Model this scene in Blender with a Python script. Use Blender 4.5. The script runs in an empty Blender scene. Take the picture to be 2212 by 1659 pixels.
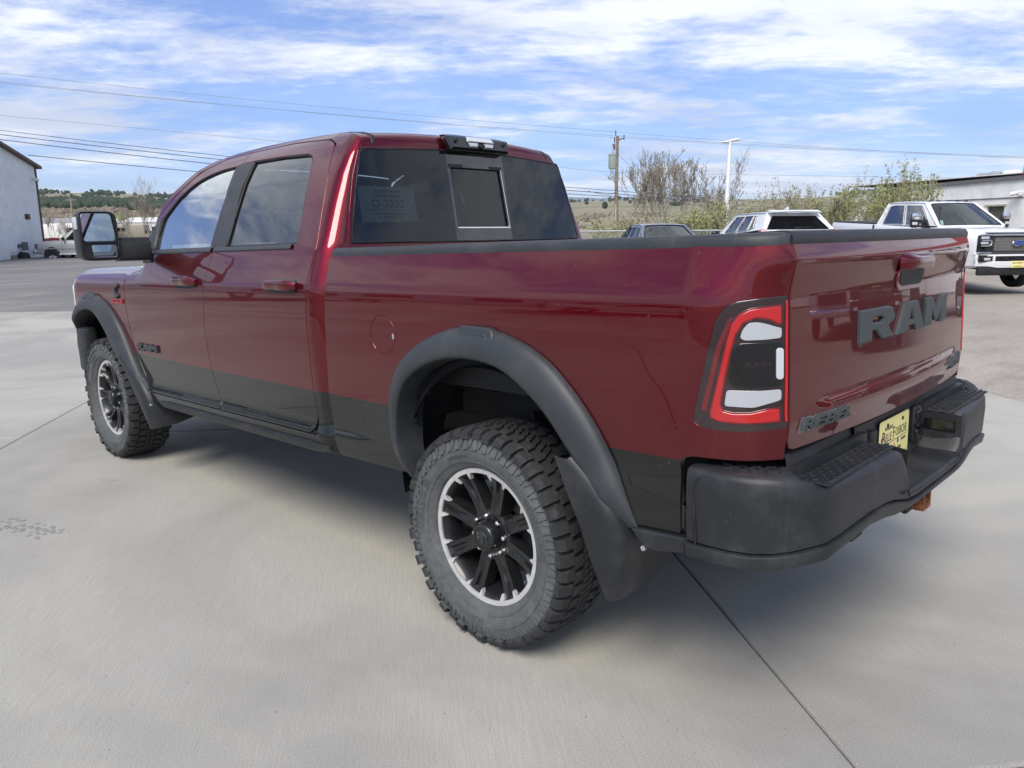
import bpy, bmesh, math, random
import numpy as np
from mathutils import Vector, Matrix, Quaternion
from mathutils.geometry import delaunay_2d_cdt
random.seed(7); RNG = np.random.default_rng(7)
SC_ = bpy.context.scene
COL = SC_.collection
R_ = math.radians
# ---------- camera ----------
CAM = Vector((-2.012, 2.919, 1.572))
cam = bpy.data.cameras.new('camera'); camo = bpy.data.objects.new('camera', cam); COL.objects.link(camo)
cam.sensor_width = 36; cam.lens = 1680.27 / 2212 * 36; cam.clip_end = 30000; cam.clip_start = .05
_yaw, _pit, _rol = -.807, .195, .008
_f = Vector((math.cos(_yaw) * math.cos(_pit), math.sin(_yaw) * math.cos(_pit), -math.sin(_pit)))
_r0 = Vector((math.sin(_yaw), -math.cos(_yaw), 0)); _d0 = _f.cross(_r0)
_r = math.cos(_rol) * _r0 + math.sin(_rol) * _d0; _d = -math.sin(_rol) * _r0 + math.cos(_rol) * _d0
camo.matrix_world = Matrix(((_r.x, -_d.x, -_f.x, CAM.x), (_r.y, -_d.y, -_f.y, CAM.y), (_r.z, -_d.z, -_f.z, CAM.z), (0, 0, 0, 1)))
SC_.camera = camo
def at(u, v, d):     # a point of the place seen at photo position u, v (2212 wide) and depth d; used only to read off where things stand
    return CAM + d * (_f + (u - 1106) / 1680.27 * _r + (v - 829.5) / 1680.27 * _d)
# ---------- light and sky ----------
SUN_EL, SUN_AZ = R_(48), R_(117)           # direction towards the sun: elevation, angle from +x
SUN_DIR = Vector((math.cos(SUN_EL) * math.cos(SUN_AZ), math.cos(SUN_EL) * math.sin(SUN_AZ), math.sin(SUN_EL)))
sun = bpy.data.lights.new('sun', 'SUN'); sun.energy = 2.95; sun.angle = R_(30); sun.color = (1, .935, .83)
suno = bpy.data.objects.new('sun', sun); COL.objects.link(suno)
suno.rotation_euler = (-SUN_DIR).to_track_quat('-Z', 'Y').to_euler()
world = bpy.data.worlds.new('World'); SC_.world = world; world.use_nodes = True
def build_world():
    nt = world.node_tree; N = nt.nodes; L = nt.links; N.clear()
    def n(t, **k):
        o = N.new(t)
        for a, b in k.items(): setattr(o, a, b)
        return o
    out = n('ShaderNodeOutputWorld'); bg = n('ShaderNodeBackground'); bg.inputs[1].default_value = .12
    L.new(bg.outputs[0], out.inputs[0])
    sky = n('ShaderNodeTexSky'); sky.sky_type = 'NISHITA'; sky.sun_disc = False
    sky.sun_elevation = SUN_EL; sky.sun_rotation = R_(90) - SUN_AZ
    sky.air_density = 1.15; sky.dust_density = .6; sky.ozone_density = 2.6; sky.altitude = 900
    geo = n('ShaderNodeTexCoord'); sep = n('ShaderNodeSeparateXYZ'); L.new(geo.outputs['Generated'], sep.inputs[0])
    def m(op, a, b=None, c=None, clamp=False):
        o = n('ShaderNodeMath', operation=op, use_clamp=clamp)
        for i, x in enumerate((a, b, c)):
            if x is None: continue
            if isinstance(x, (int, float)): o.inputs[i].default_value = x
            else: L.new(x, o.inputs[i])
        return o.outputs[0]
    zz = m('MAXIMUM', sep.outputs[2], 0.0); den = m('ADD', zz, .09)
    px = m('DIVIDE', sep.outputs[0], den); py = m('DIVIDE', sep.outputs[1], den)
    comb = n('ShaderNodeCombineXYZ'); L.new(px, comb.inputs[0]); L.new(py, comb.inputs[1])
    mp0 = n('ShaderNodeMapping'); mp0.inputs['Rotation'].default_value = (0, 0, R_(48)); L.new(comb.outputs[0], mp0.inputs[0]); mp = n('ShaderNodeMapping'); mp.inputs['Scale'].default_value = (1.0, .62, 1)
    mp.inputs['Location'].default_value = (3.3, 1.9, .4)
    L.new(mp0.outputs[0], mp.inputs[0])
    def noise(sc, det, rough, dist=0, w=None):
        o = n('ShaderNodeTexNoise'); o.inputs['Scale'].default_value = sc; o.inputs['Detail'].default_value = det
        o.inputs['Roughness'].default_value = rough; o.inputs['Distortion'].default_value = dist
        L.new(mp.outputs[0], o.inputs['Vector']); return o.outputs['Fac']
    big = noise(.55, 3, .5, .3); mid = noise(1.7, 10, .62, .25); fine = noise(8.5, 8, .68, .1)
    s = m('MULTIPLY_ADD', big, 1.1, m('MULTIPLY_ADD', mid, 1.0, m('MULTIPLY', fine, .44)))
    rp = n('ShaderNodeMapRange', interpolation_type='SMOOTHSTEP'); L.new(s, rp.inputs[0])
    rp.inputs[1].default_value = 1.08; rp.inputs[2].default_value = 1.46
    low = n('ShaderNodeMapRange'); L.new(sep.outputs[2], low.inputs[0])     # more veil towards the horizon
    low.inputs[1].default_value = .42; low.inputs[2].default_value = .05; low.inputs[3].default_value = 0; low.inputs[4].default_value = .30
    cov = m('ADD', rp.outputs[0], low.outputs[0], clamp=True)
    cov = m('MULTIPLY', cov, .93)
    # clouds have lighter tops and lavender grey thick parts
    shade = n('ShaderNodeMapRange', interpolation_type='SMOOTHSTEP'); sh = noise(1.15, 7, .55, .2)
    L.new(sh, shade.inputs[0]); shade.inputs[1].default_value = .40; shade.inputs[2].default_value = .66
    cc = n('ShaderNodeMix', data_type='RGBA'); L.new(shade.outputs[0], cc.inputs[0])
    cc.inputs[6].default_value = (7.0, 7.2, 7.6, 1); cc.inputs[7].default_value = (4.4, 4.8, 5.9, 1)
    tint = n('ShaderNodeMix', data_type='RGBA', blend_type='MULTIPLY'); tint.inputs[0].default_value = 1
    L.new(sky.outputs[0], tint.inputs[6]); tint.inputs[7].default_value = (.41, .60, .98, 1)
    mx = n('ShaderNodeMix', data_type='RGBA'); L.new(cov, mx.inputs[0]); L.new(tint.outputs[2], mx.inputs[6]); L.new(cc.outputs[2], mx.inputs[7])
    L.new(mx.outputs[2], bg.inputs[0])
build_world()
SC_.view_settings.view_transform = 'Standard'; SC_.view_settings.look = 'None'
SC_.view_settings.exposure = 0.42; SC_.view_settings.gamma = 1; SC_.view_settings.use_curve_mapping = False
SC_.render.engine = 'CYCLES'
SC_.cycles.max_bounces = 10; SC_.cycles.transparent_max_bounces = 24; SC_.cycles.sample_clamp_indirect = 8
SC_.cycles.caustics_reflective = False; SC_.cycles.caustics_refractive = False
# ---------- helpers ----------
def tag(o, label=None, cat=None, group=None, kind=None):
    if label: o['label'] = label
    if cat: o['category'] = cat
    if group: o['group'] = group
    if kind: o['kind'] = kind
    return o
def thing(name, label, cat, loc=(0, 0, 0), rz=0, group=None, ry=0):
    o = bpy.data.objects.new(name, None); COL.objects.link(o); o.empty_display_size = .2
    o.location = loc; o.rotation_euler = (0, ry, rz)
    return tag(o, label, cat, group)
def link(name, me, mat, parent=None, label=None, kind=None):
    o = bpy.data.objects.new(name, me); COL.objects.link(o)
    if parent is not None: o.parent = parent
    for m in (mat if isinstance(mat, (list, tuple)) else [mat]):
        if m is not None and len(me.materials) < (len(mat) if isinstance(mat, (list, tuple)) else 1): me.materials.append(m)
    if label: o['label'] = label
    if kind: o['kind'] = kind
    return o
def copy_tree(o, parent=None):
    c = o.copy(); COL.objects.link(c); c.parent = parent
    if parent is not None: c.matrix_parent_inverse = o.matrix_parent_inverse.copy()
    for ch in o.children: copy_tree(ch, c)
    return c
class MB:
    """collects simple shapes into one mesh"""
    def __init__(s): s.v = []; s.f = []; s.m = []; s.n = 0; s.mi = 0
    def add(s, V, F):
        V = np.asarray(V, float).reshape(-1, 3); b = s.n
        s.v.append(V); s.f += [tuple(int(i) + b for i in f) for f in F]; s.m += [s.mi] * len(F); s.n += len(V); return s
    def box(s, c, size, rot=None, r=0):
        c = np.array(c, float); h = np.array(size, float) / 2
        if r > 0:
            r = min(r, h.min() * .98)
            V, F = rbox(tuple(h), r); V = np.array(V)
        else:
            V = np.array([(x, y, z) for x in (-1, 1) for y in (-1, 1) for z in (-1, 1)], float) * h
            F = [(0, 1, 3, 2), (4, 6, 7, 5), (0, 4, 5, 1), (2, 3, 7, 6), (0, 2, 6, 4), (1, 5, 7, 3)]
        if rot is not None: V = V @ np.array(rot).T
        return s.add(V + c, F)
    def tube(s, path, r, n=8, caps=True, closed=False):
        P = [Vector(p) for p in path]; k = len(P); rr = r if hasattr(r, '__len__') else [r] * k
        V = []; up = None
        for i, p in enumerate(P):
            if closed: t = (P[(i + 1) % k] - P[i - 1])
            else: t = (P[min(i + 1, k - 1)] - P[max(i - 1, 0)])
            t.normalize()
            if up is None: up = Vector((0, 0, 1)) if abs(t.z) < .9 else Vector((1, 0, 0))
            a = t.cross(up).normalized(); b = t.cross(a).normalized(); up = -b if False else a.cross(t)
            for j in range(n):
                w = 2 * math.pi * j / n; V.append(p + rr[i] * (math.cos(w) * a + math.sin(w) * b))
        F = []
        for i in range(k if closed else k - 1):
            for j in range(n):
                a0 = i * n + j; a1 = i * n + (j + 1) % n; b0 = ((i + 1) % k) * n + j; b1 = ((i + 1) % k) * n + (j + 1) % n
                F.append((a0, a1, b1, b0))
        if caps and not closed: F += [tuple(range(n - 1, -1, -1)), tuple((k - 1) * n + j for j in range(n))]
        return s.add([tuple(v) for v in V], F)
    def cyl(s, p0, p1, r, n=16, r1=None): return s.tube([p0, p1], [r, r if r1 is None else r1], n)
    def lathe(s, prof, c=(0, 0, 0), axis='y', n=48, cap=False, a0=0, a1=2 * math.pi):
        """prof: (radius, along) pairs"""
        full = abs(a1 - a0 - 2 * math.pi) < 1e-6; cnt = n if full else n + 1
        V = []; m = len(prof)
        for i in range(cnt):
            w = a0 + (a1 - a0) * i / n; cw, sw = math.cos(w), math.sin(w)
            for r, a in prof:
                p = {'y': (r * cw, a, r * sw), 'x': (a, r * cw, r * sw), 'z': (r * cw, r * sw, a)}[axis]
                V.append((p[0] + c[0], p[1] + c[1], p[2] + c[2]))
        F = []
        for i in range(n):
            i2 = (i + 1) % cnt
            for j in range(m - 1): F.append((i * m + j, i * m + j + 1, i2 * m + j + 1, i2 * m + j))
        if cap and full: F.append(tuple(i * m for i in range(n))); F.append(tuple(i * m + m - 1 for i in range(n - 1, -1, -1)))
        return s.add(V, F)
    def grid(s, P, cu=False, cv=False):
        P = np.asarray(P, float); n, m = P.shape[:2]; F = []
        for i in range(n if cu else n - 1):
            for j in range(m if cv else m - 1):
                i2, j2 = (i + 1) % n, (j + 1) % m; F.append((i * m + j, i * m + j2, i2 * m + j2, i2 * m + j))
        return s.add(P.reshape(-1, 3), F)
    def prism(s, poly, fn, t0, t1, bev=0):
        """poly 2D outline, fn(u, v, t) -> xyz; closed slab from t0 to t1, with a chamfer on the t1 side"""
        tris, pts = tri_poly(poly); n = len(poly)
        rings = [(pts, t0), (pts, t1 - (bev if bev else 0))]
        if bev: rings.append((offset_poly(pts, -bev), t1))
        V = []
        for pp, t in rings: V += [fn(u, v, t) for u, v in pp]
        F = [tuple(reversed(t)) for t in tris] + [tuple(i + n * (len(rings) - 1) for i in t) for t in tris]
        for k in range(len(rings) - 1):
            for i in range(n):
                j = (i + 1) % n; F.append((k * n + i, k * n + j, (k + 1) * n + j, (k + 1) * n + i))
        return s.add(V, F)
    def mesh(s, name, smooth=None):
        me = bpy.data.meshes.new(name)
        V = np.concatenate(s.v) if s.v else np.zeros((0, 3))
        me.from_pydata([tuple(x) for x in V.tolist()], [], s.f)
        if any(s.m): me.polygons.foreach_set('material_index', s.m)
        bm = bmesh.new(); bm.from_mesh(me)
        if len(bm.faces) < 60000: bmesh.ops.recalc_face_normals(bm, faces=bm.faces)
        bm.to_mesh(me); bm.free()
        if smooth is not None:
            me.polygons.foreach_set('use_smooth', [True] * len(me.polygons)); me.set_sharp_from_angle(angle=R_(smooth))
        me.update(); return me
    def build(s, name, mat, parent=None, smooth=35, label=None, kind=None): return link(name, s.mesh(name, smooth), mat, parent, label, kind)
_rb = {}
def rbox(h, r, seg=2):
    k = (tuple(round(x, 5) for x in h), round(r, 5), seg)
    if k in _rb: return _rb[k]
    bm = bmesh.new(); bmesh.ops.create_cube(bm, size=2)
    for v in bm.verts: v.co = Vector((v.co.x * h[0], v.co.y * h[1], v.co.z * h[2]))
    bmesh.ops.bevel(bm, geom=list(bm.edges), offset=r, segments=seg, profile=.5, affect='EDGES')
    V = [tuple(v.co) for v in bm.verts]; F = [tuple(v.index for v in f.verts) for f in bm.faces]; bm.free()
    _rb[k] = (V, F); return _rb[k]
def tri_poly(poly):
    pts = [tuple(map(float, p)) for p in poly]; n = len(pts)
    a = sum(pts[i][0] * pts[(i + 1) % n][1] - pts[(i + 1) % n][0] * pts[i][1] for i in range(n))
    if a < 0: pts = pts[::-1]
    from mathutils.geometry import tessellate_polygon
    return [tuple(t) for t in tessellate_polygon([[Vector((x, y, 0)) for x, y in pts]])], pts
def offset_poly(pts, d):
    P = np.array(pts); n = len(P); out = []
    for i in range(n):
        a = P[i] - P[i - 1]; b = P[(i + 1) % n] - P[i]
        a /= (np.linalg.norm(a) + 1e-12); b /= (np.linalg.norm(b) + 1e-12)
        na = np.array([a[1], -a[0]]); nb = np.array([b[1], -b[0]]); m = na + nb; k = m @ m
        m = m / (k if k > .5 else .5) * 2 if k > 1e-9 else na
        out.append(tuple(P[i] + m * d * (1 if k > 1e-9 else 1)))
    return out
def inside(pts, poly):
    x, y = pts[:, 0], pts[:, 1]; P = np.array(poly); r = np.zeros(len(pts), bool); j = len(P) - 1
    for i in range(len(P)):
        xi, yi = P[i]; xj, yj = P[j]
        c = ((yi > y) != (yj > y)) & (x < (xj - xi) * (y - yi) / ((yj - yi) if yj != yi else 1e-12) + xi); r ^= c; j = i
    return r
def densify(poly, h):
    out = []; n = len(poly)
    for i in range(n):
        a = np.array(poly[i], float); b = np.array(poly[(i + 1) % n], float); k = max(1, int(math.ceil(np.linalg.norm(b - a) / h)))
        out += [tuple(a + (b - a) * t / k) for t in range(k)]
    return out
def rounded(poly, r, seg=5, only=None):
    """round the corners of a polygon (r may be a dict index -> radius)"""
    out = []; n = len(poly)
    for i in range(n):
        p = np.array(poly[i], float); a = np.array(poly[i - 1], float) - p; b = np.array(poly[(i + 1) % n], float) - p
        rr = r.get(i, 0) if isinstance(r, dict) else r
        la, lb = np.linalg.norm(a), np.linalg.norm(b); q = min(rr, la * .48, lb * .48)
        if q <= 0: out.append(tuple(p)); continue
        A = p + a / la * q; B = p + b / lb * q
        for t in np.linspace(0, 1, seg + 1): out.append(tuple((1 - t) ** 2 * A + 2 * t * (1 - t) * p + t * t * B))
    return out
def spline(pts, k=6, closed=False):
    P = [np.array(p, float) for p in pts]; n = len(P); out = []
    for i in range(n if closed else n - 1):
        p0 = P[i - 1] if (closed or i > 0) else 2 * P[0] - P[1]; p1 = P[i]; p2 = P[(i + 1) % n]
        p3 = P[(i + 2) % n] if (closed or i + 2 < n) else 2 * P[-1] - P[-2]
        for t in np.arange(k) / k:
            out.append(tuple(.5 * (2 * p1 + (p2 - p0) * t + (2 * p0 - 5 * p1 + 4 * p2 - p3) * t * t + (3 * p1 - p0 - 3 * p2 + p3) * t ** 3)))
    if not closed: out.append(tuple(P[-1]))
    return out
def panel_mesh(name, surf, outline, holes=(), h=.035, he=.02, flange=.018, bev=.0025, off=0.0, flip=False, ny=None):
    """sheet metal: outline (and holes) in surface coordinates laid on surf(u, v), with rounded edges folded inwards and exact normals"""
    loops = [densify(outline, he)] + [densify(q, he) for q in holes]
    B = np.concatenate([np.array(l) for l in loops]); E = []; b = 0
    for l in loops:
        E += [(b + i, b + (i + 1) % len(l)) for i in range(len(l))]; b += len(l)
    lo, hi = B[:len(loops[0])].min(0), B[:len(loops[0])].max(0)
    gx, gy = np.meshgrid(np.arange(lo[0] + h / 2, hi[0], h), np.arange(lo[1] + h / 2, hi[1], h)); G = np.stack([gx.ravel(), gy.ravel()], -1)
    keep = inside(G, loops[0])
    for q in loops[1:]: keep &= ~inside(G, q)
    G = G[keep]
    if len(G):
        d = np.full(len(G), 9.)
        for i in range(0, len(B), 400): d = np.minimum(d, np.sqrt(((G[:, None] - B[None, i:i + 400]) ** 2).sum(-1)).min(1))
        G = G[d > h * .45]
    A = np.concatenate([B, G]) if len(G) else B
    vo, eo, fo, ov, oe, of = delaunay_2d_cdt([Vector(p) for p in A.tolist()], E, [], 0, 1e-6)
    V2 = np.array([tuple(v) for v in vo])
    F = np.array([f for f in fo if len(f) == 3]); cen = V2[F].mean(1)
    ok = inside(cen, loops[0])
    for q in loops[1:]: ok &= ~inside(cen, q)
    F = F[ok]
    def frame(U):
        e = 2e-4; u, v = U[:, 0], U[:, 1]; P = surf(u, v)
        du = surf(u + e, v) - surf(u - e, v); dv = surf(u, v + e) - surf(u, v - e)
        nn = np.cross(du, dv); nn /= (np.linalg.norm(nn, axis=1)[:, None] + 1e-15)
        return P, nn * (-1 if flip else 1), du, dv
    P, Nn, _, _ = frame(V2); verts = [P + Nn * off]; norms = [Nn]; faces = F.tolist()
    if flip: faces = [f[::-1] for f in faces]
    a = V2[F]; ar = np.cross(a[:, 1] - a[:, 0], a[:, 2] - a[:, 0])
    faces = [f if s > 0 else f[::-1] for f, s in zip(faces, ar)]
    # flange
    base = len(V2); idx0 = 0
    mapv = {}
    for k, ol in enumerate(ov):
        for q in ol: mapv[q] = k
    for li, l in enumerate(loops):
        n = len(l); L = np.array(l); ids = [mapv.get(idx0 + i, None) for i in range(n)]; idx0 += n
        if any(i is None for i in ids): continue
        P, Nn, du, dv = frame(L); P = P + Nn * off
        t = np.roll(P, -1, 0) - np.roll(P, 1, 0); o = np.cross(t, Nn); o /= (np.linalg.norm(o, axis=1)[:, None] + 1e-15)
        area = np.cross(L, np.roll(L, -1, 0)).sum()
        sgn = (1 if area > 0 else -1) * (-1 if flip else 1) * (1 if li == 0 else -1)
        o = o * sgn
        r1 = P + o * bev - Nn * bev; r2 = P + o * bev - Nn * (flange); n1 = o * .9 + Nn * .15
        verts += [r1, r2]; norms += [o * .85 + Nn * .5, o]
        for i in range(n):
            j = (i + 1) % n; q = [(ids[i], ids[j], base + j, base + i), (base + i, base + j, base + n + j, base + n + i)]
            if sgn * (-1 if flip else 1) * (1) < 0 if False else False: pass
            faces += q
        base += 2 * n
    V = np.concatenate(verts); NN = np.concatenate(norms)
    return finish_mesh(name, V, faces, NN)
def finish_mesh(name, V, faces, NN=None):
    if NN is not None:      # orient each face by its vertex normals
        out = []
        for f in faces:
            p = V[list(f)]; n = np.cross(p[1] - p[0], p[2] - p[0]); m = NN[list(f)].sum(0)
            out.append(tuple(f) if n @ m >= 0 else tuple(f)[::-1])
        faces = out
    me = bpy.data.meshes.new(name); me.from_pydata([tuple(x) for x in V.tolist()], [], [tuple(f) for f in faces])
    me.polygons.foreach_set('use_smooth', [True] * len(me.polygons)); me.update()
    if NN is not None:
        NN = NN / (np.linalg.norm(NN, axis=1)[:, None] + 1e-12)
        me.normals_split_custom_set_from_vertices([tuple(x) for x in NN.tolist()])
    return me
def grid_mesh(name, P, cu=False, cv=False, up=None):
    """smooth surface with normals from the grid itself"""
    P = np.asarray(P, float); n, m = P.shape[:2]
    g0 = np.gradient(P, axis=0); g1 = np.gradient(P, axis=1); N = np.cross(g0, g1); N /= (np.linalg.norm(N, axis=2)[..., None] + 1e-15)
    if up is not None and (N * np.array(up)).sum() < 0: N = -N
    F = []
    for i in range(n - 1):
        for j in range(m - 1): F.append((i * m + j, i * m + j + 1, (i + 1) * m + j + 1, (i + 1) * m + j))
    return finish_mesh(name, P.reshape(-1, 3), F, N.reshape(-1, 3))
def mirrored(o, parent=None, name=None):
    """the same part on the other side of the vehicle (y -> -y)"""
    me = o.data.copy(); n = len(me.vertices); co = np.empty(n * 3); me.vertices.foreach_get('co', co); co = co.reshape(-1, 3); co[:, 1] *= -1
    faces = [tuple(reversed(p.vertices)) for p in me.polygons]; mi = [p.material_index for p in me.polygons]; sm = [p.use_smooth for p in me.polygons]
    NN = None
    if me.has_custom_normals:
        cn = np.empty(len(me.loops) * 3); me.loops.foreach_get('normal', cn) if False else me.corner_normals.foreach_get('vector', cn)
        li = np.empty(len(me.loops), int); me.loops.foreach_get('vertex_index', li); NN = np.zeros((n, 3)); NN[li] = cn.reshape(-1, 3); NN[:, 1] *= -1
    m2 = bpy.data.meshes.new(me.name); m2.from_pydata([tuple(x) for x in co.tolist()], [], faces)
    m2.polygons.foreach_set('use_smooth', sm); m2.polygons.foreach_set('material_index', mi)
    for mt in o.data.materials: m2.materials.append(mt)
    m2.update()
    if NN is not None: m2.normals_split_custom_set_from_vertices([tuple(x) for x in NN.tolist()])
    elif True: m2.set_sharp_from_angle(angle=R_(35))
    r = bpy.data.objects.new(name or o.name.split('.')[0], m2); COL.objects.link(r); r.parent = parent or o.parent
    r.matrix_basis = o.matrix_basis.copy()
    for k in ('label', 'kind'):
        if k in o: r[k] = o[k]
    bpy.data.meshes.remove(me)
    return r
_txt = {}
def text_geo(s, size=1, ext=.05, bev=0, res=3):
    k = (s, size, ext, bev, res)
    if k in _txt: return _txt[k]
    c = bpy.data.curves.new('lettering', 'FONT'); c.body = s; c.size = size; c.extrude = ext; c.bevel_depth = bev; c.resolution_u = res
    c.align_x = 'CENTER'; c.align_y = 'CENTER'
    o = bpy.data.objects.new('lettering', c); COL.objects.link(o); dg = bpy.context.evaluated_depsgraph_get(); dg.update()
    me = bpy.data.meshes.new_from_object(o.evaluated_get(dg)); n = len(me.vertices); co = np.empty(n * 3); me.vertices.foreach_get('co', co)
    F = [tuple(p.vertices) for p in me.polygons]; bpy.data.objects.remove(o); bpy.data.curves.remove(c); bpy.data.meshes.remove(me)
    _txt[k] = (co.reshape(-1, 3), F); return _txt[k]
def put_text(mb, s, fn, w=None, h=None, ext=.002, bold=0, shear=0, res=3):
    """text filling a w x h rectangle centred at 0, mapped by fn(u, v, t) -> xyz"""
    V, F = text_geo(s, 1, 0.5, bold, res); V = V.copy()
    lo, hi = V.min(0), V.max(0); V -= (lo + hi) / 2; d = hi - lo
    sx = w / d[0] if w else h / d[1]; sy = h / d[1] if h else sx
    V[:, 0] *= sx; V[:, 1] *= sy; V[:, 0] += V[:, 1] * shear; V[:, 2] = (V[:, 2] / d[2] + .5) * ext
    mb.add([fn(*p) for p in V], F)
# ---------- body surfaces of the maroon pickup (x forward, y left, z up, metres) ----------
def smooth_table(pts, sigma, lo=0.3, hi=2.3, step=0.001):
    zs = np.arange(lo, hi, step)
    ys = np.interp(zs, [a for a, b in pts], [b for a, b in pts])
    n = int(4 * sigma / step)
    k = np.exp(-0.5 * (np.arange(-n, n + 1) * step / sigma) ** 2); k /= k.sum()
    pad = np.concatenate([2 * ys[0] - ys[n:0:-1], ys, 2 * ys[-1] - ys[-2:-n - 2:-1]])
    return zs, np.convolve(pad, k, 'valid')
LOWP = [(.40, .90), (.53, .94), (.585, .985), (.64, .997), (.688, .993), (.702, .984), (.725, .979), (.82, .984), (.95, .993), (1.1, 1.001), (1.22, 1.005), (1.33, 1.003), (1.365, .999)]
DOORP = LOWP + [(1.45, .975), (1.53, .950), (1.548, .940), (1.74, .862), (1.88, .800), (1.967, .750), (2.02, .712), (2.055, .678), (2.09, .63), (2.2, .45)]
FENDP = LOWP + [(1.39, .985), (1.42, .95), (1.44, .89), (1.452, .82), (1.47, .6)]
LOWB = [(.40, .90), (.53, .94), (.585, .980), (.64, .990), (.74, .992)]
T_BED = smooth_table(LOWB + [p for p in DOORP if p[0] > .8], .012)
T_DOOR = smooth_table(DOORP, .007)
T_FEND = smooth_table(FENDP, .012)
def sstep(x, a, b):
    t = np.clip((np.asarray(x, float) - a) / (b - a), 0, 1); return t * t * (3 - 2 * t)
def side_y(x, z):
    wb = sstep(x, .45, .85); d = np.interp(z, *T_DOOR) * wb + np.interp(z, *T_BED) * (1 - wb); f = np.interp(z, *T_FEND); w = sstep(x, 2.95, 3.35)
    return d * (1 - w) + f * w + .006 * np.sin((np.asarray(x) - .2) * .8) - .006
TGP = [(.85, -1.128), (.92, -1.131), (1.0, -1.139), (1.03, -1.136), (1.10, -1.135), (1.34, -1.128), (1.365, -1.1275), (1.40, -1.1345), (1.452, -1.144), (1.458, -1.1435), (1.51, -1.127)]
T_TG = smooth_table(TGP, .005)
RC, SC = .311, -.87            # rear corner of the bed
FC, FX = .50, 4.15             # front corner of the fender
def P_bed(s, z):
    s = np.asarray(s, float); z = np.asarray(z, float)
    ph = np.clip((SC - s) / RC, 0, 2.2)
    x = np.where(s < SC, SC - RC * np.sin(ph), s)
    dy = np.where(s < SC, RC * (1 - np.cos(ph)), 0)
    pf = np.clip((s - FX) / FC, 0, 2)
    x = np.where(s > FX, FX + FC * np.sin(pf), x); dy = np.where(s > FX, FC * (1 - np.cos(pf)), dy)
    y = side_y(x, z); w = sstep(ph, .15, .95); y = y + (1.0 - y) * w      # the corner stands upright beside the tailgate
    x = x + (np.interp(z, *T_TG) + 1.130) * w * w      # and carries the ridge of the tailgate
    return np.stack([x, y - dy, z + 0 * s], -1)
CS, CRX, CRY, CRP = 1.075, .112, .085, .115   # rear corner of the cab
def P_cab(s, z):
    s = np.asarray(s, float); z = np.asarray(z, float)
    ph = np.clip((CS - s) / CRP, 0, 1.75)
    x = np.where(s < CS, CS - CRX * np.sin(ph), s)
    dy = np.where(s < CS, np.interp(z, [1.5, 1.98], [.108, .042]) * (1 - np.cos(ph)), 0)
    lean = .155 * np.clip(z - 1.55, 0, 1) * (1 - sstep(s, .90, 1.45))
    return np.stack([x + lean, side_y(x, z) - dy, z + 0 * s], -1)
def P_tg(y, z):
    y = np.asarray(y, float); z = np.asarray(z, float)
    x = np.interp(z, *T_TG) - .045 * (1 - (y / .86) ** 2)
    return np.stack([x, y + 0 * z, z + 0 * y], -1)
def P_rear(y, z):
    y = np.asarray(y, float); z = np.asarray(z, float)
    return np.stack([.915 + .045 * (y / .8) ** 2 + .155 * (z - 1.55), y + 0 * z, z + 0 * y], -1)
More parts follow.
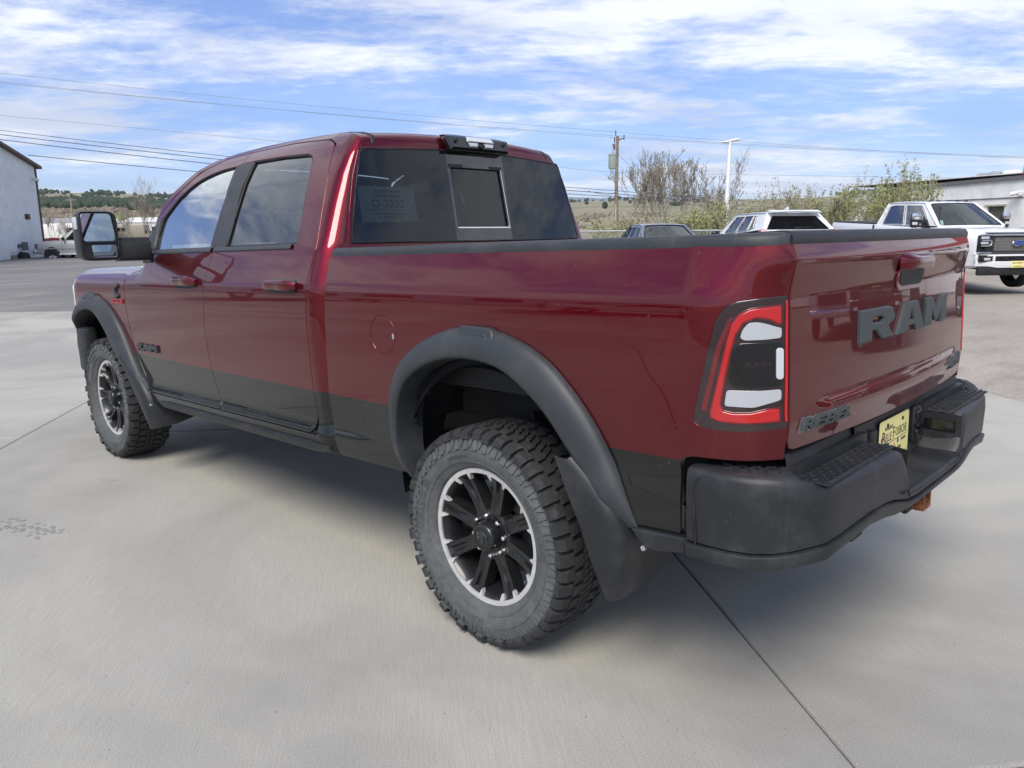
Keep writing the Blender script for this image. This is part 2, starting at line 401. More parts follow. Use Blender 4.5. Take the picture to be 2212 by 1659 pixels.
# ---------- materials ----------
class NT:
    def __init__(s, name):
        s.mat = bpy.data.materials.new(name); s.mat.use_nodes = True; s.nt = s.mat.node_tree; s.N = s.nt.nodes; s.L = s.nt.links; s.N.clear()
        s.out = s.N.new('ShaderNodeOutputMaterial')
    def n(s, t, _in=None, **k):
        o = s.N.new(t)
        for a, b in k.items(): setattr(o, a, b)
        if _in:
            for a, b in _in.items(): s.set(o, a, b)
        return o
    def set(s, o, a, b):
        sk = o.inputs[a]
        if isinstance(b, bpy.types.NodeSocket): s.L.new(b, sk)
        elif isinstance(b, bpy.types.Node): s.L.new(b.outputs[0], sk)
        else:
            if isinstance(b, (tuple, list)) and len(b) == 3 and sk.type == 'RGBA': b = (*b, 1)
            sk.default_value = b
    def co(s, kind='Object', scale=(1, 1, 1), rot=(0, 0, 0), loc=(0, 0, 0)):
        if kind == 'World': src = s.n('ShaderNodeNewGeometry').outputs['Position']
        else: src = s.n('ShaderNodeTexCoord').outputs[kind]
        if tuple(rot) != (0, 0, 0): src = s.n('ShaderNodeMapping', {'Vector': src, 'Rotation': rot}).outputs[0]
        mp = s.n('ShaderNodeMapping', {'Vector': src, 'Scale': scale, 'Location': loc}); return mp.outputs[0]
    def noise(s, vec, sc, det=4, rough=.55, dist=0):
        return s.n('ShaderNodeTexNoise', {'Vector': vec, 'Scale': sc, 'Detail': det, 'Roughness': rough, 'Distortion': dist}).outputs['Fac']
    def ramp(s, f, a, b, lo=0., hi=1., smooth=True):
        o = s.n('ShaderNodeMapRange', {'Value': f}, interpolation_type='SMOOTHSTEP' if smooth else 'LINEAR')
        for i, x in zip((1, 2, 3, 4), (a, b, lo, hi)): o.inputs[i].default_value = x
        return o.outputs[0]
    def mix(s, f, a, b, mode='MIX'):
        o = s.n('ShaderNodeMix', data_type='RGBA', blend_type=mode); s.set(o, 0, f); s.set(o, 6, a); s.set(o, 7, b); return o.outputs[2]
    def math(s, op, a, b=0., c=0.):
        return s.n('ShaderNodeMath', {0: a, 1: b, 2: c}, operation=op).outputs[0]
    def bump(s, h, st=.2, dist=.01, nrm=None):
        o = s.n('ShaderNodeBump', {'Height': h, 'Strength': st, 'Distance': dist})
        if nrm is not None: s.set(o, 'Normal', nrm)
        return o.outputs[0]
    def bsdf(s, **k):
        b = s.n('ShaderNodeBsdfPrincipled')
        nm = dict(col='Base Color', rough='Roughness', metal='Metallic', coat='Coat Weight', coati='Coat IOR', coatr='Coat Roughness', spec='Specular IOR Level', nrm='Normal', trans='Transmission Weight', alpha='Alpha', ior='IOR', emc='Emission Color', ems='Emission Strength', coatn='Coat Normal', sss='Subsurface Weight')
        for a, v in k.items(): s.set(b, nm[a], v)
        return b
    def done(s, sh):
        s.L.new(sh.outputs[0] if isinstance(sh, bpy.types.Node) else sh, s.out.inputs[0]); return s.mat
def plain(name, col, rough=.5, metal=0, coat=0, spec=.5, var=.12, vs=9, bump=0, bs=300):
    t = NT(name); c = t.co('Object'); n = t.noise(c, vs, 5, .6)
    cc = t.mix(t.ramp(n, .3, .7), tuple(x * (1 - var) for x in col), tuple(min(1, x * (1 + var)) for x in col))
    k = dict(col=cc, rough=t.ramp(n, .3, .7, rough * .9, min(1, rough * 1.1)), metal=metal, coat=coat, spec=spec, coatr=.03)
    if bump: k['nrm'] = t.bump(t.noise(c, bs, 2, .5), bump, .002)
    return t.done(t.bsdf(**k))
def dust(t, c, n0, lo=.60, hi=.66):
    return t.ramp(t.noise(c, n0, 2, .5), lo, hi)
def car_paint(name, col, two_tone=False, flake=.35, dirt=.5):
    t = NT(name); c = t.co('Object')
    big = t.noise(c, 1.3, 3, .5)
    fl = t.n('ShaderNodeTexVoronoi', {'Vector': c, 'Scale': 900.}, feature='F1')
    base = t.mix(t.ramp(fl.outputs['Color'], 0, 1), tuple(x * .75 for x in col), tuple(min(1, x * 1.25) for x in col))
    spots = t.ramp(t.noise(c, 95, 2, .5), .705, .76)
    streak = t.ramp(t.noise(t.co('Object', (28, 28, 1.6)), 1, 4, .6), .60, .8)
    metal = flake
    if two_tone:
        sx = t.n('ShaderNodeSeparateXYZ', {0: c}); x2 = t.math('MULTIPLY', sx.outputs[0], sx.outputs[0])
        edge = t.math('SUBTRACT', sx.outputs[2], t.math('MULTIPLY_ADD', x2, .0031, .8735))
        low = t.ramp(edge, -.0008, .0008, 1, 0)
        base = t.mix(low, base, (.0065, .0075, .0065)); metal = t.math('MULTIPLY', t.math('SUBTRACT', 1., low), flake)
    dd = t.math('MULTIPLY', t.math('MAXIMUM', spots, t.math('MULTIPLY', streak, .10)), .30 * dirt)
    base = t.mix(dd, base, (.42, .36, .30))
    rr = t.ramp(big, .3, .7, .40, .46)
    nrm = t.bump(t.noise(c, 5.5, 2, .5), .006, .02)
    return t.done(t.bsdf(col=base, metal=metal, rough=rr, coat=1., coatr=t.math('MULTIPLY_ADD', dd, .9, .018), coatn=nrm, spec=.08, coati=1.53))
def glass(name, tint, refl_rough=0.0, dirt=.04, boost=1.0, rc=(.97, 1, .985)):
    """window glass: clear or tinted, with a fresnel reflection scaled by hand for each glass"""
    t = NT(name); tr = t.n('ShaderNodeBsdfTransparent', {'Color': tint}); gl = t.n('ShaderNodeBsdfGlossy', {'Color': rc, 'Roughness': refl_rough})
    fr = t.n('ShaderNodeFresnel', {'IOR': 1.52}); f = t.math('MULTIPLY', fr.outputs[0], 1.75 * boost); f = t.math('MINIMUM', f, 1.)
    m = t.n('ShaderNodeMixShader', {0: f, 1: tr.outputs[0], 2: gl.outputs[0]})
    c = t.co('Object'); d = t.n('ShaderNodeBsdfDiffuse', {'Color': (.5, .5, .48)})
    dm = t.math('MULTIPLY_ADD', t.ramp(t.noise(c, 120, 3, .6), .55, .8), dirt, dirt * .25)
    return t.done(t.n('ShaderNodeMixShader', {0: dm, 1: m.outputs[0], 2: d.outputs[0]}))
def black_plastic(name, col=(.035, .037, .04), rough=.52, dusty=.35):
    t = NT(name); c = t.co('Object'); n1 = t.noise(c, 6, 5, .65); n2 = t.noise(t.co('Object', (30, 30, 3)), 1, 4, .6)
    d = t.math('MULTIPLY', t.ramp(n1, .42, .75), dusty); d = t.math('MULTIPLY_ADD', t.ramp(n2, .6, .8), dusty * .8, d)
    sp = t.ramp(t.noise(c, 130, 2, .5), .70, .74); d = t.math('MAXIMUM', d, t.math('MULTIPLY', sp, .4))
    cc = t.mix(d, col, (.13, .13, .125))
    return t.done(t.bsdf(col=cc, rough=t.ramp(n1, .3, .7, rough * .92, rough * 1.15), nrm=t.bump(t.noise(c, 420, 2, .5), .25, .0015), spec=.45))
M = {}
M['maroon'] = car_paint('maroon_paint', (.145, .0044, .0095), True, .90)
M['maroon1'] = car_paint('maroon_paint_plain', (.145, .0044, .0095), False, .90)
M['flare'] = black_plastic('flare_plastic', (.030, .034, .038), .46, .20)
M['plastic'] = black_plastic('bumper_plastic', (.016, .0175, .020), .45, .20)
M['plastic_d'] = black_plastic('dark_plastic', (.016, .017, .018), .55, .12)
M['rubber_seal'] = plain('rubber_seal', (.012, .012, .013), .6)
M['gloss_black'] = plain('gloss_black', (.008, .008, .009), .18, 0, .6)
M['trim_black'] = black_plastic('pillar_trim', (.030, .031, .033), .42, .2)
M['liner'] = black_plastic('wheel_liner', (.007, .009, .012), .75, .10)
M['under'] = plain('underbody', (.014, .014, .015), .7, var=.4, vs=5)
M['chrome'] = plain('chrome', (.75, .75, .76), .12, 1, var=.03)
M['steel'] = plain('steel', (.42, .41, .39), .38, 1, var=.15)
M['rotor'] = plain('brake_rotor', (.30, .26, .22), .45, .9, var=.25)
M['glass_front'] = glass('front_side_glass', (.80, .92, .90), boost=2.2)
M['glass_tint'] = glass('tinted_glass', (.26, .31, .34), boost=1.1)
M['glass_rear'] = glass('rear_glass', (.36, .40, .40), boost=.62)
M['glass_ws'] = glass('windshield_glass', (.78, .86, .84), boost=.8)
M['glass_dark'] = glass('dark_glass', (.05, .055, .06), boost=.45, rc=(.34, .34, .34))
def m_mirror():
    t = NT('mirror_glass'); return t.done(t.bsdf(col=(.72, .80, .80), metal=1., rough=.01))
M['mirror'] = m_mirror()
M['interior'] = plain('interior_black', (.022, .023, .026), .7, bump=.2)
M['seat'] = plain('seat_cloth', (.035, .037, .042), .8, bump=.3)
M['badge'] = plain('badge_grey', (.062, .073, .074), .48, .25, var=.05)
M['badge_edge'] = plain('badge_silver', (.3, .3, .3), .35, 1, var=.05)
M['badge_dark'] = plain('badge_black', (.055, .06, .064), .38, .5)
M['badge_red'] = plain('badge_red', (.42, .03, .035), .35)
M['paper'] = plain('paper', (.55, .66, .64), .8, var=.03)
M['ink'] = plain('ink', (.03, .035, .04), .8)
M['white_paint'] = car_paint('white_paint', (.80, .81, .80), False, .0, .2)
M['silver_paint'] = car_paint('silver_paint', (.50, .50, .48), False, .3, .3)
M['sedan_paint'] = car_paint('blue_grey_paint', (.15, .175, .22), False, .5, .2)
M['dark_paint'] = car_paint('dark_red_paint', (.05, .012, .016), False, .4, .2)
def lens(name, col, rough=.08, ribs=0):
    t = NT(name); c = t.co('Object'); k = dict(col=col, rough=.25, coat=1., coatr=.02, spec=.6)
    if ribs: k['nrm'] = t.bump(t.n('ShaderNodeTexWave', {'Vector': c, 'Scale': ribs}, bands_direction='X').outputs['Fac'], .25, .0015)
    return t.done(t.bsdf(**k))
M['lens_red'] = lens('lens_red', (.46, .007, .009)); M['lens_red2'] = lens('lens_dark_red', (.13, .004, .006))
M['lens_white'] = lens('lens_white', (.44, .46, .48), ribs=55)
M['cover'] = glass('lamp_cover', (.93, .90, .90), dirt=.02, boost=1.3)
M['lens_smoke'] = lens('lens_smoke', (.018, .006, .008)); M['lens_amber'] = lens('lens_amber', (.7, .25, .03))
M['lens_clear'] = lens('lens_clear', (.55, .58, .6), ribs=80)
M['headlight'] = lens('headlight_lens', (.62, .64, .66))
def m_tyre(name='tyre_rubber', dusty=1.):
    t = NT(name); c = t.co('Object'); sx = t.n('ShaderNodeSeparateXYZ', {0: c})
    r2 = t.math('SQRT', t.math('ADD', t.math('MULTIPLY', sx.outputs[0], sx.outputs[0]), t.math('MULTIPLY', sx.outputs[2], sx.outputs[2])))
    side = t.ramp(r2, .400, .375); n = t.noise(c, 7, 5, .65); n2 = t.noise(c, 38, 4, .6)
    f = t.math('MULTIPLY', side, t.ramp(n, .25, .7, .50, .88)); f = t.math('MULTIPLY', f, t.ramp(n2, .2, .7, .6, 1.))
    cc = t.mix(t.math('MULTIPLY', f, dusty), (.030, .031, .032), (.140, .150, .148))
    cc = t.mix(t.math('MULTIPLY', t.ramp(n2, .5, .75), .3), cc, (.12, .12, .115))
    return t.done(t.bsdf(col=cc, rough=.78, spec=.35, nrm=t.bump(n2, .25, .003)))
M['tyre'] = m_tyre(); M['tyre_letter'] = plain('tyre_lettering', (.075, .085, .085), .7)
M['rim'] = plain('rim_black', (.014, .015, .016), .34, .2, .3, var=.2)
def m_machined():
    t = NT('machined_rim'); c = t.co('Object')
    return t.done(t.bsdf(col=t.mix(t.ramp(t.noise(c, 30, 3), .3, .7), (.62, .61, .60), (.74, .73, .72)), metal=.45, rough=.33))
M['rim_silver'] = m_machined()
def m_rust():
    t = NT('rusty_steel'); c = t.co('Object'); n = t.noise(c, 60, 5, .7)
    return t.done(t.bsdf(col=t.mix(t.ramp(n, .35, .65), (.13, .045, .018), (.34, .135, .06)), rough=.9, nrm=t.bump(n, .6, .003)))
M['rust'] = m_rust()
M['plate_yellow'] = plain('plate_yellow', (.90, .81, .33), .4, var=.02)
M['blue_print'] = plain('blue_print', (.02, .06, .30), .4); M['red_print'] = plain('red_print', (.5, .03, .04), .4)
M['grey_print'] = plain('grey_print', (.25, .25, .25), .4); M['white'] = plain('white', (.8, .8, .8), .5, var=.03)
# --- ground materials ---
def m_concrete():
    t = NT('brushed_concrete'); w = t.co('World'); A = math.atan2(.613, -.79)
    al = t.co('World', (6, 120, 1), (0, 0, -A)); al2 = t.co('World', (.5, 7, 1), (0, 0, -A))
    br = t.noise(al, 1, 5, .65, .2); br2 = t.noise(al2, 1, 5, .65); big = t.noise(w, .35, 4, .6, .6); mid = t.noise(w, 1.7, 6, .6, .3); fin = t.noise(w, 120, 3, .6)
    oi = t.n('ShaderNodeObjectInfo')
    c = t.mix(t.ramp(br, .35, .65), (.396, .384, .334), (.452, .438, .382))
    c = t.mix(t.math('MULTIPLY', t.ramp(big, .38, .62), .90), c, (.292, .284, .258))
    c = t.mix(t.math('MULTIPLY', t.ramp(mid, .5, .75), .35), c, (.41, .396, .366))
    c = t.mix(t.math('MULTIPLY', t.ramp(br2, .52, .75), .14), c, (.33, .325, .312))
    gr = t.noise(w, 210, 4, .7); c = t.mix(t.math('MULTIPLY', t.ramp(gr, .48, .72), .75), c, (.22, .21, .19)); c = t.mix(t.math('MULTIPLY', t.ramp(gr, .5, .28), .60), c, (.56, .53, .47))
    pit = t.ramp(t.noise(w, 14, 4, .6), .66, .74); c = t.mix(t.math('MULTIPLY', pit, .28), c, (.25, .245, .235))
    st = t.ramp(t.noise(w, 2.6, 3, .5), .71, .76); c = t.mix(t.math('MULTIPLY', st, .40), c, (.24, .235, .225))
    warm = t.ramp(t.noise(w, .9, 3, .5, .4), .62, .78); c = t.mix(t.math('MULTIPLY', warm, .30), c, (.46, .41, .335))
    sp = t.ramp(t.noise(w, 48, 2, .5), .735, .76); c = t.mix(t.math('MULTIPLY', sp, .6), c, (.12, .115, .11))
    tone = t.ramp(oi.outputs['Random'], 0, 1, .95, 1.05); c = t.mix(1., c, t.n('ShaderNodeCombineColor', {0: tone, 1: tone, 2: tone}).outputs[0], 'MULTIPLY')
    b = t.bump(t.math('ADD', t.math('MULTIPLY', br, .6), t.math('MULTIPLY', fin, .8)), .6, .0028)
    return t.done(t.bsdf(col=c, rough=.86, nrm=b, spec=.35))
M['concrete'] = m_concrete()
def m_ground(name, cols, sc=(.4, 3, 60), rough=.95, bump=.5, stretch=(1, 1, 1), speck=.5):
    t = NT(name); w = t.co('World', stretch); a = t.noise(w, sc[0], 5, .6, .5); b = t.noise(w, sc[1], 6, .65); f = t.noise(t.co('World'), sc[2], 3, .6)
    c = t.mix(t.ramp(a, .35, .65), cols[0], cols[1]); c = t.mix(t.ramp(b, .45, .7), c, cols[2]); c = t.mix(t.math('MULTIPLY', t.ramp(f, .5, .72), speck), c, cols[3])
    return t.done(t.bsdf(col=c, rough=rough, nrm=t.bump(t.math('ADD', b, f), bump, .01), spec=.25))
M['asphalt'] = m_ground('old_asphalt', ((.165, .16, .155), (.21, .205, .195), (.25, .243, .228), (.12, .118, .115)), (.25, 1.2, 50), stretch=(1, .35, 1))
M['gravel'] = m_ground('gravel_lot', ((.34, .305, .26), (.40, .365, .31), (.30, .27, .235), (.20, .175, .15)), (.3, 2.2, 38), bump=.9, stretch=(1, .4, 1), speck=.7)
M['mark'] = plain('tyre_mark', (.30, .29, .265), .9)
M['joint'] = plain('joint_filler', (.11, .105, .098), .9)
def m_terrain():
    t = NT('rangeland'); g = t.n('ShaderNodeNewGeometry'); p = g.outputs['Position']; w = t.co('World', (1, 1, 1))
    d = t.n('ShaderNodeVectorMath', {0: p}, operation='LENGTH').outputs['Value']
    n1 = t.noise(w, .012, 6, .6, .5); n2 = t.noise(w, .08, 6, .65, .3); n3 = t.noise(w, .9, 5, .65)
    near = t.mix(t.ramp(n3, .4, .65), (.27, .235, .16), (.17, .165, .09)); near = t.mix(t.ramp(n2, .45, .6), near, (.25, .215, .15))
    farc = t.mix(t.ramp(n1, .42, .60), (.30, .265, .185), (.20, .20, .115)); farc = t.mix(t.math('MULTIPLY', t.ramp(n2, .55, .75), .6), farc, (.13, .125, .075))
    c = t.mix(t.ramp(d, 60, 260), near, farc)
    return t.done(t.bsdf(col=c, rough=1., spec=.1, nrm=t.bump(n3, .4, .1)))
M['terrain'] = m_terrain()
M['far_hill'] = plain('far_hill', (.12, .15, .16), 1, var=.1, vs=.002)  # blue of distant haze painted into the base colour
M['pine'] = plain('pine_foliage', (.035, .055, .030), .95, var=.5, vs=.1)
M['brush'] = plain('bare_brush', (.20, .165, .12), .95, var=.3, vs=.2)
M['bark'] = plain('grey_bark', (.27, .235, .20), .9, var=.3)
M['bark_pale'] = plain('pale_twigs', (.46, .42, .34), .9, var=.2)
M['leaf'] = plain('spring_leaf', (.27, .31, .10), .75, var=.35, vs=3)
M['leaf2'] = plain('bush_leaf', (.25, .255, .10), .8, var=.35, vs=3)
M['bud'] = plain('buds', (.26, .26, .15), .8, var=.25)
M['wood_pole'] = plain('pole_wood', (.23, .17, .12), .9, var=.3, vs=4)
M['galv'] = plain('galvanised', (.45, .46, .46), .5, .6, var=.15)
M['lamp_white'] = plain('pole_white', (.74, .76, .78), .4)
M['wire'] = plain('cable', (.05, .055, .07), .6); M['wire_grey'] = plain('cable_grey', (.22, .25, .30), .6)
M['siding'] = plain('white_siding', (.80, .82, .83), .45, .1, var=.06, vs=1)
M['brown_trim'] = plain('brown_trim', (.11, .065, .045), .6)
M['stucco'] = plain('white_stucco', (.80, .80, .79), .9, var=.10, vs=1.2, bump=.3, bs=20)
M['trim_grey'] = plain('grey_trim', (.14, .14, .15), .7)
M['red_metal'] = plain('red_metal', (.40, .025, .03), .45, var=.25)
M['tarp'] = plain('black_tarp', (.012, .012, .014), .55)
M['transformer'] = plain('transformer_green', (.30, .36, .33), .5)
# ---------- the setting ----------
E1 = np.array([-.785, .619]); E2 = np.array([.619, .785])     # directions of the slab joints
LOT_HIGH = np.array([9.5, -15.])
def rise(x, y):      # the far side of the lot lies a little higher
    s = (x - y * 1.0) / 1.414
    return .26 * sstep(s, 12.5, 17) * sstep(x, 3.5, 6.5)
def ground_z(x, y):
    x = np.asarray(x, float); y = np.asarray(y, float); d = np.hypot(x + 2, y - 3); az = np.degrees(np.arctan2(y - 3, x + 2))
    left = sstep(az, -45, -25)      # hills stand higher to the left
    t = np.interp(d, [0, 60, 110, 200, 350, 600, 1000, 1600, 2600, 4200, 7000, 9000], [0, 0, .001, .006, .013, .0195, .026, .031, .034, .034, .033, .020])
    tl = np.interp(d, [0, 60, 110, 200, 350, 600, 1000, 1600, 2600, 4200, 7000, 9000], [0, 0, .001, .005, .014, .021, .030, .038, .0455, .030, .0, -.01])
    k = t * (1 - left) + tl * left
    n = np.sin(x * .0021 + 1) * np.cos(y * .0017 + 2) * .5 + np.sin(x * .0061 + y * .004) * .25 + np.sin(az * .9) * .3 + np.sin(az * 2.3 + 1) * .15
    back = sstep(np.abs(az), 100, 140)
    k = k * (1 - .6 * back)
    return rise(x, y) * (1 - sstep(d, 40, 80)) + d * k * (1 + .06 * n) + .9 * (sstep(d, 300, 900)) * n
def make_ground():
    rs = np.concatenate([[0, 3], np.arange(6, 60, 1.5), np.geomspace(60, 9000, 120)]); az = np.linspace(0, 2 * np.pi, 361)
    Rr, A = np.meshgrid(rs, az, indexing='ij'); X = -2 + Rr * np.cos(A); Y = 3 + Rr * np.sin(A); Z = ground_z(X, Y) - .05
    me = grid_mesh('ground', np.stack([X, Y, Z], -1), up=(0, 0, 1)); link('ground', me, M['terrain'], kind='structure')
make_ground()
def sheet(name, poly, mat, dz, h=2.0):
    P = densify(poly, h); me = panel_mesh(name, lambda u, v: np.stack([u, v, rise(u, v) + dz + 0 * u], -1), P, h=h, he=h, flange=.04, bev=0)
    return link(name, me, mat, kind='structure')
def e12(a, b): return tuple(E1 * a + E2 * b)
sheet('asphalt_lot', [e12(-12.0, 26), e12(-12.0, -6), (20, -16), (30, -21), (62, -24), (75, 0), (50, 25), (20, 40)], M['asphalt'], -.012)
sheet('gravel_lot', [e12(12, -4.55), e12(-3.05, -4.55), e12(-3.05, -4.6), e12(-15.0, -4.6), (20, -17.5), (16, -26), (5, -34), (-12, -38), (-30, -22), (-20, -4)], M['gravel'], -.014)
sheet('service_road', [e12(50, 60), e12(12, 60), e12(8, 21.5), e12(8, -4.6), e12(60, -30)], M['asphalt'], -.018, 4)
G1, G2 = 4.6, 4.3
def make_slabs():
    g = .0042; i = 0; cache = {}
    for a in range(-4, 3):
        for b in range(-2, 6):
            a0, a1 = 1.57 + a * G1, 1.57 + (a + 1) * G1; b0, b1 = -.24 + b * G2, -.24 + (b + 1) * G2
            if a1 > 9 or a0 < -17: continue
            if b < -1 and a != 99: continue
            key = 'slab'
            if key not in cache:
                w, h = G1 / 2 - g, G2 / 2 - g; r = .012
                mb = MB(); n = 10
                def ring(k, z): return [(-w + k, -h + k, z), (w - k, -h + k, z), (w - k, h - k, z), (-w + k, h - k, z)]
                V = ring(0, -.12) + ring(0, -.008) + ring(r * .35, -.002) + ring(r, 0); F = []
                for q in range(3):
                    for j in range(4): F.append((q * 4 + j, q * 4 + (j + 1) % 4, q * 4 + 4 + (j + 1) % 4, q * 4 + 4 + j))
                F.append((12, 13, 14, 15)); mb.add(V, F); cache[key] = mb.mesh('concrete_slab')
            c = E1 * (a0 + a1) / 2 + E2 * (b0 + b1) / 2
            o = link('concrete_slab', cache[key], M['concrete'], kind='structure'); o.location = (c[0], c[1], 0); o.rotation_euler = (0, 0, math.atan2(E1[1], E1[0]))
    # filler lying low in the joints
    mb = MB()
    for a in range(-4, 4):
        x = 1.57 + a * G1; p, q = E1 * x + E2 * (-.24 - G2), E1 * x + E2 * (-.24 + 5 * G2)
        mb.box(((p[0] + q[0]) / 2, (p[1] + q[1]) / 2, -.012), (np.linalg.norm(q - p), .02, .006), Matrix.Rotation(math.atan2(E2[1], E2[0]), 3, 'Z'))
    for b in range(-1, 6):
        y = -.24 + b * G2; p, q = E1 * (1.57 - 4 * G1) + E2 * y, E1 * (1.57 + 2 * G1) + E2 * y
        mb.box(((p[0] + q[0]) / 2, (p[1] + q[1]) / 2, -.0125), (np.linalg.norm(q - p), .02, .006), Matrix.Rotation(math.atan2(E1[1], E1[0]), 3, 'Z'))
    mb.build('joint_filler', M['joint'], kind='structure')
make_slabs()
def make_grate():
    c = at(110, 638, 21.5); t = thing('drain_grate', 'dark steel trench drain grate in the pavement left of the maroon pickup', 'drain grate', (19.9, -3.1, 0.0), R_(-25))
    mb = MB(); mb.box((0, 0, -.004), (.5, 2.2, .012)); mb.build('frame', M['trim_grey'], t)
    k = MB()
    for i in range(16): k.box((0, -1 + i * .133, .006), (.4, .05, .012))
    k.build('bars', M['steel'], t)
make_grate()
def tyre_marks():
    c = at(55, 1140, 1.572 / .24); mb = MB(); rng = random.Random(8)
    k = (CAM.z) / (CAM.z - at(55, 1140, 1).z); c = CAM + (at(55, 1140, 1) - CAM) * k
    for i in range(16):
        for j in range(4):
            if rng.random() < .25: continue
            x, y = (i - 8) * .030 + rng.uniform(-.004, .004), (j - 1.5) * .045 + (i % 2) * .012; s = rng.uniform(.5, 1)
            mb.add([(x - .010 * s, y - .017 * s, 0), (x + .009 * s, y - .013, 0), (x + .012 * s, y + .016 * s, 0), (x - .008, y + .018 * s, 0)], [(0, 1, 2, 3)])
    o = mb.build('tyre_mark', M['mark'], kind='stuff'); o.location = (c.x, c.y, .002); o.rotation_euler = (0, 0, R_(20))
tyre_marks()
def make_far():
    # mountains on the horizon, their colour blued for haze
    for nm, a0, a1, dist, hz, sd in (('mountains', -62, 8, 13500, 560, 3),):
        az = np.radians(np.linspace(a0, a1, 160)); rows = []
        rng = np.random.default_rng(sd); ph = rng.uniform(0, 6, 8)
        prof = sum(np.sin(np.degrees(az) * f + p) * a for f, a, p in zip((.12, .31, .7, 1.3, 2.9, 5.1), (.25, .25, .16, .1, .06, .04), ph)) + .5
        pk = np.clip(prof, .05, 2)
        top = dist * np.interp(np.degrees(az), [-62, -46, -40, -20, -14, -9, -5, 8], [.039, .0405, .040, .040, .047, .053, .049, .03]) + 60 * (pk - .5)
        for r_, k in ((dist - 2500, 0), (dist - 1200, .6), (dist, 1), (dist + 2500, 0)):
            rows.append(np.stack([r_ * np.cos(az), r_ * np.sin(az), top * k - 30 * (k == 0)], -1))
        link(nm, grid_mesh(nm, np.array(rows), up=(0, 0, 1)), M['far_hill'], kind='structure')
make_far()
def crown_mesh(name, n, rng, spread, mat=None):
    """many small lumpy crowns as one mesh"""
    base = []; bm = bmesh.new(); bmesh.ops.create_icosphere(bm, subdivisions=1, radius=1); V0 = np.array([tuple(v.co) for v in bm.verts]); F0 = np.array([[v.index for v in f.verts] for f in bm.faces]); bm.free()
    V = []; F = []; b = 0
    for (x, y, z, r, h) in spread:
        v = V0 * (1 + rng.uniform(-.3, .3, (len(V0), 1))) * np.array([r, r, h]) + np.array([x, y, z + h * .75]); V.append(v); F.append(F0 + b); b += len(v)
    me = bpy.data.meshes.new(name); me.from_pydata(np.concatenate(V).tolist(), [], np.concatenate(F).tolist()); return me
def make_woods():
    rng = np.random.default_rng(5); S = []
    def band(n, az0, az1, d0, d1, dens, r0, r1, hh=1.3):
        for _ in range(n):
            a = rng.uniform(az0, az1); d = math.sqrt(rng.uniform(d0 * d0, d1 * d1)); k = math.sin(a * 1.7 + d * .004) + math.sin(a * .6 + d * .011 + 2) * .7 + rng.normal(0, .5)
            if k < dens: continue
            x, y = -2 + d * math.cos(R_(a)), 3 + d * math.sin(R_(a)); r = rng.uniform(r0, r1); S.append((x, y, float(ground_z(x, y)), r, r * rng.uniform(.9, hh)))
    band(7500, -32, 0, 900, 1450, -1.2, 2.2, 5); band(1100, -32, 0, 2150, 2650, .35, 3, 6); band(500, -32, 0, 1450, 2150, .8, 2.5, 5)
    band(420, -60, -34, 900, 2600, 1.25, 2.5, 5); band(700, -60, -34, 2700, 4300, .9, 4, 8)
    link('pine_wood', crown_mesh('pine_wood', 0, rng, S), M['pine'], kind='stuff')
    S.clear(); band(4200, -32, 0, 330, 900, -.6, .9, 2.3, 1.1); band(1900, -60, -34, 160, 700, .4, .35, 1.0, 1.0)
    link('valley_brush', crown_mesh('valley_brush', 0, rng, S), M['brush'], kind='stuff')
make_woods()
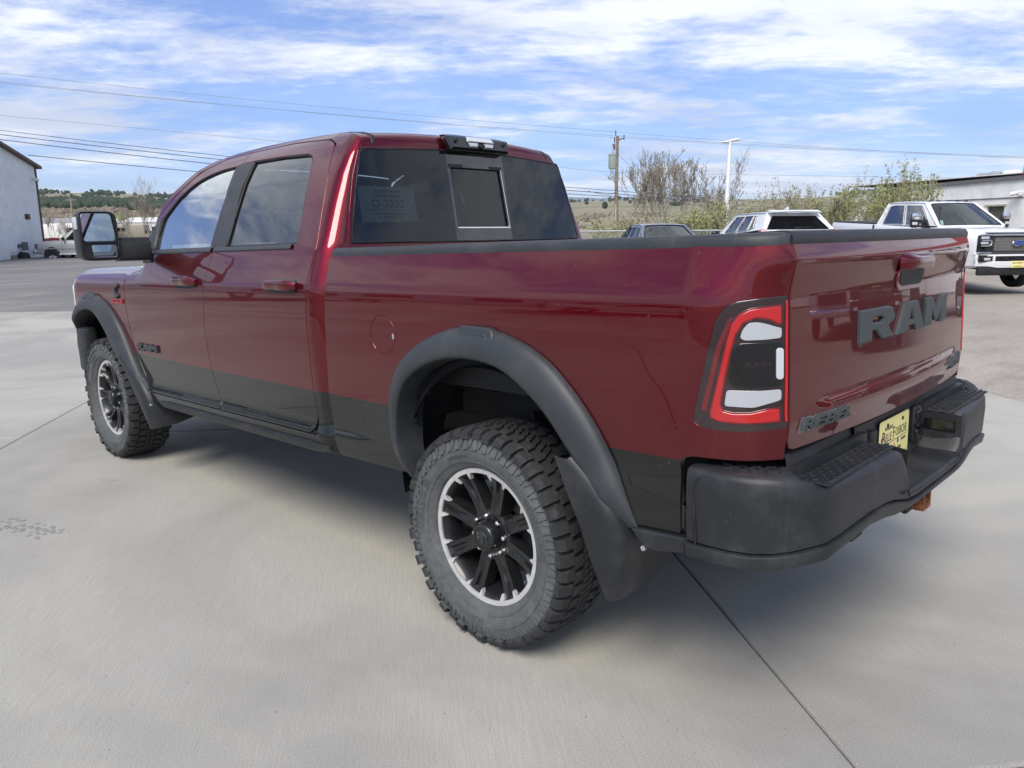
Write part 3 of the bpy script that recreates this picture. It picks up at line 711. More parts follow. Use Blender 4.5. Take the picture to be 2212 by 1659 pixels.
# ---------- the maroon pickup ----------
RAKE = .03
def make_pickup():
    T = thing('pickup_truck', 'dark maroon crew cab pickup with black lower body, wide black fender flares and knobbly tyres', 'pickup truck', (0, 0, 0), 0, None, RAKE)
    def sidept(x, z, off=0):      # point on the flank, pushed out by off
        p = P_bed(x, z); e = 1e-3; n = np.cross(P_bed(x + e, z) - P_bed(x - e, z), P_bed(x, z + e) - P_bed(x, z - e)); n = n / np.linalg.norm(n)
        if n[1] < 0: n = -n
        return p + n * off
    def fS(u, v, t): return tuple(sidept(u, v, t))
    def cabpt(x, z, off=0):
        p = P_cab(x, z); e = 1e-3; n = np.cross(P_cab(x + e, z) - P_cab(x - e, z), P_cab(x, z + e) - P_cab(x, z - e)); n = n / np.linalg.norm(n)
        if n[1] < 0: n = -n
        return p + n * off
    def fC(u, v, t): return tuple(cabpt(u, v, t))
    MP = M['maroon']
    up = lambda poly: [(x, z + max(0., z - 1.95) * .13) for x, z in poly]
    def panel(name, surf, out, holes=(), mat=MP, both=True, parent=T, **k):
        fl = k.pop('flip', True)
        o = link(name, panel_mesh(name, surf, out, holes, flip=fl, **k), mat, parent)
        if both: mirrored(o, parent)
        return o
    # --- doors and cab side ---
    fdr = [(2.094, 2.055), (2.073, 1.83), (2.066, 1.55), (2.098, 1.426), (2.118, 1.28), (2.147, 1.106), (2.137, .892), (2.085, .755), (2.055, .672)]   # rear edge going down
    door_f = rounded([(2.094, 2.055), (2.35, 2.045), (2.60, 1.993), (2.80, 1.880), (2.99, 1.725), (3.145, 1.56), (3.155, 1.49), (3.243, 1.367), (3.249, 1.255), (3.234, 1.066), (3.195, .915), (3.10, .76), (3.03, .672), (2.055, .672), (2.085, .755), (2.137, .892), (2.147, 1.106), (2.118, 1.28), (2.098, 1.426), (2.066, 1.55), (2.073, 1.83)],
                     {2: .2, 3: .2, 4: .2, 5: .03, 6: .05, 7: .08, 8: .08, 9: .1, 12: .02, 13: .03, 14: .06, 15: .06, 16: .1, 17: .1, 18: .1, 19: .06, 20: .1})
    win_f = rounded([(2.138, 2.004), (2.30, 1.997), (2.42, 1.983), (2.552, 1.955), (2.65, 1.915), (2.754, 1.855), (2.875, 1.745), (2.883, 1.556), (2.112, 1.556), (2.108, 1.833)], {0: .015, 1: .1, 2: .1, 3: .1, 4: .1, 5: .1, 6: .03, 7: .01, 8: .01, 9: .1})
    door_f = up(door_f)
    hole_f = rounded([(2.080, 2.004), (2.30, 1.997), (2.42, 1.983), (2.552, 1.955), (2.65, 1.915), (2.754, 1.855), (2.875, 1.752), (3.085, 1.565), (3.085, 1.553), (2.083, 1.553)], {1: .1, 2: .1, 3: .1, 4: .1, 5: .1, 6: .05})
    g = .006
    door_r = rounded([(2.040, 2.057), (1.642, 2.056), (1.25, 2.036), (1.150, 2.008), (1.110, 1.90), (1.088, 1.802), (1.060, 1.524), (1.061, 1.49), (1.078, 1.416), (1.090, 1.30), (1.100, 1.0), (1.103, .88), (1.092, .74), (1.14, .672), (2.046, .672), (2.078, .757), (2.130, .892), (2.140, 1.106), (2.111, 1.28), (2.091, 1.426), (2.059, 1.55), (2.066, 1.83), (2.086, 2.055)],
                     {2: .1, 3: .05, 4: .05, 5: .1, 6: .02, 7: .05, 8: .06, 9: .1, 10: .1, 11: .06, 12: .04, 13: .03, 14: .03, 15: .06, 16: .06, 17: .1, 18: .1, 19: .1, 20: .06, 21: .1})
    hole_r = rounded([(2.052, 2.014), (1.951, 2.014), (1.654, 2.009), (1.398, 1.996), (1.335, 1.978), (1.308, 1.94), (1.281, 1.873), (1.240, 1.669), (1.228, 1.568), (1.238, 1.553), (2.050, 1.553)], {2: .1, 3: .03, 4: .03, 5: .04, 6: .08, 7: .08, 8: .015, 9: .01})
    door_r = up(door_r)
    for nm, out, hole in (('front_door', door_f, hole_f), ('rear_door', door_r, hole_r)):
        front = nm == 'front_door'
        for side in (1, -1):
            d = link(nm, panel_mesh(nm, P_cab, out, [hole], flip=True, h=.03), MP, T) if side == 1 else mirrored(d0, T)
            if side == 1: d0 = d
            subs = []
            def sub(o):
                subs.append(o); return o
            if side == 1:
                gl = [(x, z) for x, z in (win_f if front else [(2.0 if x > 1.99 else x, z) for x, z in hole_r])]
                if not front: gl = rounded([(1.945, 2.008), (1.654, 2.005), (1.398, 1.992), (1.34, 1.975), (1.312, 1.94), (1.285, 1.873), (1.244, 1.669), (1.234, 1.57), (1.242, 1.558), (1.936, 1.558)], {2: .03, 3: .03})
                pane = link('window_pane', panel_mesh('window_pane', P_cab, gl, flip=True, off=-.012, flange=.004, h=.06), M['glass_front' if front else 'glass_tint'], d)
                # black pillar trim and seal round the opening
                if front:
                    tr = [(2.1385, 2.002), (2.080, 2.008), (2.069, 1.83), (2.063, 1.556), (2.116, 1.556), (2.112, 1.833)]
                    link('pillar_trim', panel_mesh('pillar_trim', P_cab, tr[::-1], flip=True, off=.0015, flange=.012, h=.05), M['trim_black'], d)
                    link('mirror_sail', panel_mesh('mirror_sail', P_cab, [(2.878, 1.750), (2.883, 1.556), (3.083, 1.556), (3.083, 1.566)], flip=True, off=.004, flange=.02), M['plastic_d'], d)
                else:
                    tr = [(1.955, 2.010), (2.082, 2.010), (2.062, 1.83), (2.055, 1.556), (1.940, 1.556), (1.938, 1.66), (1.965, 1.83)]
                    link('pillar_trim', panel_mesh('pillar_trim', P_cab, tr, flip=True, off=.0015, flange=.012, h=.05), M['trim_black'], d)
                out2 = densify(gl, .03); n = len(out2)
                mb = MB(); mb.tube([cabpt(x, z, -.007) for x, z in out2], .0065, 6, closed=True)
                mb.build('window_seal', M['rubber_seal'], d, 60)
                # belt weatherstrip
                mb = MB(); xs = np.linspace(2.085, 3.07, 20) if front else np.linspace(1.262, 2.05, 18)
                secp = [(1.530, .001), (1.533, .008), (1.546, .009), (1.556, .001)]
                mb.grid([[cabpt(x, z, o_) for z, o_ in secp] for x in xs]); mb.build('belt_strip', M['flare'], d, 60)
                # handle
                hx0, hx1, hz = (2.172, 2.476, 1.369) if front else (1.139, 1.437, 1.362)
                P = []
                N_ = 16
                for i in range(N_ + 1):
                    t = i / N_; x = hx1 + (hx0 - hx1) * t; e = min(1, 4.2 * min(t, 1 - t) + .02); e = math.sin(min(1, e) * math.pi / 2)
                    hh = .0245 * (.55 + .45 * e) * (1.05 if t > .55 else .95); out_ = .006 + .030 * e + (.004 if t > .6 else 0)
                    c = cabpt(x, hz, out_); ring = []
                    for j in range(12):
                        w = 2 * math.pi * j / 12; cw, sw = math.cos(w), math.sin(w)
                        ring.append(c + np.array([0, .013 * np.sign(cw) * abs(cw) ** .6, hh * np.sign(sw) * abs(sw) ** .6]))
                    P.append(ring)
                mb = MB(); mb.grid(P, cv=True); mb.add(P[0], [tuple(range(12))]); mb.add(P[-1], [tuple(range(12))]); mb.build('door_handle', M['maroon1'], d, 50)
                mb = MB(); x0, x1 = hx0 + .025, hx1 - .02
                mb.prism(rounded([(x0, hz - .033), (x1, hz - .033), (x1, hz + .031), (x0, hz + .031)], .028), fC, .0005, .003); mb.build('handle_cup', M['gloss_black'], d, 50)
                if front:
                    mb = MB(); cx, cz = 2.98, .953
                    put_text(mb, 'RAM', lambda u, v, t: fS(cx - u, cz + v, t + .001), .30, .046, .014, bold=.035); mb.build('badge', M['badge'], d, 25)
            else:
                for ch in list(d0.children): mirrored(ch, d, ch.name.split('.')[0])
                # lettering must not be mirrored
                for ch in list(d.children):
                    if ch.name.startswith('badge'):
                        bpy.data.objects.remove(ch)
                        mb = MB(); put_text(mb, 'RAM', lambda u, v, t: tuple(np.array(fS(cx + u, cz + v, t + .001)) * [1, -1, 1]), .30, .046, .014, bold=.035); mb.build('badge', M['badge'], d, 25)
    cx, cz = 2.98, .953
    # cab side: rear corner, roof rail and windshield pillar round the doors
    top = [(.871, 1.985), (.90, 2.005), (.95, 2.028), (1.0, 2.040), (1.075, 2.052), (1.2, 2.064), (1.4, 2.074), (1.7, 2.082), (2.0, 2.084), (2.3, 2.074), (2.5, 2.052), (2.66, 2.01), (2.86, 1.90), (3.06, 1.735), (3.20, 1.59), (3.215, 1.54), (3.162, 1.545)]
    inner = [(3.153, 1.567), (2.997, 1.732), (2.806, 1.888), (2.603, 2.001), (2.352, 2.053), (2.094, 2.063), (1.642, 2.064), (1.247, 2.044), (1.143, 2.014), (1.102, 1.90), (1.080, 1.802), (1.052, 1.524), (1.053, 1.488), (1.070, 1.414), (1.082, 1.30), (1.092, 1.0), (1.095, .88), (1.084, .738), (1.085, .64), (1.085, .585), (.871, .585)]
    top, inner = up(top), up(inner); cabout = top + inner
    panel('cab_side', P_cab, cabout, he=.018, h=.03)
    # roof and windshield
    tl_s = np.array([p[0] for p in top[:15]]); tl_z = np.array([p[1] for p in top[:15]])
    def roof_pt(s, v, glassy=0):
        z = np.interp(s, tl_s, tl_z); E = P_cab(s, z - .001); ye = E[..., 1]; y = ye * np.sin(np.asarray(v) * np.pi / 2)
        h = np.interp(s, [.871, .90, .95, 1.075, 1.6, 2.2, 2.6, 2.8, 3.2], [.020, .026, .030, .032, .031, .030, .028, .02, .01])
        fr = np.clip(1 - np.abs(y / ye) ** 2.2, 0, 1) ** .8
        bow = -.05 * (1 - sstep(s, .9, 1.3)) * (1 - (y / ye) ** 2) + .10 * sstep(s, 2.3, 2.9) * (1 - (y / ye) ** 2)
        return np.stack([E[..., 0] + bow, y, E[..., 2] + h * fr], -1)
    ss = np.concatenate([np.linspace(.871, 1.1, 14), np.linspace(1.15, 2.62, 26)]); vv = np.linspace(-1, 1, 81)
    P = np.array([[roof_pt(s, v) for v in vv] for s in ss]); link('roof', grid_mesh('roof', P, up=(0, 0, 1)), M['maroon1'], T)
    ss = np.linspace(2.635, 3.20, 12); P = np.array([[roof_pt(s, v * .985) for v in vv] for s in ss]); link('windshield', grid_mesh('windshield', P, up=(1, 0, 1)), M['glass_ws'], T)
    # black ditch strips along the roof
    for sd in (1, -1):
        sp = list(np.linspace(.89, 1.1, 8)) + list(np.linspace(1.2, 2.6, 12)); P = []
        for s in sp:
            row = []
            for v, o_ in ((.70, -.002), (.705, .0025), (.745, .0025), (.75, -.002)):
                q = roof_pt(s, v * sd); row.append(q + np.array([-.3, 0, .9]) * (o_ + .0006) if s < 1.05 else q + np.array([0, 0, o_ + .0006]))
            P.append(row)
        mb = MB(); mb.grid(P); mb.build('roof_strip', M['plastic_d'], T, 60)
    # rear wall of the cab, rear window
    def Pr(y, z): return P_rear(y, z)
    win = rounded([(.700, 1.980), (.3, 1.999), (0, 2.003), (-.3, 1.999), (-.700, 1.980), (-.772, 1.738), (-.815, 1.552), (-.3, 1.549), (0, 1.548), (.3, 1.549), (.815, 1.552), (.772, 1.738)], {0: .03, 4: .03, 6: .012, 10: .012, 1: .1, 3: .1, 5: .1, 11: .1})
    yz = [(z, float(P_cab(.871, z)[1]) + .004) for z in (1.0, 1.3, 1.45, 1.55, 1.7, 1.85, 1.985)]
    out = [(y, z) for z, y in yz] + [(.4, 2.006), (0, 2.010), (-.4, 2.006)] + [(-y, z) for z, y in yz[::-1]]
    # widen so that it tucks under the corner pillars
    out = [(y * 1.0, z) for y, z in out]
    win_in = [(y * .995, 1.775 + (z - 1.775) * .985) for y, z in win]
    if abs(yz[5][1]) < .74: pass
    bk = [(y + (.014 if y > 0 else -.014) * (abs(y) > .5), z) for y, z in out]
    o = link('cab_rear', panel_mesh('cab_rear', Pr, bk, [win_in], flip=True, h=.05), M['maroon1'], T)
    ly, ry = .198, -.198
    def strip(y0t, y0b, y1t, y1b):      # piece of the window between two slanting lines
        res = []
        return [p for p in win]
    def clip(poly, a, b, keep):         # keep the part of the polygon on one side of line a-b
        out = []; n = len(poly); A = np.array(a); D = np.array(b) - A
        sd = lambda p: (D[0] * (p[1] - A[1]) - D[1] * (p[0] - A[0])) * keep
        for i in range(n):
            p, q = poly[i], poly[(i + 1) % n]; sp, sq = sd(p), sd(q)
            if sp >= 0: out.append(p)
            if sp * sq < 0: t = sp / (sp - sq); out.append((p[0] + (q[0] - p[0]) * t, p[1] + (q[1] - p[1]) * t))
        return out
    wd = densify(win, .03)
    rw = link('rear_window', panel_mesh('rear_window', Pr, clip(wd, (.208, 1.5), (.208, 2.1), -1), flip=True, off=.004, flange=.006, h=.06), M['glass_rear'], T)
    link('fixed_pane', panel_mesh('fixed_pane', Pr, clip(wd, (-.204, 1.5), (-.204, 2.1), 1), flip=True, off=.004, flange=.006, h=.06), M['glass_rear'], rw)
    mid = clip(clip(wd, (.2055, 1.5), (.2055, 2.1), 1), (-.2015, 1.5), (-.2015, 2.1), -1)
    hole = [(.188, 1.921), (-.172, 1.921), (-.186, 1.618), (.188, 1.618)]
    link('centre_frame', panel_mesh('centre_frame', Pr, mid, [hole], flip=True, off=.004, flange=.008, h=.05), M['glass_tint'], rw)
    link('sliding_pane', panel_mesh('sliding_pane', Pr, [(.19, 1.923), (-.174, 1.923), (-.188, 1.616), (.19, 1.616)], flip=True, off=-.008, flange=.003, h=.06), M['glass_rear'], rw)
    mb = MB(); ff = lambda u, v, t: tuple(P_rear(u, v) - np.array([1, 0, 0]) * (t + .004))
    mb.prism([(-.172, 1.921), (-.176, 1.921), (-.190, 1.614), (-.186, 1.614)], ff, 0, .003); mb.prism([(.19, 1.6195), (-.19, 1.6195), (-.19, 1.614), (.19, 1.614)], ff, 0, .003)
    mb.build('slider_trim', M['chrome'], rw)
    mb = MB(); mb.prism([(.2, 1.935), (-.185, 1.935), (-.185, 1.918), (.2, 1.918)], ff, -.002, .002)
    mb.tube([ff(y, z, -.002) for y, z in densify(win, .04)], .005, 6, closed=True)
    mb.build('window_seal', M['rubber_seal'], rw, 60)
    # dealer paper behind the glass
    mb = MB(); fp = lambda u, v, t: tuple(P_rear(u, v) + np.array([1, 0, 0]) * (.05 - t))
    mb.prism([(.71, 1.815), (.395, 1.815), (.395, 1.648), (.71, 1.645)][::-1], fp, 0, .0015)
    pp = mb.build('paper_sign', M['paper'], T)
    mb = MB(); px = .5525
    for s_, z_, w_, h_ in (('SOUTH DAKOTA', 1.792, .15, .014), ('VEHICLE DEALER', 1.771, .16, .014), ('D-2232', 1.734, .18, .036), ('WAREING BELLE FOURCHE', 1.686, .18, .011), ('BELLE FOURCHE SD', 1.670, .14, .010)):
        put_text(mb, s_, lambda u, v, t: fp(px - u, z_ + v, t + .0017), w_, h_, .0005, bold=.01)
    mb.prism([(.68, 1.706), (.43, 1.706), (.43, 1.704), (.68, 1.704)][::-1], fp, .0016, .0022)
    mb.build('lettering', M['ink'], pp)
    # third brake light
    def chf(u, v, t):
        q = roof_pt(.91, 0) if False else None
        x = np.interp(v, [1.99, 2.01, 2.06, 2.078, 2.095], [.945, .948, .959, .985, 1.04]); return (x - t, u, v)
    mb = MB(); mb.prism([(.222, 2.076), (.205, 2.002), (-.205, 2.002), (-.222, 2.074), (-.16, 2.085), (.16, 2.087)], chf, -.02, .022, .012)
    cl = mb.build('cargo_lamp', M['gloss_black'], T, 30)
    mb = MB(); mb.prism([(.085, 2.073), (.095, 2.045), (-.095, 2.045), (-.085, 2.073)], chf, .02, .030, .004); mb.build('lens', M['lens_clear'], cl, 30)
    for sy in (1, -1): mb = MB(); mb.prism([(sy * .092, 2.042), (sy * .080, 2.020), (sy * .03, 2.020), (sy * .02, 2.042)], chf, .018, .028, .004); mb.build('lens', M['lens_clear'], cl, 30)
    mb = MB(); mb.cyl((.935, 0, 2.026), (.915, 0, 2.025), .012, 14); mb.build('camera_lens', M['plastic_d'], cl)
    for y in (.17, -.17): mb = MB(); mb.cyl((.95, y, 2.045), (.929, y, 2.045), .010, 12); mb.build('screw_hole', M['plastic_d'], cl)
    # --- sills ---
    panel('sill', P_bed, [(1.09, .662), (1.09, .60), (3.02, .60), (3.03, .662)][::-1], mat=M['maroon'])
    for sy in (1, -1):
        mb = MB(); sec = [(.99, .585), (1.012, .60), (1.018, .62), (.99, .632), (.93, .63), (.93, .585)]
        P = [[(x, sy * (y - (.0 if 0 < i < 15 else .03)), z) for y, z in sec] for i, x in enumerate(np.linspace(1.0, 2.93, 16))]
        mb.grid(P, cv=True); mb.add(P[0], [tuple(range(6))]); mb.add(P[-1], [tuple(range(6))]); mb.build('side_step', M['plastic'], T, 30)
    # --- front fender, hood, nose ---
    arch_f = spline([(4.255, .98), (4.235, 1.06), (4.15, 1.135), (4.03, 1.19), (3.86, 1.215), (3.72, 1.205), (3.56, 1.135), (3.43, .99), (3.33, .85), (3.22, .75), (3.15, .69)], 4)
    fend = [(3.16, 1.447), (3.252, 1.367), (3.258, 1.255), (3.243, 1.066), (3.205, .915), (3.12, .77), (3.06, .69)] + [p for p in arch_f[::-1]] + [(4.52, .98), (4.62, 1.05), (4.68, 1.2), (4.70, 1.36), (4.62, 1.40), (4.45, 1.425), (4.2, 1.445), (3.9, 1.452), (3.5, 1.454), (3.2, 1.454)]
    panel('fender', P_bed, fend, h=.03)
    def hood(v, s):
        ye = np.asarray(P_bed(s, 1.452))[..., 1]; x0 = np.asarray(P_bed(s, 1.452))[..., 0]; y = ye * v
        return np.stack([x0 + .25 * sstep(s, 3.9, 4.6) * (1 - v ** 2), y, 1.452 - .025 * sstep(s, 3.7, 4.6) + (.012 - .05 * sstep(s, 4.0, 4.65)) * (1 - v ** 4) + .012 * np.exp(-((np.abs(v) - .45) / .12) ** 2)], -1)
    ss = np.linspace(3.2, 4.6, 30); vv = np.linspace(-.985, .985, 41); link('hood', grid_mesh('hood', np.array([[hood(v, s) for v in vv] for s in ss]), up=(0, 0, 1)), M['maroon1'], T)
    mb = MB(); mb.box((3.28, 0, 1.448), (.24, 1.55, .02)); mb.build('cowl', M['plastic_d'], T)
    # grille and front bumper
    gm = MB(); gm.box((4.72, 0, 1.15), (.12, 1.35, .42), r=.03); gr = gm.build('grille', M['plastic_d'], T)
    for k in range(4):
        b = MB(); b.box((4.785, 0, 1.0 + k * .1), (.02, 1.2, .035), r=.008); b.build('grille_bar', M['badge_dark'], gr)
    for sy in (1, -1):
        hb = MB(); P = []
        for a in np.linspace(0, 1, 8):
            x = 4.46 + .24 * a; y = (.915 - .26 * a ** 1.4) - .012
            P.append([(x, sy * y, 1.10), (x + .022, sy * (y + .03), 1.13), (x + .025, sy * (y + .035), 1.25), (x + .005, sy * (y + .02), 1.34), (x - .05, sy * (y - .05), 1.36)])
        hb.box((4.545, sy * .835, 1.235), (.20, .13, .25), Matrix.Rotation(R_(-24 * sy), 3, 'Z'), r=.05); h_ = hb.build('headlight', M['headlight'], T, 60)
    bsec = []
    mb = MB(); P = []
    for y, x in ((.99, 4.16), (1.0, 4.25), (.96, 4.40), (.87, 4.58), (.74, 4.70), (.5, 4.78), (0, 4.82), (-.5, 4.78), (-.74, 4.70), (-.87, 4.58), (-.96, 4.40), (-1.0, 4.25), (-.99, 4.16)):
        k = .985 if abs(y) < 1.01 else 1
        P.append([(x - .03, y * .96, 1.0), (x, y, .99), (x + .01, y * 1.005, .88), (x, y, .74), (x - .05, y * .96, .66), (x - .1, y * .93, .66)])
    mb.grid(P); mb.build('front_bumper', M['plastic'], T, 60)
    for sy in (1, -1):
        mb = MB(); mb.box((4.19, sy * .96, .86), (.17, .10, .33), r=.03); mb.build('bumper_end', M['plastic'], T)
    # emblem and red badge on the fender
    for sy in (1, -1):
        mb = MB(); cxx, czz = 3.375, 1.304
        ang = np.linspace(R_(40), R_(320), 20); C_ = [(cxx - .036 * math.cos(a), czz + .050 * math.sin(a)) for a in ang] + [(cxx - .016 * math.cos(a), czz + .024 * math.sin(a)) for a in ang[::-1]]
        f_ = (lambda u, v, t: fS(u, v, t)) if sy == 1 else (lambda u, v, t: (lambda q: (q[0], -q[1], q[2]))(fS(2 * cxx - u, v, t)))
        mb.prism(C_, f_, 0, .014, .002); mb.build('emblem', M['badge'], T)
        mb = MB(); mb.prism([(3.285, 1.224), (3.465, 1.224), (3.465, 1.249), (3.285, 1.249)], f_, 0, .010, .001); b = mb.build('fender_badge', M['badge_red'], T)
        mb = MB(); f2 = (lambda u, v, t: fS(cxx - u, 1.239 + v, t)) if sy == 1 else (lambda u, v, t: (lambda q: (q[0], -q[1], q[2]))(fS(cxx + u, 1.239 + v, t)))
        put_text(mb, 'TURBO DIESEL', lambda u, v, t: f2(u, v, t + .0102), .15, .011, .001, bold=.02); mb.build('lettering', M['ink'], b)
    # --- bed ---
    arch_r = spline([(.45, .60), (.475, .72), (.455, .90), (.39, 1.03), (.25, 1.125), (.09, 1.17), (-.09, 1.175), (-.23, 1.14), (-.37, 1.05), (-.49, .92), (-.575, .80), (-.66, .69), (-.70, .635)], 4)
    tlo = [(-1.1765, 1.360), (-1.119, 1.356), (-1.035, 1.347), (-1.008, 1.338), (-.991, 1.322), (-.972, 1.292), (-.943, 1.166), (-.909, 1.012), (-.910, .998), (-.925, .987), (-.969, .980), (-1.059, .979), (-1.1765, .988)]
    bo = [(.905, .60), (.962, .726), (.974, .869), (.961, .956), (.953, 1.07), (.932, 1.236), (.925, 1.371), (.928, 1.47), (.905, 1.503)]
    bo += [(-1.1765, 1.503)] + tlo + [(-1.1765, .899), (-1.058, .896), (-.905, .895), (-.872, .885), (-.864, .86), (-.868, .645), (-.705, .632)]
    bo += arch_r[::-1][1:]
    fuel = [(.524 + .0835 * math.cos(a), 1.1725 + .0845 * math.sin(a)) for a in np.linspace(0, 2 * math.pi, 33)[:-1]]
    bo = bo[::-1]
    bs = link('bed_side', panel_mesh('bed_side', P_bed, bo, [fuel], flip=True, h=.03, he=.018), MP, T)
    bo2 = bo; o2 = link('bed_side', panel_mesh('bed_side', P_bed, bo2, flip=True, h=.04, he=.03), MP, T); om = mirrored(o2, T); bpy.data.objects.remove(o2)
    fu = link('fuel_door', panel_mesh('fuel_door', P_bed, [(.524 + .0775 * math.cos(a), 1.1725 + .0785 * math.sin(a)) for a in np.linspace(0, 2 * math.pi, 49)[:-1]], flip=True, h=.03, he=.01, off=-.001), MP, T)
    mb = MB(); V = []; c0 = sidept(.452, 1.168)
    mb.prism([(.454 + .007 * math.cos(a), 1.170 + .013 * math.sin(a)) for a in np.linspace(0, 2 * math.pi, 13)[:-1]], fS, -.002, .0012); mb.build('finger_cup', M['chrome'], fu)
    # inner faces of the bed corner, edges beside the tailgate
    for sy in (1, -1):
        mb = MB(); P = [[(-1.105 + .0 * z, sy * .846, z), (-1.04, sy * .846, z), (-1.0, sy * .84, z)] for z in np.linspace(.90, 1.503, 6)]; mb.grid(P); mb.build('bed_corner_post', M['under'], T)  # post coloured near black to paint the shade of the tailgate seam
    # rails
    def rail_path(sy):
        pts = []
        for s in list(np.linspace(.905, -.87, 16)) + list(np.linspace(-.95, -1.1765, 7)): pts.append(P_bed(s, 1.503) * np.array([1, sy, 1]))
        return pts
    for sy in (1, -1):
        mb = MB(); P = []
        for i, p in enumerate(rail_path(sy)):
            e = 1.0; inn = .075
            P.append([(p[0], p[1] + sy * .003, 1.494), (p[0], p[1] + sy * .004, 1.512), (p[0] , p[1] - sy * .006, 1.526), (p[0], p[1] - sy * .03, 1.530), (min(p[0] + .0, p[0]), p[1] - sy * inn, 1.529), (p[0], p[1] - sy * (inn + .006), 1.47)])
        mb.grid(P); mb.add(P[0], [tuple(range(6))]); mb.add(P[-1], [tuple(range(6))]); mb.build('bed_rail', M['flare'], T, 50)
        mb = MB(); mb.box((-.09, sy * .84, 1.24), (1.98, .03, .50)); mb.build('bed_inner_wall', M['under'], T)
        mb = MB(); mb.lathe([(.47, -.12), (.47, .12)], (0, sy * .74, .80), 'y', 20, a0=0, a1=math.pi); mb.build('inner_arch', M['under'], T)
    mb = MB(); mb.box((-.09, 0, .985), (1.98, 1.7, .03)); mb.build('bed_floor', M['under'], T)
    mb = MB(); mb.box((.885, 0, 1.24), (.03, 1.74, .52)); mb.build('bed_front_wall', M['maroon1'], T)
    # --- tailgate ---
    tg = [(.8485, 1.507), (.8485, 1.46), (.848, 1.36), (.847, .95), (.838, .925), (.81, .918), (-.81, .918), (-.838, .925), (-.847, .95), (-.848, 1.36), (-.8485, 1.46), (-.8485, 1.507)]
    hole = rounded([(.125, 1.392), (.118, 1.350), (.09, 1.340), (-.09, 1.340), (-.118, 1.350), (-.125, 1.392)], .012)
    def P_tgd(y, z):
        p = P_tg(y, z); z = np.asarray(z); y = np.asarray(y)
        a = sstep(z, 1.05, 1.015) * np.where(np.abs(y) < .62, 1, np.clip(1 - (np.abs(y) - .62) / .16, 0, 1)) * sstep(z, .93, 1.0)
        p = p.copy(); p[..., 0] -= .009 * a; return p
    G = link('tailgate', panel_mesh('tailgate', P_tgd, tg, [hole], flip=True, h=.022, he=.015), M['maroon1'], T)
    mb = MB(); mb.box((-1.070, 0, 1.21), (.06, 1.66, .56)); mb.build('inner_panel', M['under'], G)
    mb = MB(); P = []
    for y in np.linspace(-.855, .855, 15):
        x = float(P_tg(y, 1.507)[0]); P.append([(x - .004, y, 1.496), (x - .006, y, 1.515), (x + .004, y, 1.530), (x + .03, y, 1.534), (x + .10, y, 1.532), (x + .105, y, 1.47)])
    mb.grid(P); mb.add(P[0], [tuple(range(6))]); mb.add(P[-1], [tuple(range(6))]); mb.build('top_cap', M['plastic'], G, 50)
    fT = lambda u, v, t: tuple(P_tg(u, v) - np.array([t, 0, 0]))
    # handle: recess below, hood shaped grip above
    mb = MB(); mb.prism(rounded([(.15, 1.398), (.145, 1.340), (.11, 1.325), (-.11, 1.325), (-.145, 1.340), (-.15, 1.398)], .02), fT, -.002, .006, .003)
    mb.build('handle_bezel', M['maroon1'], G, 40)
    mb = MB(); mb.prism(rounded([(.122, 1.392), (.116, 1.352), (.088, 1.342), (-.088, 1.342), (-.116, 1.352), (-.122, 1.392)], .012), fT, .004, .0075); mb.build('handle_recess', M['plastic_d'], G, 40)
    mb = MB(); P = []
    for u in np.linspace(-1, 1, 13):
        w = .145 - .0 * abs(u); y = u * w; e = (1 - abs(u) ** 6)
        x0 = float(P_tg(y, 1.44)[0]); P.append([(x0 + .004, y, 1.458), (x0 - .012 * e, y, 1.452), (x0 - .040 * e, y, 1.438), (x0 - .046 * e, y, 1.420), (x0 - .036 * e, y, 1.402), (x0 + .006, y * 1.05, 1.388)])
    mb.grid(P); hd = mb.build('tailgate_handle', M['maroon1'], G, 40)
    mb = MB(); mb.cyl((-1.196, -.045, 1.407), (-1.206, -.045, 1.402), .010, 14); mb.build('camera_lens', M['plastic_d'], hd)
    # big letters
    def L(pts, inner=None): return pts
    kx = lambda y: (y + .127) * .90 - .012
    R_o = [(0.379, 1.2850), (0.379, 1.1806), (0.280, 1.1806), (0.280, 1.2154), (0.245, 1.2154), (0.190, 1.1806), (0.074, 1.1806), (0.128, 1.2215), (0.076, 1.2354), (0.066, 1.2563), (0.090, 1.2772), (0.125, 1.2850)]
    R_i = [(0.280, 1.2563), (0.280, 1.2389), (0.195, 1.2389), (0.178, 1.2476), (0.195, 1.2563)]
    A_o = [(-0.050, 1.2850), (-0.192, 1.2850), (-0.280, 1.1806), (-0.172, 1.1806), (-0.158, 1.2006), (-0.078, 1.2006), (-0.066, 1.1806), (0.038, 1.1806)]
    A_i = [(-0.092, 1.2215), (-0.140, 1.2215), (-0.120, 1.2563), (-0.112, 1.2563)]
    M_o = [(-0.292, 1.2850), (-0.388, 1.2850), (-0.458, 1.2389), (-0.526, 1.2850), (-0.622, 1.2850), (-0.622, 1.1806), (-0.530, 1.1806), (-0.530, 1.2354), (-0.474, 1.1936), (-0.440, 1.1936), (-0.384, 1.2354), (-0.384, 1.1806), (-0.292, 1.1806)]
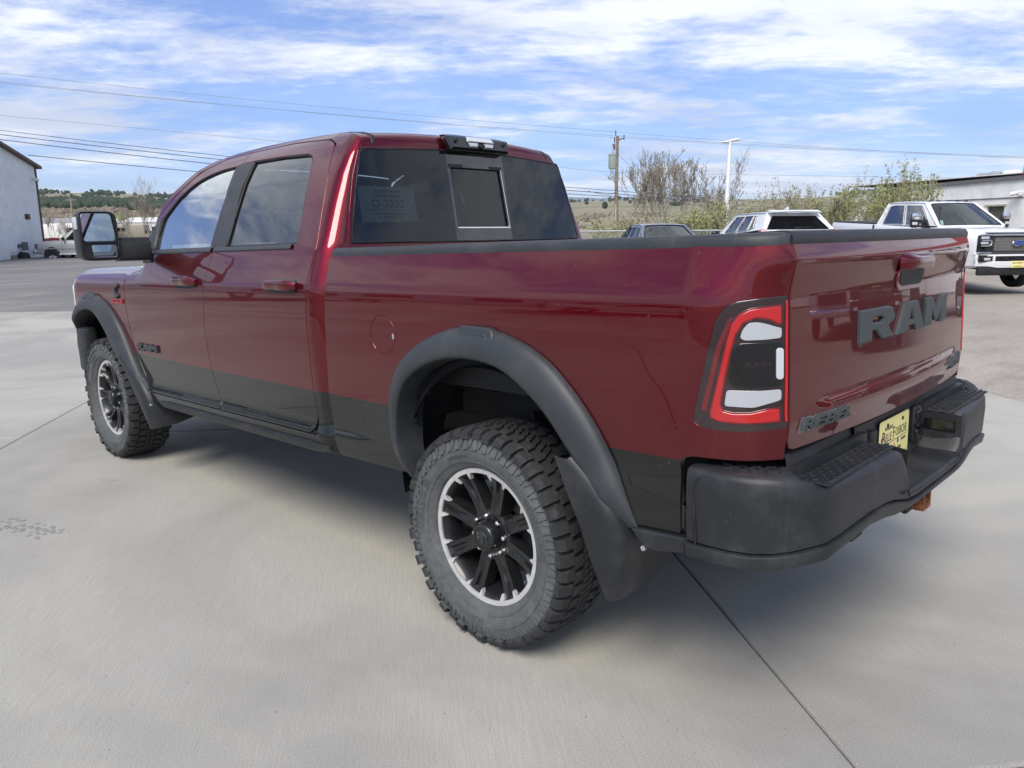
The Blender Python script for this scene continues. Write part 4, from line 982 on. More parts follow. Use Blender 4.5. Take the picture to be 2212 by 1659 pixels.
    def letter(outer, inner=None):
        f = lambda u, v, t: tuple(P_tg(kx(u), v) - np.array([t * .8, 0, 0])); mb = MB()
        poly = outer
        if inner:   # cut from the outline into the counter
            o = np.array(outer); i = np.array(inner); d = ((o[:, None] - i[None]) ** 2).sum(-1); a, b = np.unravel_index(d.argmin(), d.shape)
            ar = lambda q: sum(q[k][0] * q[(k + 1) % len(q)][1] - q[(k + 1) % len(q)][0] * q[k][1] for k in range(len(q)))
            inn = inner if ar(inner) * ar(outer) < 0 else inner[::-1]; b = inn.index(tuple(inner[b]) if tuple(inner[b]) in inn else inner[b])
            poly = outer[:a + 1] + inn[b:] + inn[:b + 1] + outer[a:]
            poly = [(p[0] + (1e-5 * k), p[1]) for k, p in enumerate(poly)]
        me = panel_mesh('letter', lambda u, v: P_tg(kx(np.asarray(u)), v) - np.array([.012, 0, 0]), [(u, v) for u, v in shrink(outer, .0055)], [[(u, v) for u, v in shrink(inner, -.0045)]] if inner else [], h=.05, he=.03, flange=.0001, bev=0, flip=True)
        V = [];
        for loop, sg in ((outer, 1), (inner, -1)) if inner else ((outer, 1),):
            a = shrink(loop, .0055 * sg if sg > 0 else -.0045); n = len(loop)
            b0 = [f(u, v, .015) for u, v in a]; b1 = [f(u, v, .010) for u, v in loop]; b2 = [f(u, v, -.003) for u, v in loop]
            mb.add(b0 + b1 + b2, [(k * n + i, k * n + (i + 1) % n, (k + 1) * n + (i + 1) % n, (k + 1) * n + i) for k in range(2) for i in range(n)])
        mb.add([tuple(v.co) for v in me.vertices], [tuple(p.vertices) for p in me.polygons]); bpy.data.meshes.remove(me)
        mb.build('letter', M['badge'], G, 15)
    def shrink(pts, d):
        P = np.array(pts, float); n = len(P); ar = sum(P[i][0] * P[(i + 1) % n][1] - P[(i + 1) % n][0] * P[i][1] for i in range(n)); sg = 1 if ar > 0 else -1; out = []
        for i in range(n):
            a = P[i] - P[i - 1]; b = P[(i + 1) % n] - P[i]; a /= np.linalg.norm(a); b /= np.linalg.norm(b)
            na = np.array([-a[1], a[0]]) * sg; nb = np.array([-b[1], b[0]]) * sg; m = na + nb; m /= max(.35, (m @ na)); out.append(tuple(P[i] + m * d))
        return out
    letter(R_o, R_i); letter(A_o, A_i); letter(M_o)
    for nm, s0, yc, zc, w, h in (('badge', 'REBEL', .645, .985, .285, .036), ('badge', '4x4', -.640, .996, .25, .046)):
        for ex, bd, mt, off in ((.004, .09, 'badge_edge', 0), (.011, .03, 'badge', .0)):
            mb = MB(); f = lambda u, v, t: tuple(P_tgd(yc - u, zc + v) - np.array([t, 0, 0]))
            put_text(mb, s0, f, w + (.012 if ex < .005 else 0), h + (.009 if ex < .005 else 0), ex, bold=bd, shear=.35); mb.build(nm, M[mt], G, 25)
    mb = MB(); sl = spline([(.40, 1.044), (.33, 1.054), (.13, 1.058), (-.15, 1.057), (-.39, 1.053), (-.435, 1.044), (-.33, 1.040), (0, 1.037), (.2, 1.037), (.34, 1.040)], 3, True)
    mb.prism(sl, fT, -.001, .0022); mb.build('crease_reflection', M['gloss_black'], G)  # gloss black leaf painting the dark reflection on the upward-facing crease
    # --- tail lights ---
    for sy in (1, -1):
        def FF(u, v, t):
            p = np.array(sidept(u, v, t)); p[1] *= sy; return tuple(p)
        def pl(name, poly, mat, t0, t1, bev=.0015, parent=None, h=.03):
            P2 = lambda u, v: P_bed(u, v)
            me = panel_mesh(name, P2, poly, flip=True, h=h, he=.012, off=t1, flange=t1 - t0, bev=bev); o = link(name, me, M[mat], parent)
            if sy < 0:
                r = mirrored(o, parent, name); bpy.data.objects.remove(o); o = r
            return o
        tl2 = [(-1.174, 1.357)] + [(x - .004 if x < -1.0 else x - .005, z - .003 if z > 1.2 else z + .002) for x, z in tlo[1:-1]] + [(-1.174, .992)]
        H = pl('taillight', tl2[::-1], 'lens_smoke', -.02, .001, .004, T)
        C_ = [(-1.158, 1.334), (-1.122, 1.331), (-1.070, 1.326), (-1.040, 1.312), (-1.020, 1.287), (-1.007, 1.240), (-.992, 1.170), (-.976, 1.098), (-.960, 1.030), (-.964, 1.014), (-.990, 1.005), (-1.059, 1.002), (-1.154, 1.009), (-1.154, 1.048), (-1.120, 1.047), (-1.073, 1.036), (-1.026, 1.034), (-.998, 1.040), (-.992, 1.058), (-1.002, 1.120), (-1.018, 1.200), (-1.032, 1.255), (-1.052, 1.287), (-1.086, 1.300), (-1.123, 1.294), (-1.145, 1.282), (-1.158, 1.280)]
        pl('red_lens', C_[::-1], 'lens_red2', 0, .003, .002, H, .02); pl('red_glow_strip', shrink(C_, .0055)[::-1], 'lens_red', .002, .006, .003, H, .02)  # brighter red strip paints the lens glow over a darker red base
        pl('outer_marker', [(-1.022, 1.305), (-1.010, 1.295), (-.979, 1.216), (-.955, 1.110), (-.936, 1.037), (-.951, 1.035), (-.968, 1.111), (-.992, 1.216), (-1.014, 1.275)][::-1], 'lens_red2', 0, .003, .001, H)
        pl('inner_marker', [(-1.1735, 1.345), (-1.170, 1.345), (-1.1685, 1.2), (-1.1685, 1.01), (-1.1735, 1.01)], 'lens_red', 0, .006, .001, H)
        pl('reversing_lens', rounded([(-1.044, 1.246), (-1.050, 1.268), (-1.066, 1.286), (-1.090, 1.288), (-1.117, 1.282), (-1.144, 1.273), (-1.156, 1.271), (-1.156, 1.245), (-1.108, 1.241), (-1.055, 1.240)], .008)[::-1], 'lens_white', 0, .004, .001, H)
        pl('indicator_lens', rounded([(-1.009, 1.098), (-1.100, 1.097), (-1.156, 1.100), (-1.156, 1.072), (-1.120, 1.062), (-1.080, 1.051), (-1.003, 1.054)], .008)[::-1], 'lens_white', 0, .004, .001, H)
        pl('centre_housing', rounded([(-1.027, 1.215), (-1.043, 1.229), (-1.160, 1.232), (-1.160, 1.118), (-1.14, 1.110), (-1.040, 1.109), (-1.020, 1.118), (-1.016, 1.128)], .01)[::-1], 'gloss_black', 0, .005, .003, H)
        pl('side_lamp', rounded([(-1.143, 1.214), (-1.158, 1.214), (-1.158, 1.132), (-1.143, 1.132)], .007)[::-1], 'lens_clear', .004, .011, .003, H)
        mb = MB(); put_text(mb, 'RAM', (lambda u, v, t: FF(-1.092 - u * sy, 1.172 + v, t + .0052)), .07, .014, .0008, bold=.02); mb.build('lettering', M['lens_smoke'], H)
    # --- fender flares ---
    def flare(outer, inner, yb, name='fender_flare', wid=.052):
        n = 44
        def rs(P):
            P = np.array(P); d = np.concatenate([[0], np.cumsum(np.linalg.norm(np.diff(P, axis=0), axis=1))]); t = np.linspace(0, d[-1], n); return np.stack([np.interp(t, d, P[:, 0]), np.interp(t, d, P[:, 1])], -1)
        O, I = rs(spline(outer, 5)), rs(spline(inner, 5)); rows = []
        for i in range(n):
            e = min(1, i / 4 + .15, (n - 1 - i) / 4 + .15); o, q = O[i], I[i]; row = []
            yb_o = float(side_y(o[0], o[1]))
            for t, k in ((-.02, -.015), (0, .002), (.03, .016), (.12, .028), (.30, .042), (.55, .050), (.80, .053), (.94, .048), (1.0, .038)):
                p = o + (q - o) * t; row.append((p[0], yb_o + (k * e if k > 0 else k) * wid / .052, p[1]))
            row.append((q[0] + (q[0] - o[0]) * .02, yb_o - .01, q[1] + (q[1] - o[1]) * .05)); row.append((q[0] + (q[0] - o[0]) * .1, yb_o - .09, q[1] + (q[1] - o[1]) * .12)); rows.append(row)
        me = grid_mesh(name, np.array(rows), up=(0, 1, 0)); o = link(name, me, M['flare'], T); m = mirrored(o, T); return o
    f_o = [(.385, .580), (.455, .68), (.497, .80), (.499, .88), (.480, .97), (.407, 1.072), (.300, 1.146), (.195, 1.192), (.09, 1.222), (-.03, 1.230), (-.145, 1.222), (-.260, 1.190), (-.376, 1.132), (-.479, 1.038), (-.562, .936), (-.626, .825), (-.680, .715), (-.715, .632)]
    f_i = [(.360, .560), (.405, .64), (.434, .75), (.420, .865), (.364, .981), (.242, 1.066), (.085, 1.112), (-.080, 1.115), (-.203, 1.086), (-.325, 1.010), (-.405, .935), (-.475, .845), (-.548, .755), (-.620, .675), (-.672, .622)]
    flare(f_o, f_i, 0)
    g_o = [(4.300, 1.000), (4.285, 1.060), (4.205, 1.150), (4.10, 1.220), (4.00, 1.255), (3.86, 1.272), (3.74, 1.268), (3.64, 1.245), (3.55, 1.205), (3.45, 1.135), (3.36, 1.040), (3.29, .945), (3.226, .855), (3.15, .775), (3.042, .680)]
    g_i = [(4.245, .985), (4.215, 1.050), (4.13, 1.110), (4.01, 1.154), (3.86, 1.168), (3.72, 1.140), (3.58, 1.050), (3.47, .935), (3.38, .84), (3.28, .765), (3.14, .690), (3.05, .645)]
    flare(g_o, g_i, 0)
    # raised pads on top of the flares
    for (x0, x1, zt, zb) in ((.095, -.175, 1.238, 1.150), (4.02, 3.70, 1.282, 1.195)):
        for sy in (1, -1):
            mb = MB(); w = x1 - x0; poly = [(x0 + w * .06, zb), (x0 + w * .20, zt - .012), (x0 + w * .26, zt), (x0 + w * .80, zt - .004), (x0 + w * .86, zt - .016), (x0 + w * 1.0, zb)]
            f = lambda u, v, t: (u, sy * (float(side_y(u, v)) + .014 + .030 * float(np.clip((zt - v) / (zt - zb), 0, 1)) + t), v)
            mb.prism(poly, f, -.02, .008, .006)
            mb.build('flare_pad', M['flare'], T, 30)
            mb = MB(); poly = [(x0 + w * .24, zb + .035), (x0 + w * .30, zt - .022), (x0 + w * .76, zt - .024), (x0 + w * .82, zb + .035), (x0 + w * .77, zb + .035), (x0 + w * .73, zt - .033), (x0 + w * .33, zt - .031), (x0 + w * .28, zb + .035)]
            mb.prism(poly, f, .0085, .0115, .001); mb.build('pad_ridge', M['flare'], T, 30)
    # --- wheel wells ---
    for x0, zc, r0, nm in ((-.01, .60, .52, 'wheel_well'), (3.83, .66, .54, 'wheel_well')):
        for sy in (1, -1):
            mb = MB(); a0, a1 = R_(-12), R_(192)
            prof = [(r0 - .01, .955), (r0 + .01, .93), (r0 + .02, .70)]
            mb.lathe(prof, (x0, 0, zc), 'y', 36, a0=a0, a1=a1) if sy > 0 else mb.lathe([(r, -y) for r, y in prof], (x0, 0, zc), 'y', 36, a0=a0, a1=a1)
            mb.lathe([(r0 - .045, sy * .955), (r0 - .035, sy * .935), (r0 - .01, sy * .93)], (x0, 0, zc), 'y', 36, a0=R_(28), a1=R_(160))
            w_ = mb.build(nm, M['liner'], T, 50)
            mb = MB()
            for a in (10, 28, 46, 130, 152, 172): mb.cyl((x0 + (r0 - .04) * math.cos(R_(a)), sy * .930, zc + (r0 - .04) * math.sin(R_(a))), (x0 + (r0 - .04) * math.cos(R_(a)), sy * .941, zc + (r0 - .04) * math.sin(R_(a))), .010, 8)
            mb.build('clips', M['plastic_d'], w_)
    # --- frame, axles, springs ---
    mb = MB()
    for sy in (1, -1):
        mb.box((1.6, sy * .46, .66), (5.6, .09, .20)); mb.box((.0, sy * .46, .80), (1.6, .085, .15)); mb.box((-.05, sy * .60, .90), (.5, .10, .08))
        mb.tube([(.75, sy * .53, .62), (.4, sy * .53, .50), (0, sy * .53, .48), (-.4, sy * .53, .54), (-.75, sy * .53, .66)], .035, 6)
        mb.cyl((-.15, sy * .55, .48), (-.28, sy * .50, .92), .035, 12); mb.box((.12, sy * .58, .83), (.14, .06, .16)); mb.cyl((3.77, sy * .5, .5), (3.72, sy * .48, .95), .07, 12)
    mb.box((-1.0, 0, .68), (.14, 1.2, .16)); mb.box((-.55, 0, .72), (.1, .95, .12))
    mb.build('chassis', M['under'], T)
    mb = MB(); mb.cyl((-.013, -.8, .425), (-.013, .8, .425), .06, 14); mb.lathe([(.0, -.16), (.12, -.13), (.18, 0), (.12, .13), (.0, .16)], (-.013, 0, .43), 'x', 20); mb.build('rear_axle', M['under'], T, 40)
    mb = MB(); mb.cyl((3.775, -.8, .54), (3.775, .8, .54), .055, 14); mb.build('front_axle', M['under'], T, 40)
    mb = MB(); mb.cyl((.6, .25, .62), (2.6, .2, .62), .06, 12); mb.cyl((.9, -.35, .6), (2.0, -.35, .6), .12, 14); mb.cyl((.9, -.35, .6), (-.9, -.62, .62), .04, 10); mb.build('exhaust', M['under'], T, 40)
    mb = MB(); mb.box((2.1, 0, .66), (2.4, 1.75, .04)); mb.box((1.02, 0, 1.05), (.04, 1.72, .85)); mb.box((3.25, 0, 1.0), (.06, 1.6, .75)); mb.build('cab_floor', M['under'], T)
    # yellow tag in the wheel well
    mb = MB(); mb.box((-.015, .585, .905), (.028, .004, .055), r=.002); mb.build('inspection_tag', M['plate_yellow'], T)
    # --- mud flaps ---
    for sy in (1, -1):
        for E_ in ([(-.432, .835, .05), (-.452, .78, .10), (-.487, .69, .135), (-.527, .60, .150), (-.560, .50, .10), (-.598, .41, .05), (-.612, .372, .03)],
                   [(3.352, .875, .04), (3.305, .80, .09), (3.245, .72, .13), (3.185, .63, .155), (3.125, .55, .11), (3.062, .46, .05), (3.040, .425, .03)]):
            rows = []
            for i, (x, z, w) in enumerate(E_):
                y = 1.048 - .006 * i; lift = .012 if i == 6 else 0
                rows.append([(x + .006, y - .012, z), (x, y, z), (x - w * .5, y + .001, z - .004), (x - w, y - .006, z + (.0 if i > 4 else -.01)), (x - w - .016, y - .03, z + .002), (x - w - .022, y - .15, z + .012), (x - w - .022, y - .28, z + .03 + lift), (x - w - .012, y - .325, z + .06 + lift)])
            mb = MB(); mb.grid([[(a, sy * b, c) for a, b, c in r] for r in rows]); mb.grid([[(a + .007, (b - .006) * sy, c) for a, b, c in r] for r in rows]); mb.build('mud_flap', M['plastic'], T, 60)
    for sy in (1, -1):
        mb = MB(); mb.prism([(-.700, .632), (-.895, .645), (-.90, .60), (-.78, .575), (-.745, .58)], lambda u, v, t: (u, sy * (.99 + t), v), -.05, .01, .006); mb.build('corner_bracket', M['plastic'], T)
        mb = MB(); mb.cyl((-.757, sy * 1.0, .583), (-.757, sy * 1.012, .583), .009, 8); mb.cyl((2.93, sy * 1.03, .60), (2.93, sy * 1.04, .60), .009, 8); mb.build('bolt', M['chrome'], T)
    # --- rear bumper ---
    yy = [1.004, 1.008, 1.004, .990, .962, .925, .880, .835, .76, .58, .47, .40, .355, .325, .305, .28, .2, .1, 0]
    xx = [-.905, -.97, -1.04, -1.10, -1.152, -1.190, -1.222, -1.250, -1.262, -1.276, -1.285, -1.290, -1.293, -1.295, -1.296, -1.297, -1.299, -1.300, -1.300]
    rows = []
    for sy, seq in ((1, range(len(yy))), (-1, range(len(yy) - 2, -1, -1))):
        for i in seq:
            y, x = yy[i], xx[i]; c = float(sstep(.345 - y, 0, .06)) if y < .36 else 0      # 0 on the side steps, 1 in the centre
            side = float(sstep(y, .84, .97))
            zt = (.838 + .030 * side) * (1 - c) + .700 * c
            zc_ = np.interp(y, [0, .2, .3, .42, .55, .8, 1.0], [.655, .655, .662, .690, .692, .668, .640]); zl = np.interp(y, [0, .3, .42, .52, .7, .85, 1.0], [.632, .630, .636, .655, .640, .612, .592])
            # inner ring position of the step
            if y > .80: xi, yi = min(max(x + .05, -1.12), -.93), .80
            else: xi, yi = -1.136, y
            nx, ny = (0, 1) if y > .99 else (-1, 0); 
            k = float(sstep(y, .80, 1.0)); d = np.array([-(1 - k), k]); d /= np.linalg.norm(d)
            def off(o, z): return (x + d[0] * o, sy * (y + d[1] * o), z)
            row = [(xi, sy * yi, zt + (0 if y < .85 else -.004)), off(-.045, zt + .001), off(-.018, zt - .001), off(-.006, zt - .008), off(0, zt - .022), off(.003, zt - .06 if c < .5 else zt - .03), off(.002, (zt + zc_) / 2), off(-.002, zc_ + .006), off(-.012, zc_ + .001), off(.005, zc_ - .003), off(.008, zc_ - .010), off(.001, zl + .006), off(-.03, zl), off(-.09, zl + .01)]
            rows.append(row)
    mb = MB(); mb.grid(rows); B = mb.build('rear_bumper', M['plastic'], T, 38)
    # separate corner cap panel outline (raised skin with a groove)
    # body of the bumper under the tailgate
    mb = MB()
    for sy in (1, -1):
        P = [[(-1.090, sy * y, .898), (-1.120, sy * y, .904), (-1.128, sy * y, .897), (-1.132, sy * y, .872), (-1.140, sy * y, .842)] for y in (.845, .7, .5, .34, .30)]
        mb.grid(P); mb.box((-1.14, sy * .57, .80), (.04, .55, .14))
        # side wall of the centre notch
    P = [[(-1.09, y, .900), (-1.13, y, .902), (-1.140, y, .892), (-1.142, y, .72), (-1.150, y, .702), (-1.30, y, .700)] for y in (.36, .2, 0, -.2, -.36)]
    mb.grid(P)
    for sy in (1, -1):
        P = [[(-1.13, sy * .305, z), (-1.20, sy * .305, z), (-1.26, sy * .307, z), (-1.292, sy * .312, z - .004)] for z in (.700, .76, .80, .838)]
        mb.grid(P)
    mb.build('bumper_wall', M['plastic'], B, 35)
    # tread pads: rows of overlapping scales
    for sy in (1, -1):
        mb = MB(); mb.box((-1.196, sy * .580, .8395), (.118, .54, .005), r=.002); pd = mb.build('step_pad', M['plastic_d'], B)
        mb = MB()
        for i in range(6):
            for j in range(11):
                x = -1.150 - i * .0188; y = (.330 + j * .050 + (i % 2) * .025); z = .842
                if y > .835: continue
                mb.add([(x + .009, sy * (y - .023), z), (x + .009, sy * (y + .023), z), (x - .007, sy * (y + .019), z + .0075), (x - .007, sy * (y - .019), z + .0075), (x - .0085, sy * (y + .022), z), (x - .0085, sy * (y - .022), z)], [(0, 1, 2, 3), (3, 2, 4, 5), (0, 3, 5), (1, 4, 2)])
        for i in range(0):
            for j in range(9):
                a = R_(8 + j * 9); r = .235 - i * .022; x = -.93 - r * math.sin(a) * .95 - .03; y = .70 + r * math.cos(a) + .0; z = .862 - .018 * (a > R_(50))
                if y < .80: continue
                mb.box((x, sy * y, z), (.012, .014, .006), Matrix.Rotation(sy * -a, 3, 'Z'))
        oy = np.interp(np.linspace(0, 1, 200), np.linspace(0, 1, len(yy[2:9])), yy[2:9]); ox = np.interp(np.linspace(0, 1, 200), np.linspace(0, 1, len(xx[2:9])), xx[2:9])
        for o_ in (.050, .068, .086):
            for k in range(0, 190, 22):
                a = k + (11 if o_ == .068 else 0); y, x = oy[a], ox[a]; ty, tx = oy[min(a + 6, 199)] - oy[a - 6 if a > 6 else 0], ox[min(a + 6, 199)] - ox[a - 6 if a > 6 else 0]; q = math.hypot(tx, ty) + 1e-9; tx /= q; ty /= q; nx, ny = ty, -tx
                if nx < 0 and ny > 0: nx, ny = -nx, -ny
                cx_, cy_ = x + abs(ty) * 0 + (o_ if abs(ty) > .7 else o_ * .6), y - (o_ if abs(tx) > .7 else o_ * .6)
                sd_ = float(sstep(y, .84, .97)); z = .838 + .030 * sd_ + .0035
                mb.box((cx_, sy * cy_, z), (.010, .028, .006), Matrix.Rotation(math.atan2(sy * ty, tx) - math.pi / 2, 3, 'Z'))
        mb.build('step_grip', M['plastic'], B, None, kind='stuff')
    # corner cap seam
    for sy in (1, -1):
        pts = []
        path = [(1.0055, -.935, .635), (1.0075, -.932, .74), (1.006, -.935, .82), (1.004, -.952, .846), (.999, -1.00, .850), (.985, -1.07, .848), (.958, -1.132, .842), (.915, -1.180, .835), (.865, -1.212, .825), (.835, -1.228, .812)]
        mb = MB(); mb.tube([(x - .001, sy * (y + .000), z) for y, x, z in spline(path, 4)], .0048, 6); mb.build('cap_seam', M['gloss_black'], B, 60)
    # step lamps, plug, centre bracket
    for sy in (1, -1):
        pass
    mb = MB(); mb.box((-1.148, -.245, .80), (.028, .075, .145), r=.018); pg = mb.build('trailer_plug', M['plastic_d'], B, 40)
    mb = MB(); mb.box((-1.165, -.245, .80), (.014, .085, .014), r=.004); mb.box((-1.16, -.235, .838), (.02, .05, .045), r=.01); mb.box((-1.16, -.235, .765), (.02, .05, .045), r=.01); mb.build('plug_cover', M['gloss_black'], pg, 40)
    mb = MB(); 
    for sy in (1, -1):
        b_ = MB(); yw = sy * .303; f = lambda u, v, t: (u, yw - sy * t, v)
        b_.prism([(-1.165, .815), (-1.275, .810), (-1.275, .770), (-1.165, .775)], f, 0, .003, .001); q = b_.build('step_lamp', M['gloss_black'], B)
        b_ = MB(); b_.prism([(-1.235, .805), (-1.266, .803), (-1.266, .782), (-1.245, .784)], f, .003, .005); b_.build('lens', M['badge_dark'], q)
    mb.box((-1.150, .215, .83), (.02, .045, .06), r=.006); mb.build('plate_bracket', M['plastic_d'], B, 40)
    # licence plate
    pz, py, px_ = .782, 0.0, -1.150; hw, hh = .152, .091
    Fp = lambda u, v, t: (px_ - t - .012 * (v - pz) / hh * -1 * 0, u, v)
    mb = MB(); mb.prism(rounded([(hw, pz + hh), (-hw, pz + hh), (-hw, pz - hh), (hw, pz - hh)], .016), Fp, 0, .0022); PL = mb.build('licence_plate', M['plate_yellow'], T, 30)
    def ptxt(s0, yc, zc, w, h, mat='ink', bold=0, shear=0):
        mb = MB(); put_text(mb, s0, lambda u, v, t: Fp(py - yc - u, pz + zc + v, t + .0023), w, h, .0006, bold=bold, shear=shear); mb.build('lettering', M[mat], PL)
    ptxt('WAREING', -.062, .058, .085, .014)
    ptxt('B', -.112, .026, .028, .050); ptxt('ELLE', -.062, .024, .062, .030); ptxt('F', -.006, .030, .020, .044); ptxt('OURCHE', .070, .030, .118, .032)
    mb = MB(); mb.prism([(.12, pz - .002), (-.13, pz + .006), (-.13, pz + .008), (.12, pz)], Fp, .002, .0028); mb.build('underline', M['ink'], PL)
    ptxt('RAM', .098, -.008, .045, .012, 'ink', .03); ptxt('Jeep', .058, -.034, .036, .018, 'ink', .01); ptxt('DODGE', -.035, -.014, .042, .008, 'grey_print'); ptxt('MOTORS.COM', .035, -.068, .20, .022, 'ink')
    ptxt('//', .004, -.014, .010, .010, 'red_print', .02)
    mb = MB(); mb.prism([(.092 + .0135 * math.cos(a), pz - .030 + .0095 * math.sin(a)) for a in np.linspace(0, 6.283, 17)[:-1]], Fp, .0022, .0030); mb.prism([(-.040 + .0085 * math.cos(a), pz - .006 + .0095 * math.sin(a)) for a in np.linspace(0, 6.283, 13)[:-1]], Fp, .0022, .0028)
    mb.prism([(.137, pz + .03), (.116, pz + .038), (.116, pz + .020), (.137, pz + .014)], Fp, .0022, .0026); mb.build('logo', M['blue_print'], PL)
    mb = MB(); mb.prism([(.128, pz + .034), (.112, pz + .037), (.112, pz + .033), (.128, pz + .030)], Fp, .0028, .0031); mb.prism([(.130, pz + .024), (.110, pz + .028), (.110, pz + .024), (.130, pz + .020)], Fp, .0028, .0031); mb.build('flag_stripe', M['red_print'], PL)
    mb = MB(); put_text(mb, 'Ford', lambda u, v, t: Fp(.092 - u, pz - .030 + v, t + .0031), .017, .008, .0003); mb.build('lettering', M['white'], PL)
    mb = MB(); mb.prism([(.052, pz - .040), (.030, pz - .046), (.012, pz - .036), (.030, pz - .038)], Fp, .0022, .0027); mb.build('logo', M['grey_print'], PL)
    for y in (.078, -.078): mb = MB(); mb.cyl((px_ - .001, y, pz + .070), (px_ - .006, y, pz + .070), .0065, 10); mb.build('screw', M['ink'], PL)
    # hitch receiver and tow ring
    mb = MB(); o_, i_ = .040, .027; X0, X1 = -1.02, -1.275
    def sq(x, r): return [(x, r, .590 + r), (x, -r, .590 + r), (x, -r, .590 - r), (x, r, .590 - r)]
    mb.add(sq(X1, o_) + sq(X1, i_) + sq(X1 + .07, i_) + sq(X1 + .07, o_), [(i, (i + 1) % 4, 4 + (i + 1) % 4, 4 + i) for i in range(4)] + [(4 + i, 4 + (i + 1) % 4, 8 + (i + 1) % 4, 8 + i) for i in range(4)] + [(i, (i + 1) % 4, 12 + (i + 1) % 4, 12 + i) for i in range(4)])
    hr = mb.build('hitch_receiver', M['rust'], T)
    mb = MB(); mb.box((-1.10, 0, .590), (.20, .090, .090)); mb.box((-1.215, 0, .590), (.025, .12, .12), r=.02); mb.build('receiver_tube', M['plastic_d'], hr)
    mb = MB(); mb.tube([(-1.17 + .042 * math.cos(a), .16 + .036 * math.sin(a), .585) for a in np.linspace(0, 2 * math.pi, 20)[:-1]], .010, 8, closed=True); mb.box((-1.10, .16, .60), (.09, .03, .04)); mb.build('tow_ring', M['plastic_d'], T, 50)
    # --- towing mirror ---
    for sy in (1, -1):
        y0 = 1.275
        mb = MB(); P = []
        for t, sc, dx in ((0, .93, 0), (.004, .985, 0), (.02, 1.0, 0), (.06, .99, 0), (.11, .93, 0), (.145, .80, 0), (.16, .55, 0)):
            ring = []
            for a in np.linspace(0, 2 * math.pi, 40)[:-1]:
                ca, sa = math.cos(a), math.sin(a); e = .36
                ring.append((2.772 + t, sy * (y0 + .108 * sc * np.sign(ca) * abs(ca) ** e), 1.644 + .141 * sc * np.sign(sa) * abs(sa) ** e))
            P.append(ring)
        mb.grid(P, cv=True); mb.add(P[0], [tuple(range(39))]); mb.add(P[-1], [tuple(range(39))])
        mr = mb.build('side_mirror', M['plastic'], T, 50)
        ff = lambda u, v, t: (2.772 - t, sy * u, v)
        mb = MB(); mb.prism(rounded([(1.364, 1.768), (1.206, 1.768), (1.186, 1.615), (1.360, 1.613)], .02), ff, -.002, .0015); mb.build('mirror_glass', M['mirror'], mr)
        mb = MB(); mb.prism(rounded([(1.322, 1.592), (1.188, 1.592), (1.188, 1.522), (1.316, 1.522)], .008), ff, -.002, .0015); mb.build('spotter_glass', M['mirror'], mr)
        mb = MB(); mb.tube([(2.7705, sy * y, z) for y, z in rounded([(1.372, 1.777), (1.198, 1.777), (1.180, 1.604), (1.368, 1.604)], .025)], .004, 6, closed=True); mb.tube([(2.7705, sy * y, z) for y, z in rounded([(1.372, 1.602), (1.180, 1.602), (1.180, 1.513), (1.366, 1.513)], .02)], .003, 6, closed=True); mb.build('bezel', M['gloss_black'], mr, 60)
        mb = MB(); mb.box((2.80, sy * 1.386, 1.715), (.05, .010, .07), r=.005); mb.build('turn_lamp', M['lens_clear'], mr)
        mb = MB(); mb.box((2.845, sy * 1.075, 1.560), (.12, .20, .125), r=.02); mb.box((2.842, sy * 1.07, 1.61), (.10, .17, .05), r=.01)
        mb.prism([(2.84, 1.48), (2.98, 1.48), (3.07, 1.56), (2.95, 1.70), (2.89, 1.745), (2.875, 1.64)], lambda u, v, t: (u, sy * (.945 - (v - 1.50) * .40 + t), v), -.02, .022, .010)
        mb.build('mirror_arm', M['plastic'], mr, 40)
        mb = MB(); mb.box((2.783, sy * 1.075, 1.555), (.006, .15, .085), r=.003); mb.build('arm_cover', M['plastic_d'], mr, 40)
    # --- interior ---
    def seat(x, y, w, nm='seat'):
        mb = MB(); mb.box((x + .25, y, 1.02), (.52, w, .16), r=.05); q = mb.build(nm, M['seat'], T, 50)
        R0 = Matrix.Rotation(R_(-14), 3, 'Y'); mb = MB(); mb.box((x - .06, y, 1.36), (.14, w, .62), R0, r=.06); mb.build('backrest', M['seat'], q, 50)
        return q
    for y in (.40, -.40):
        q = seat(2.0, y, .52); mb = MB(); mb.box((1.835, y, 1.775), (.11, .27, .19), Matrix.Rotation(R_(-10), 3, 'Y'), r=.04); mb.tube([(1.86, y + .05, 1.62), (1.84, y + .05, 1.75)], .006, 6); mb.tube([(1.86, y - .05, 1.62), (1.84, y - .05, 1.75)], .006, 6); mb.build('headrest', M['seat'], q, 50)
    q = seat(1.22, 0, 1.5, 'rear_bench')
    for y in (.48, 0, -.48):
        mb = MB(); mb.box((1.085, y, 1.70 if y else 1.64), (.10, .26, .15), Matrix.Rotation(R_(-8), 3, 'Y'), r=.035); mb.tube([(1.09, y + .04, 1.55), (1.09, y + .04, 1.66)], .005, 6); mb.tube([(1.09, y - .04, 1.55), (1.09, y - .04, 1.66)], .005, 6); mb.build('headrest', M['seat'], q, 50)
    mb = MB(); mb.box((3.0, 0, 1.36), (.36, 1.62, .26), r=.08); mb.box((2.86, 0, 1.28), (.2, .3, .4), r=.05); D = mb.build('dashboard', M['interior'], T, 50)
    mb = MB(); R0 = Matrix.Rotation(R_(25), 3, 'Y'); ring = [Vector((2.66, .40, 1.40)) + R0 @ Vector((0, .19 * math.cos(a), .19 * math.sin(a))) for a in np.linspace(0, 2 * math.pi, 28)[:-1]]
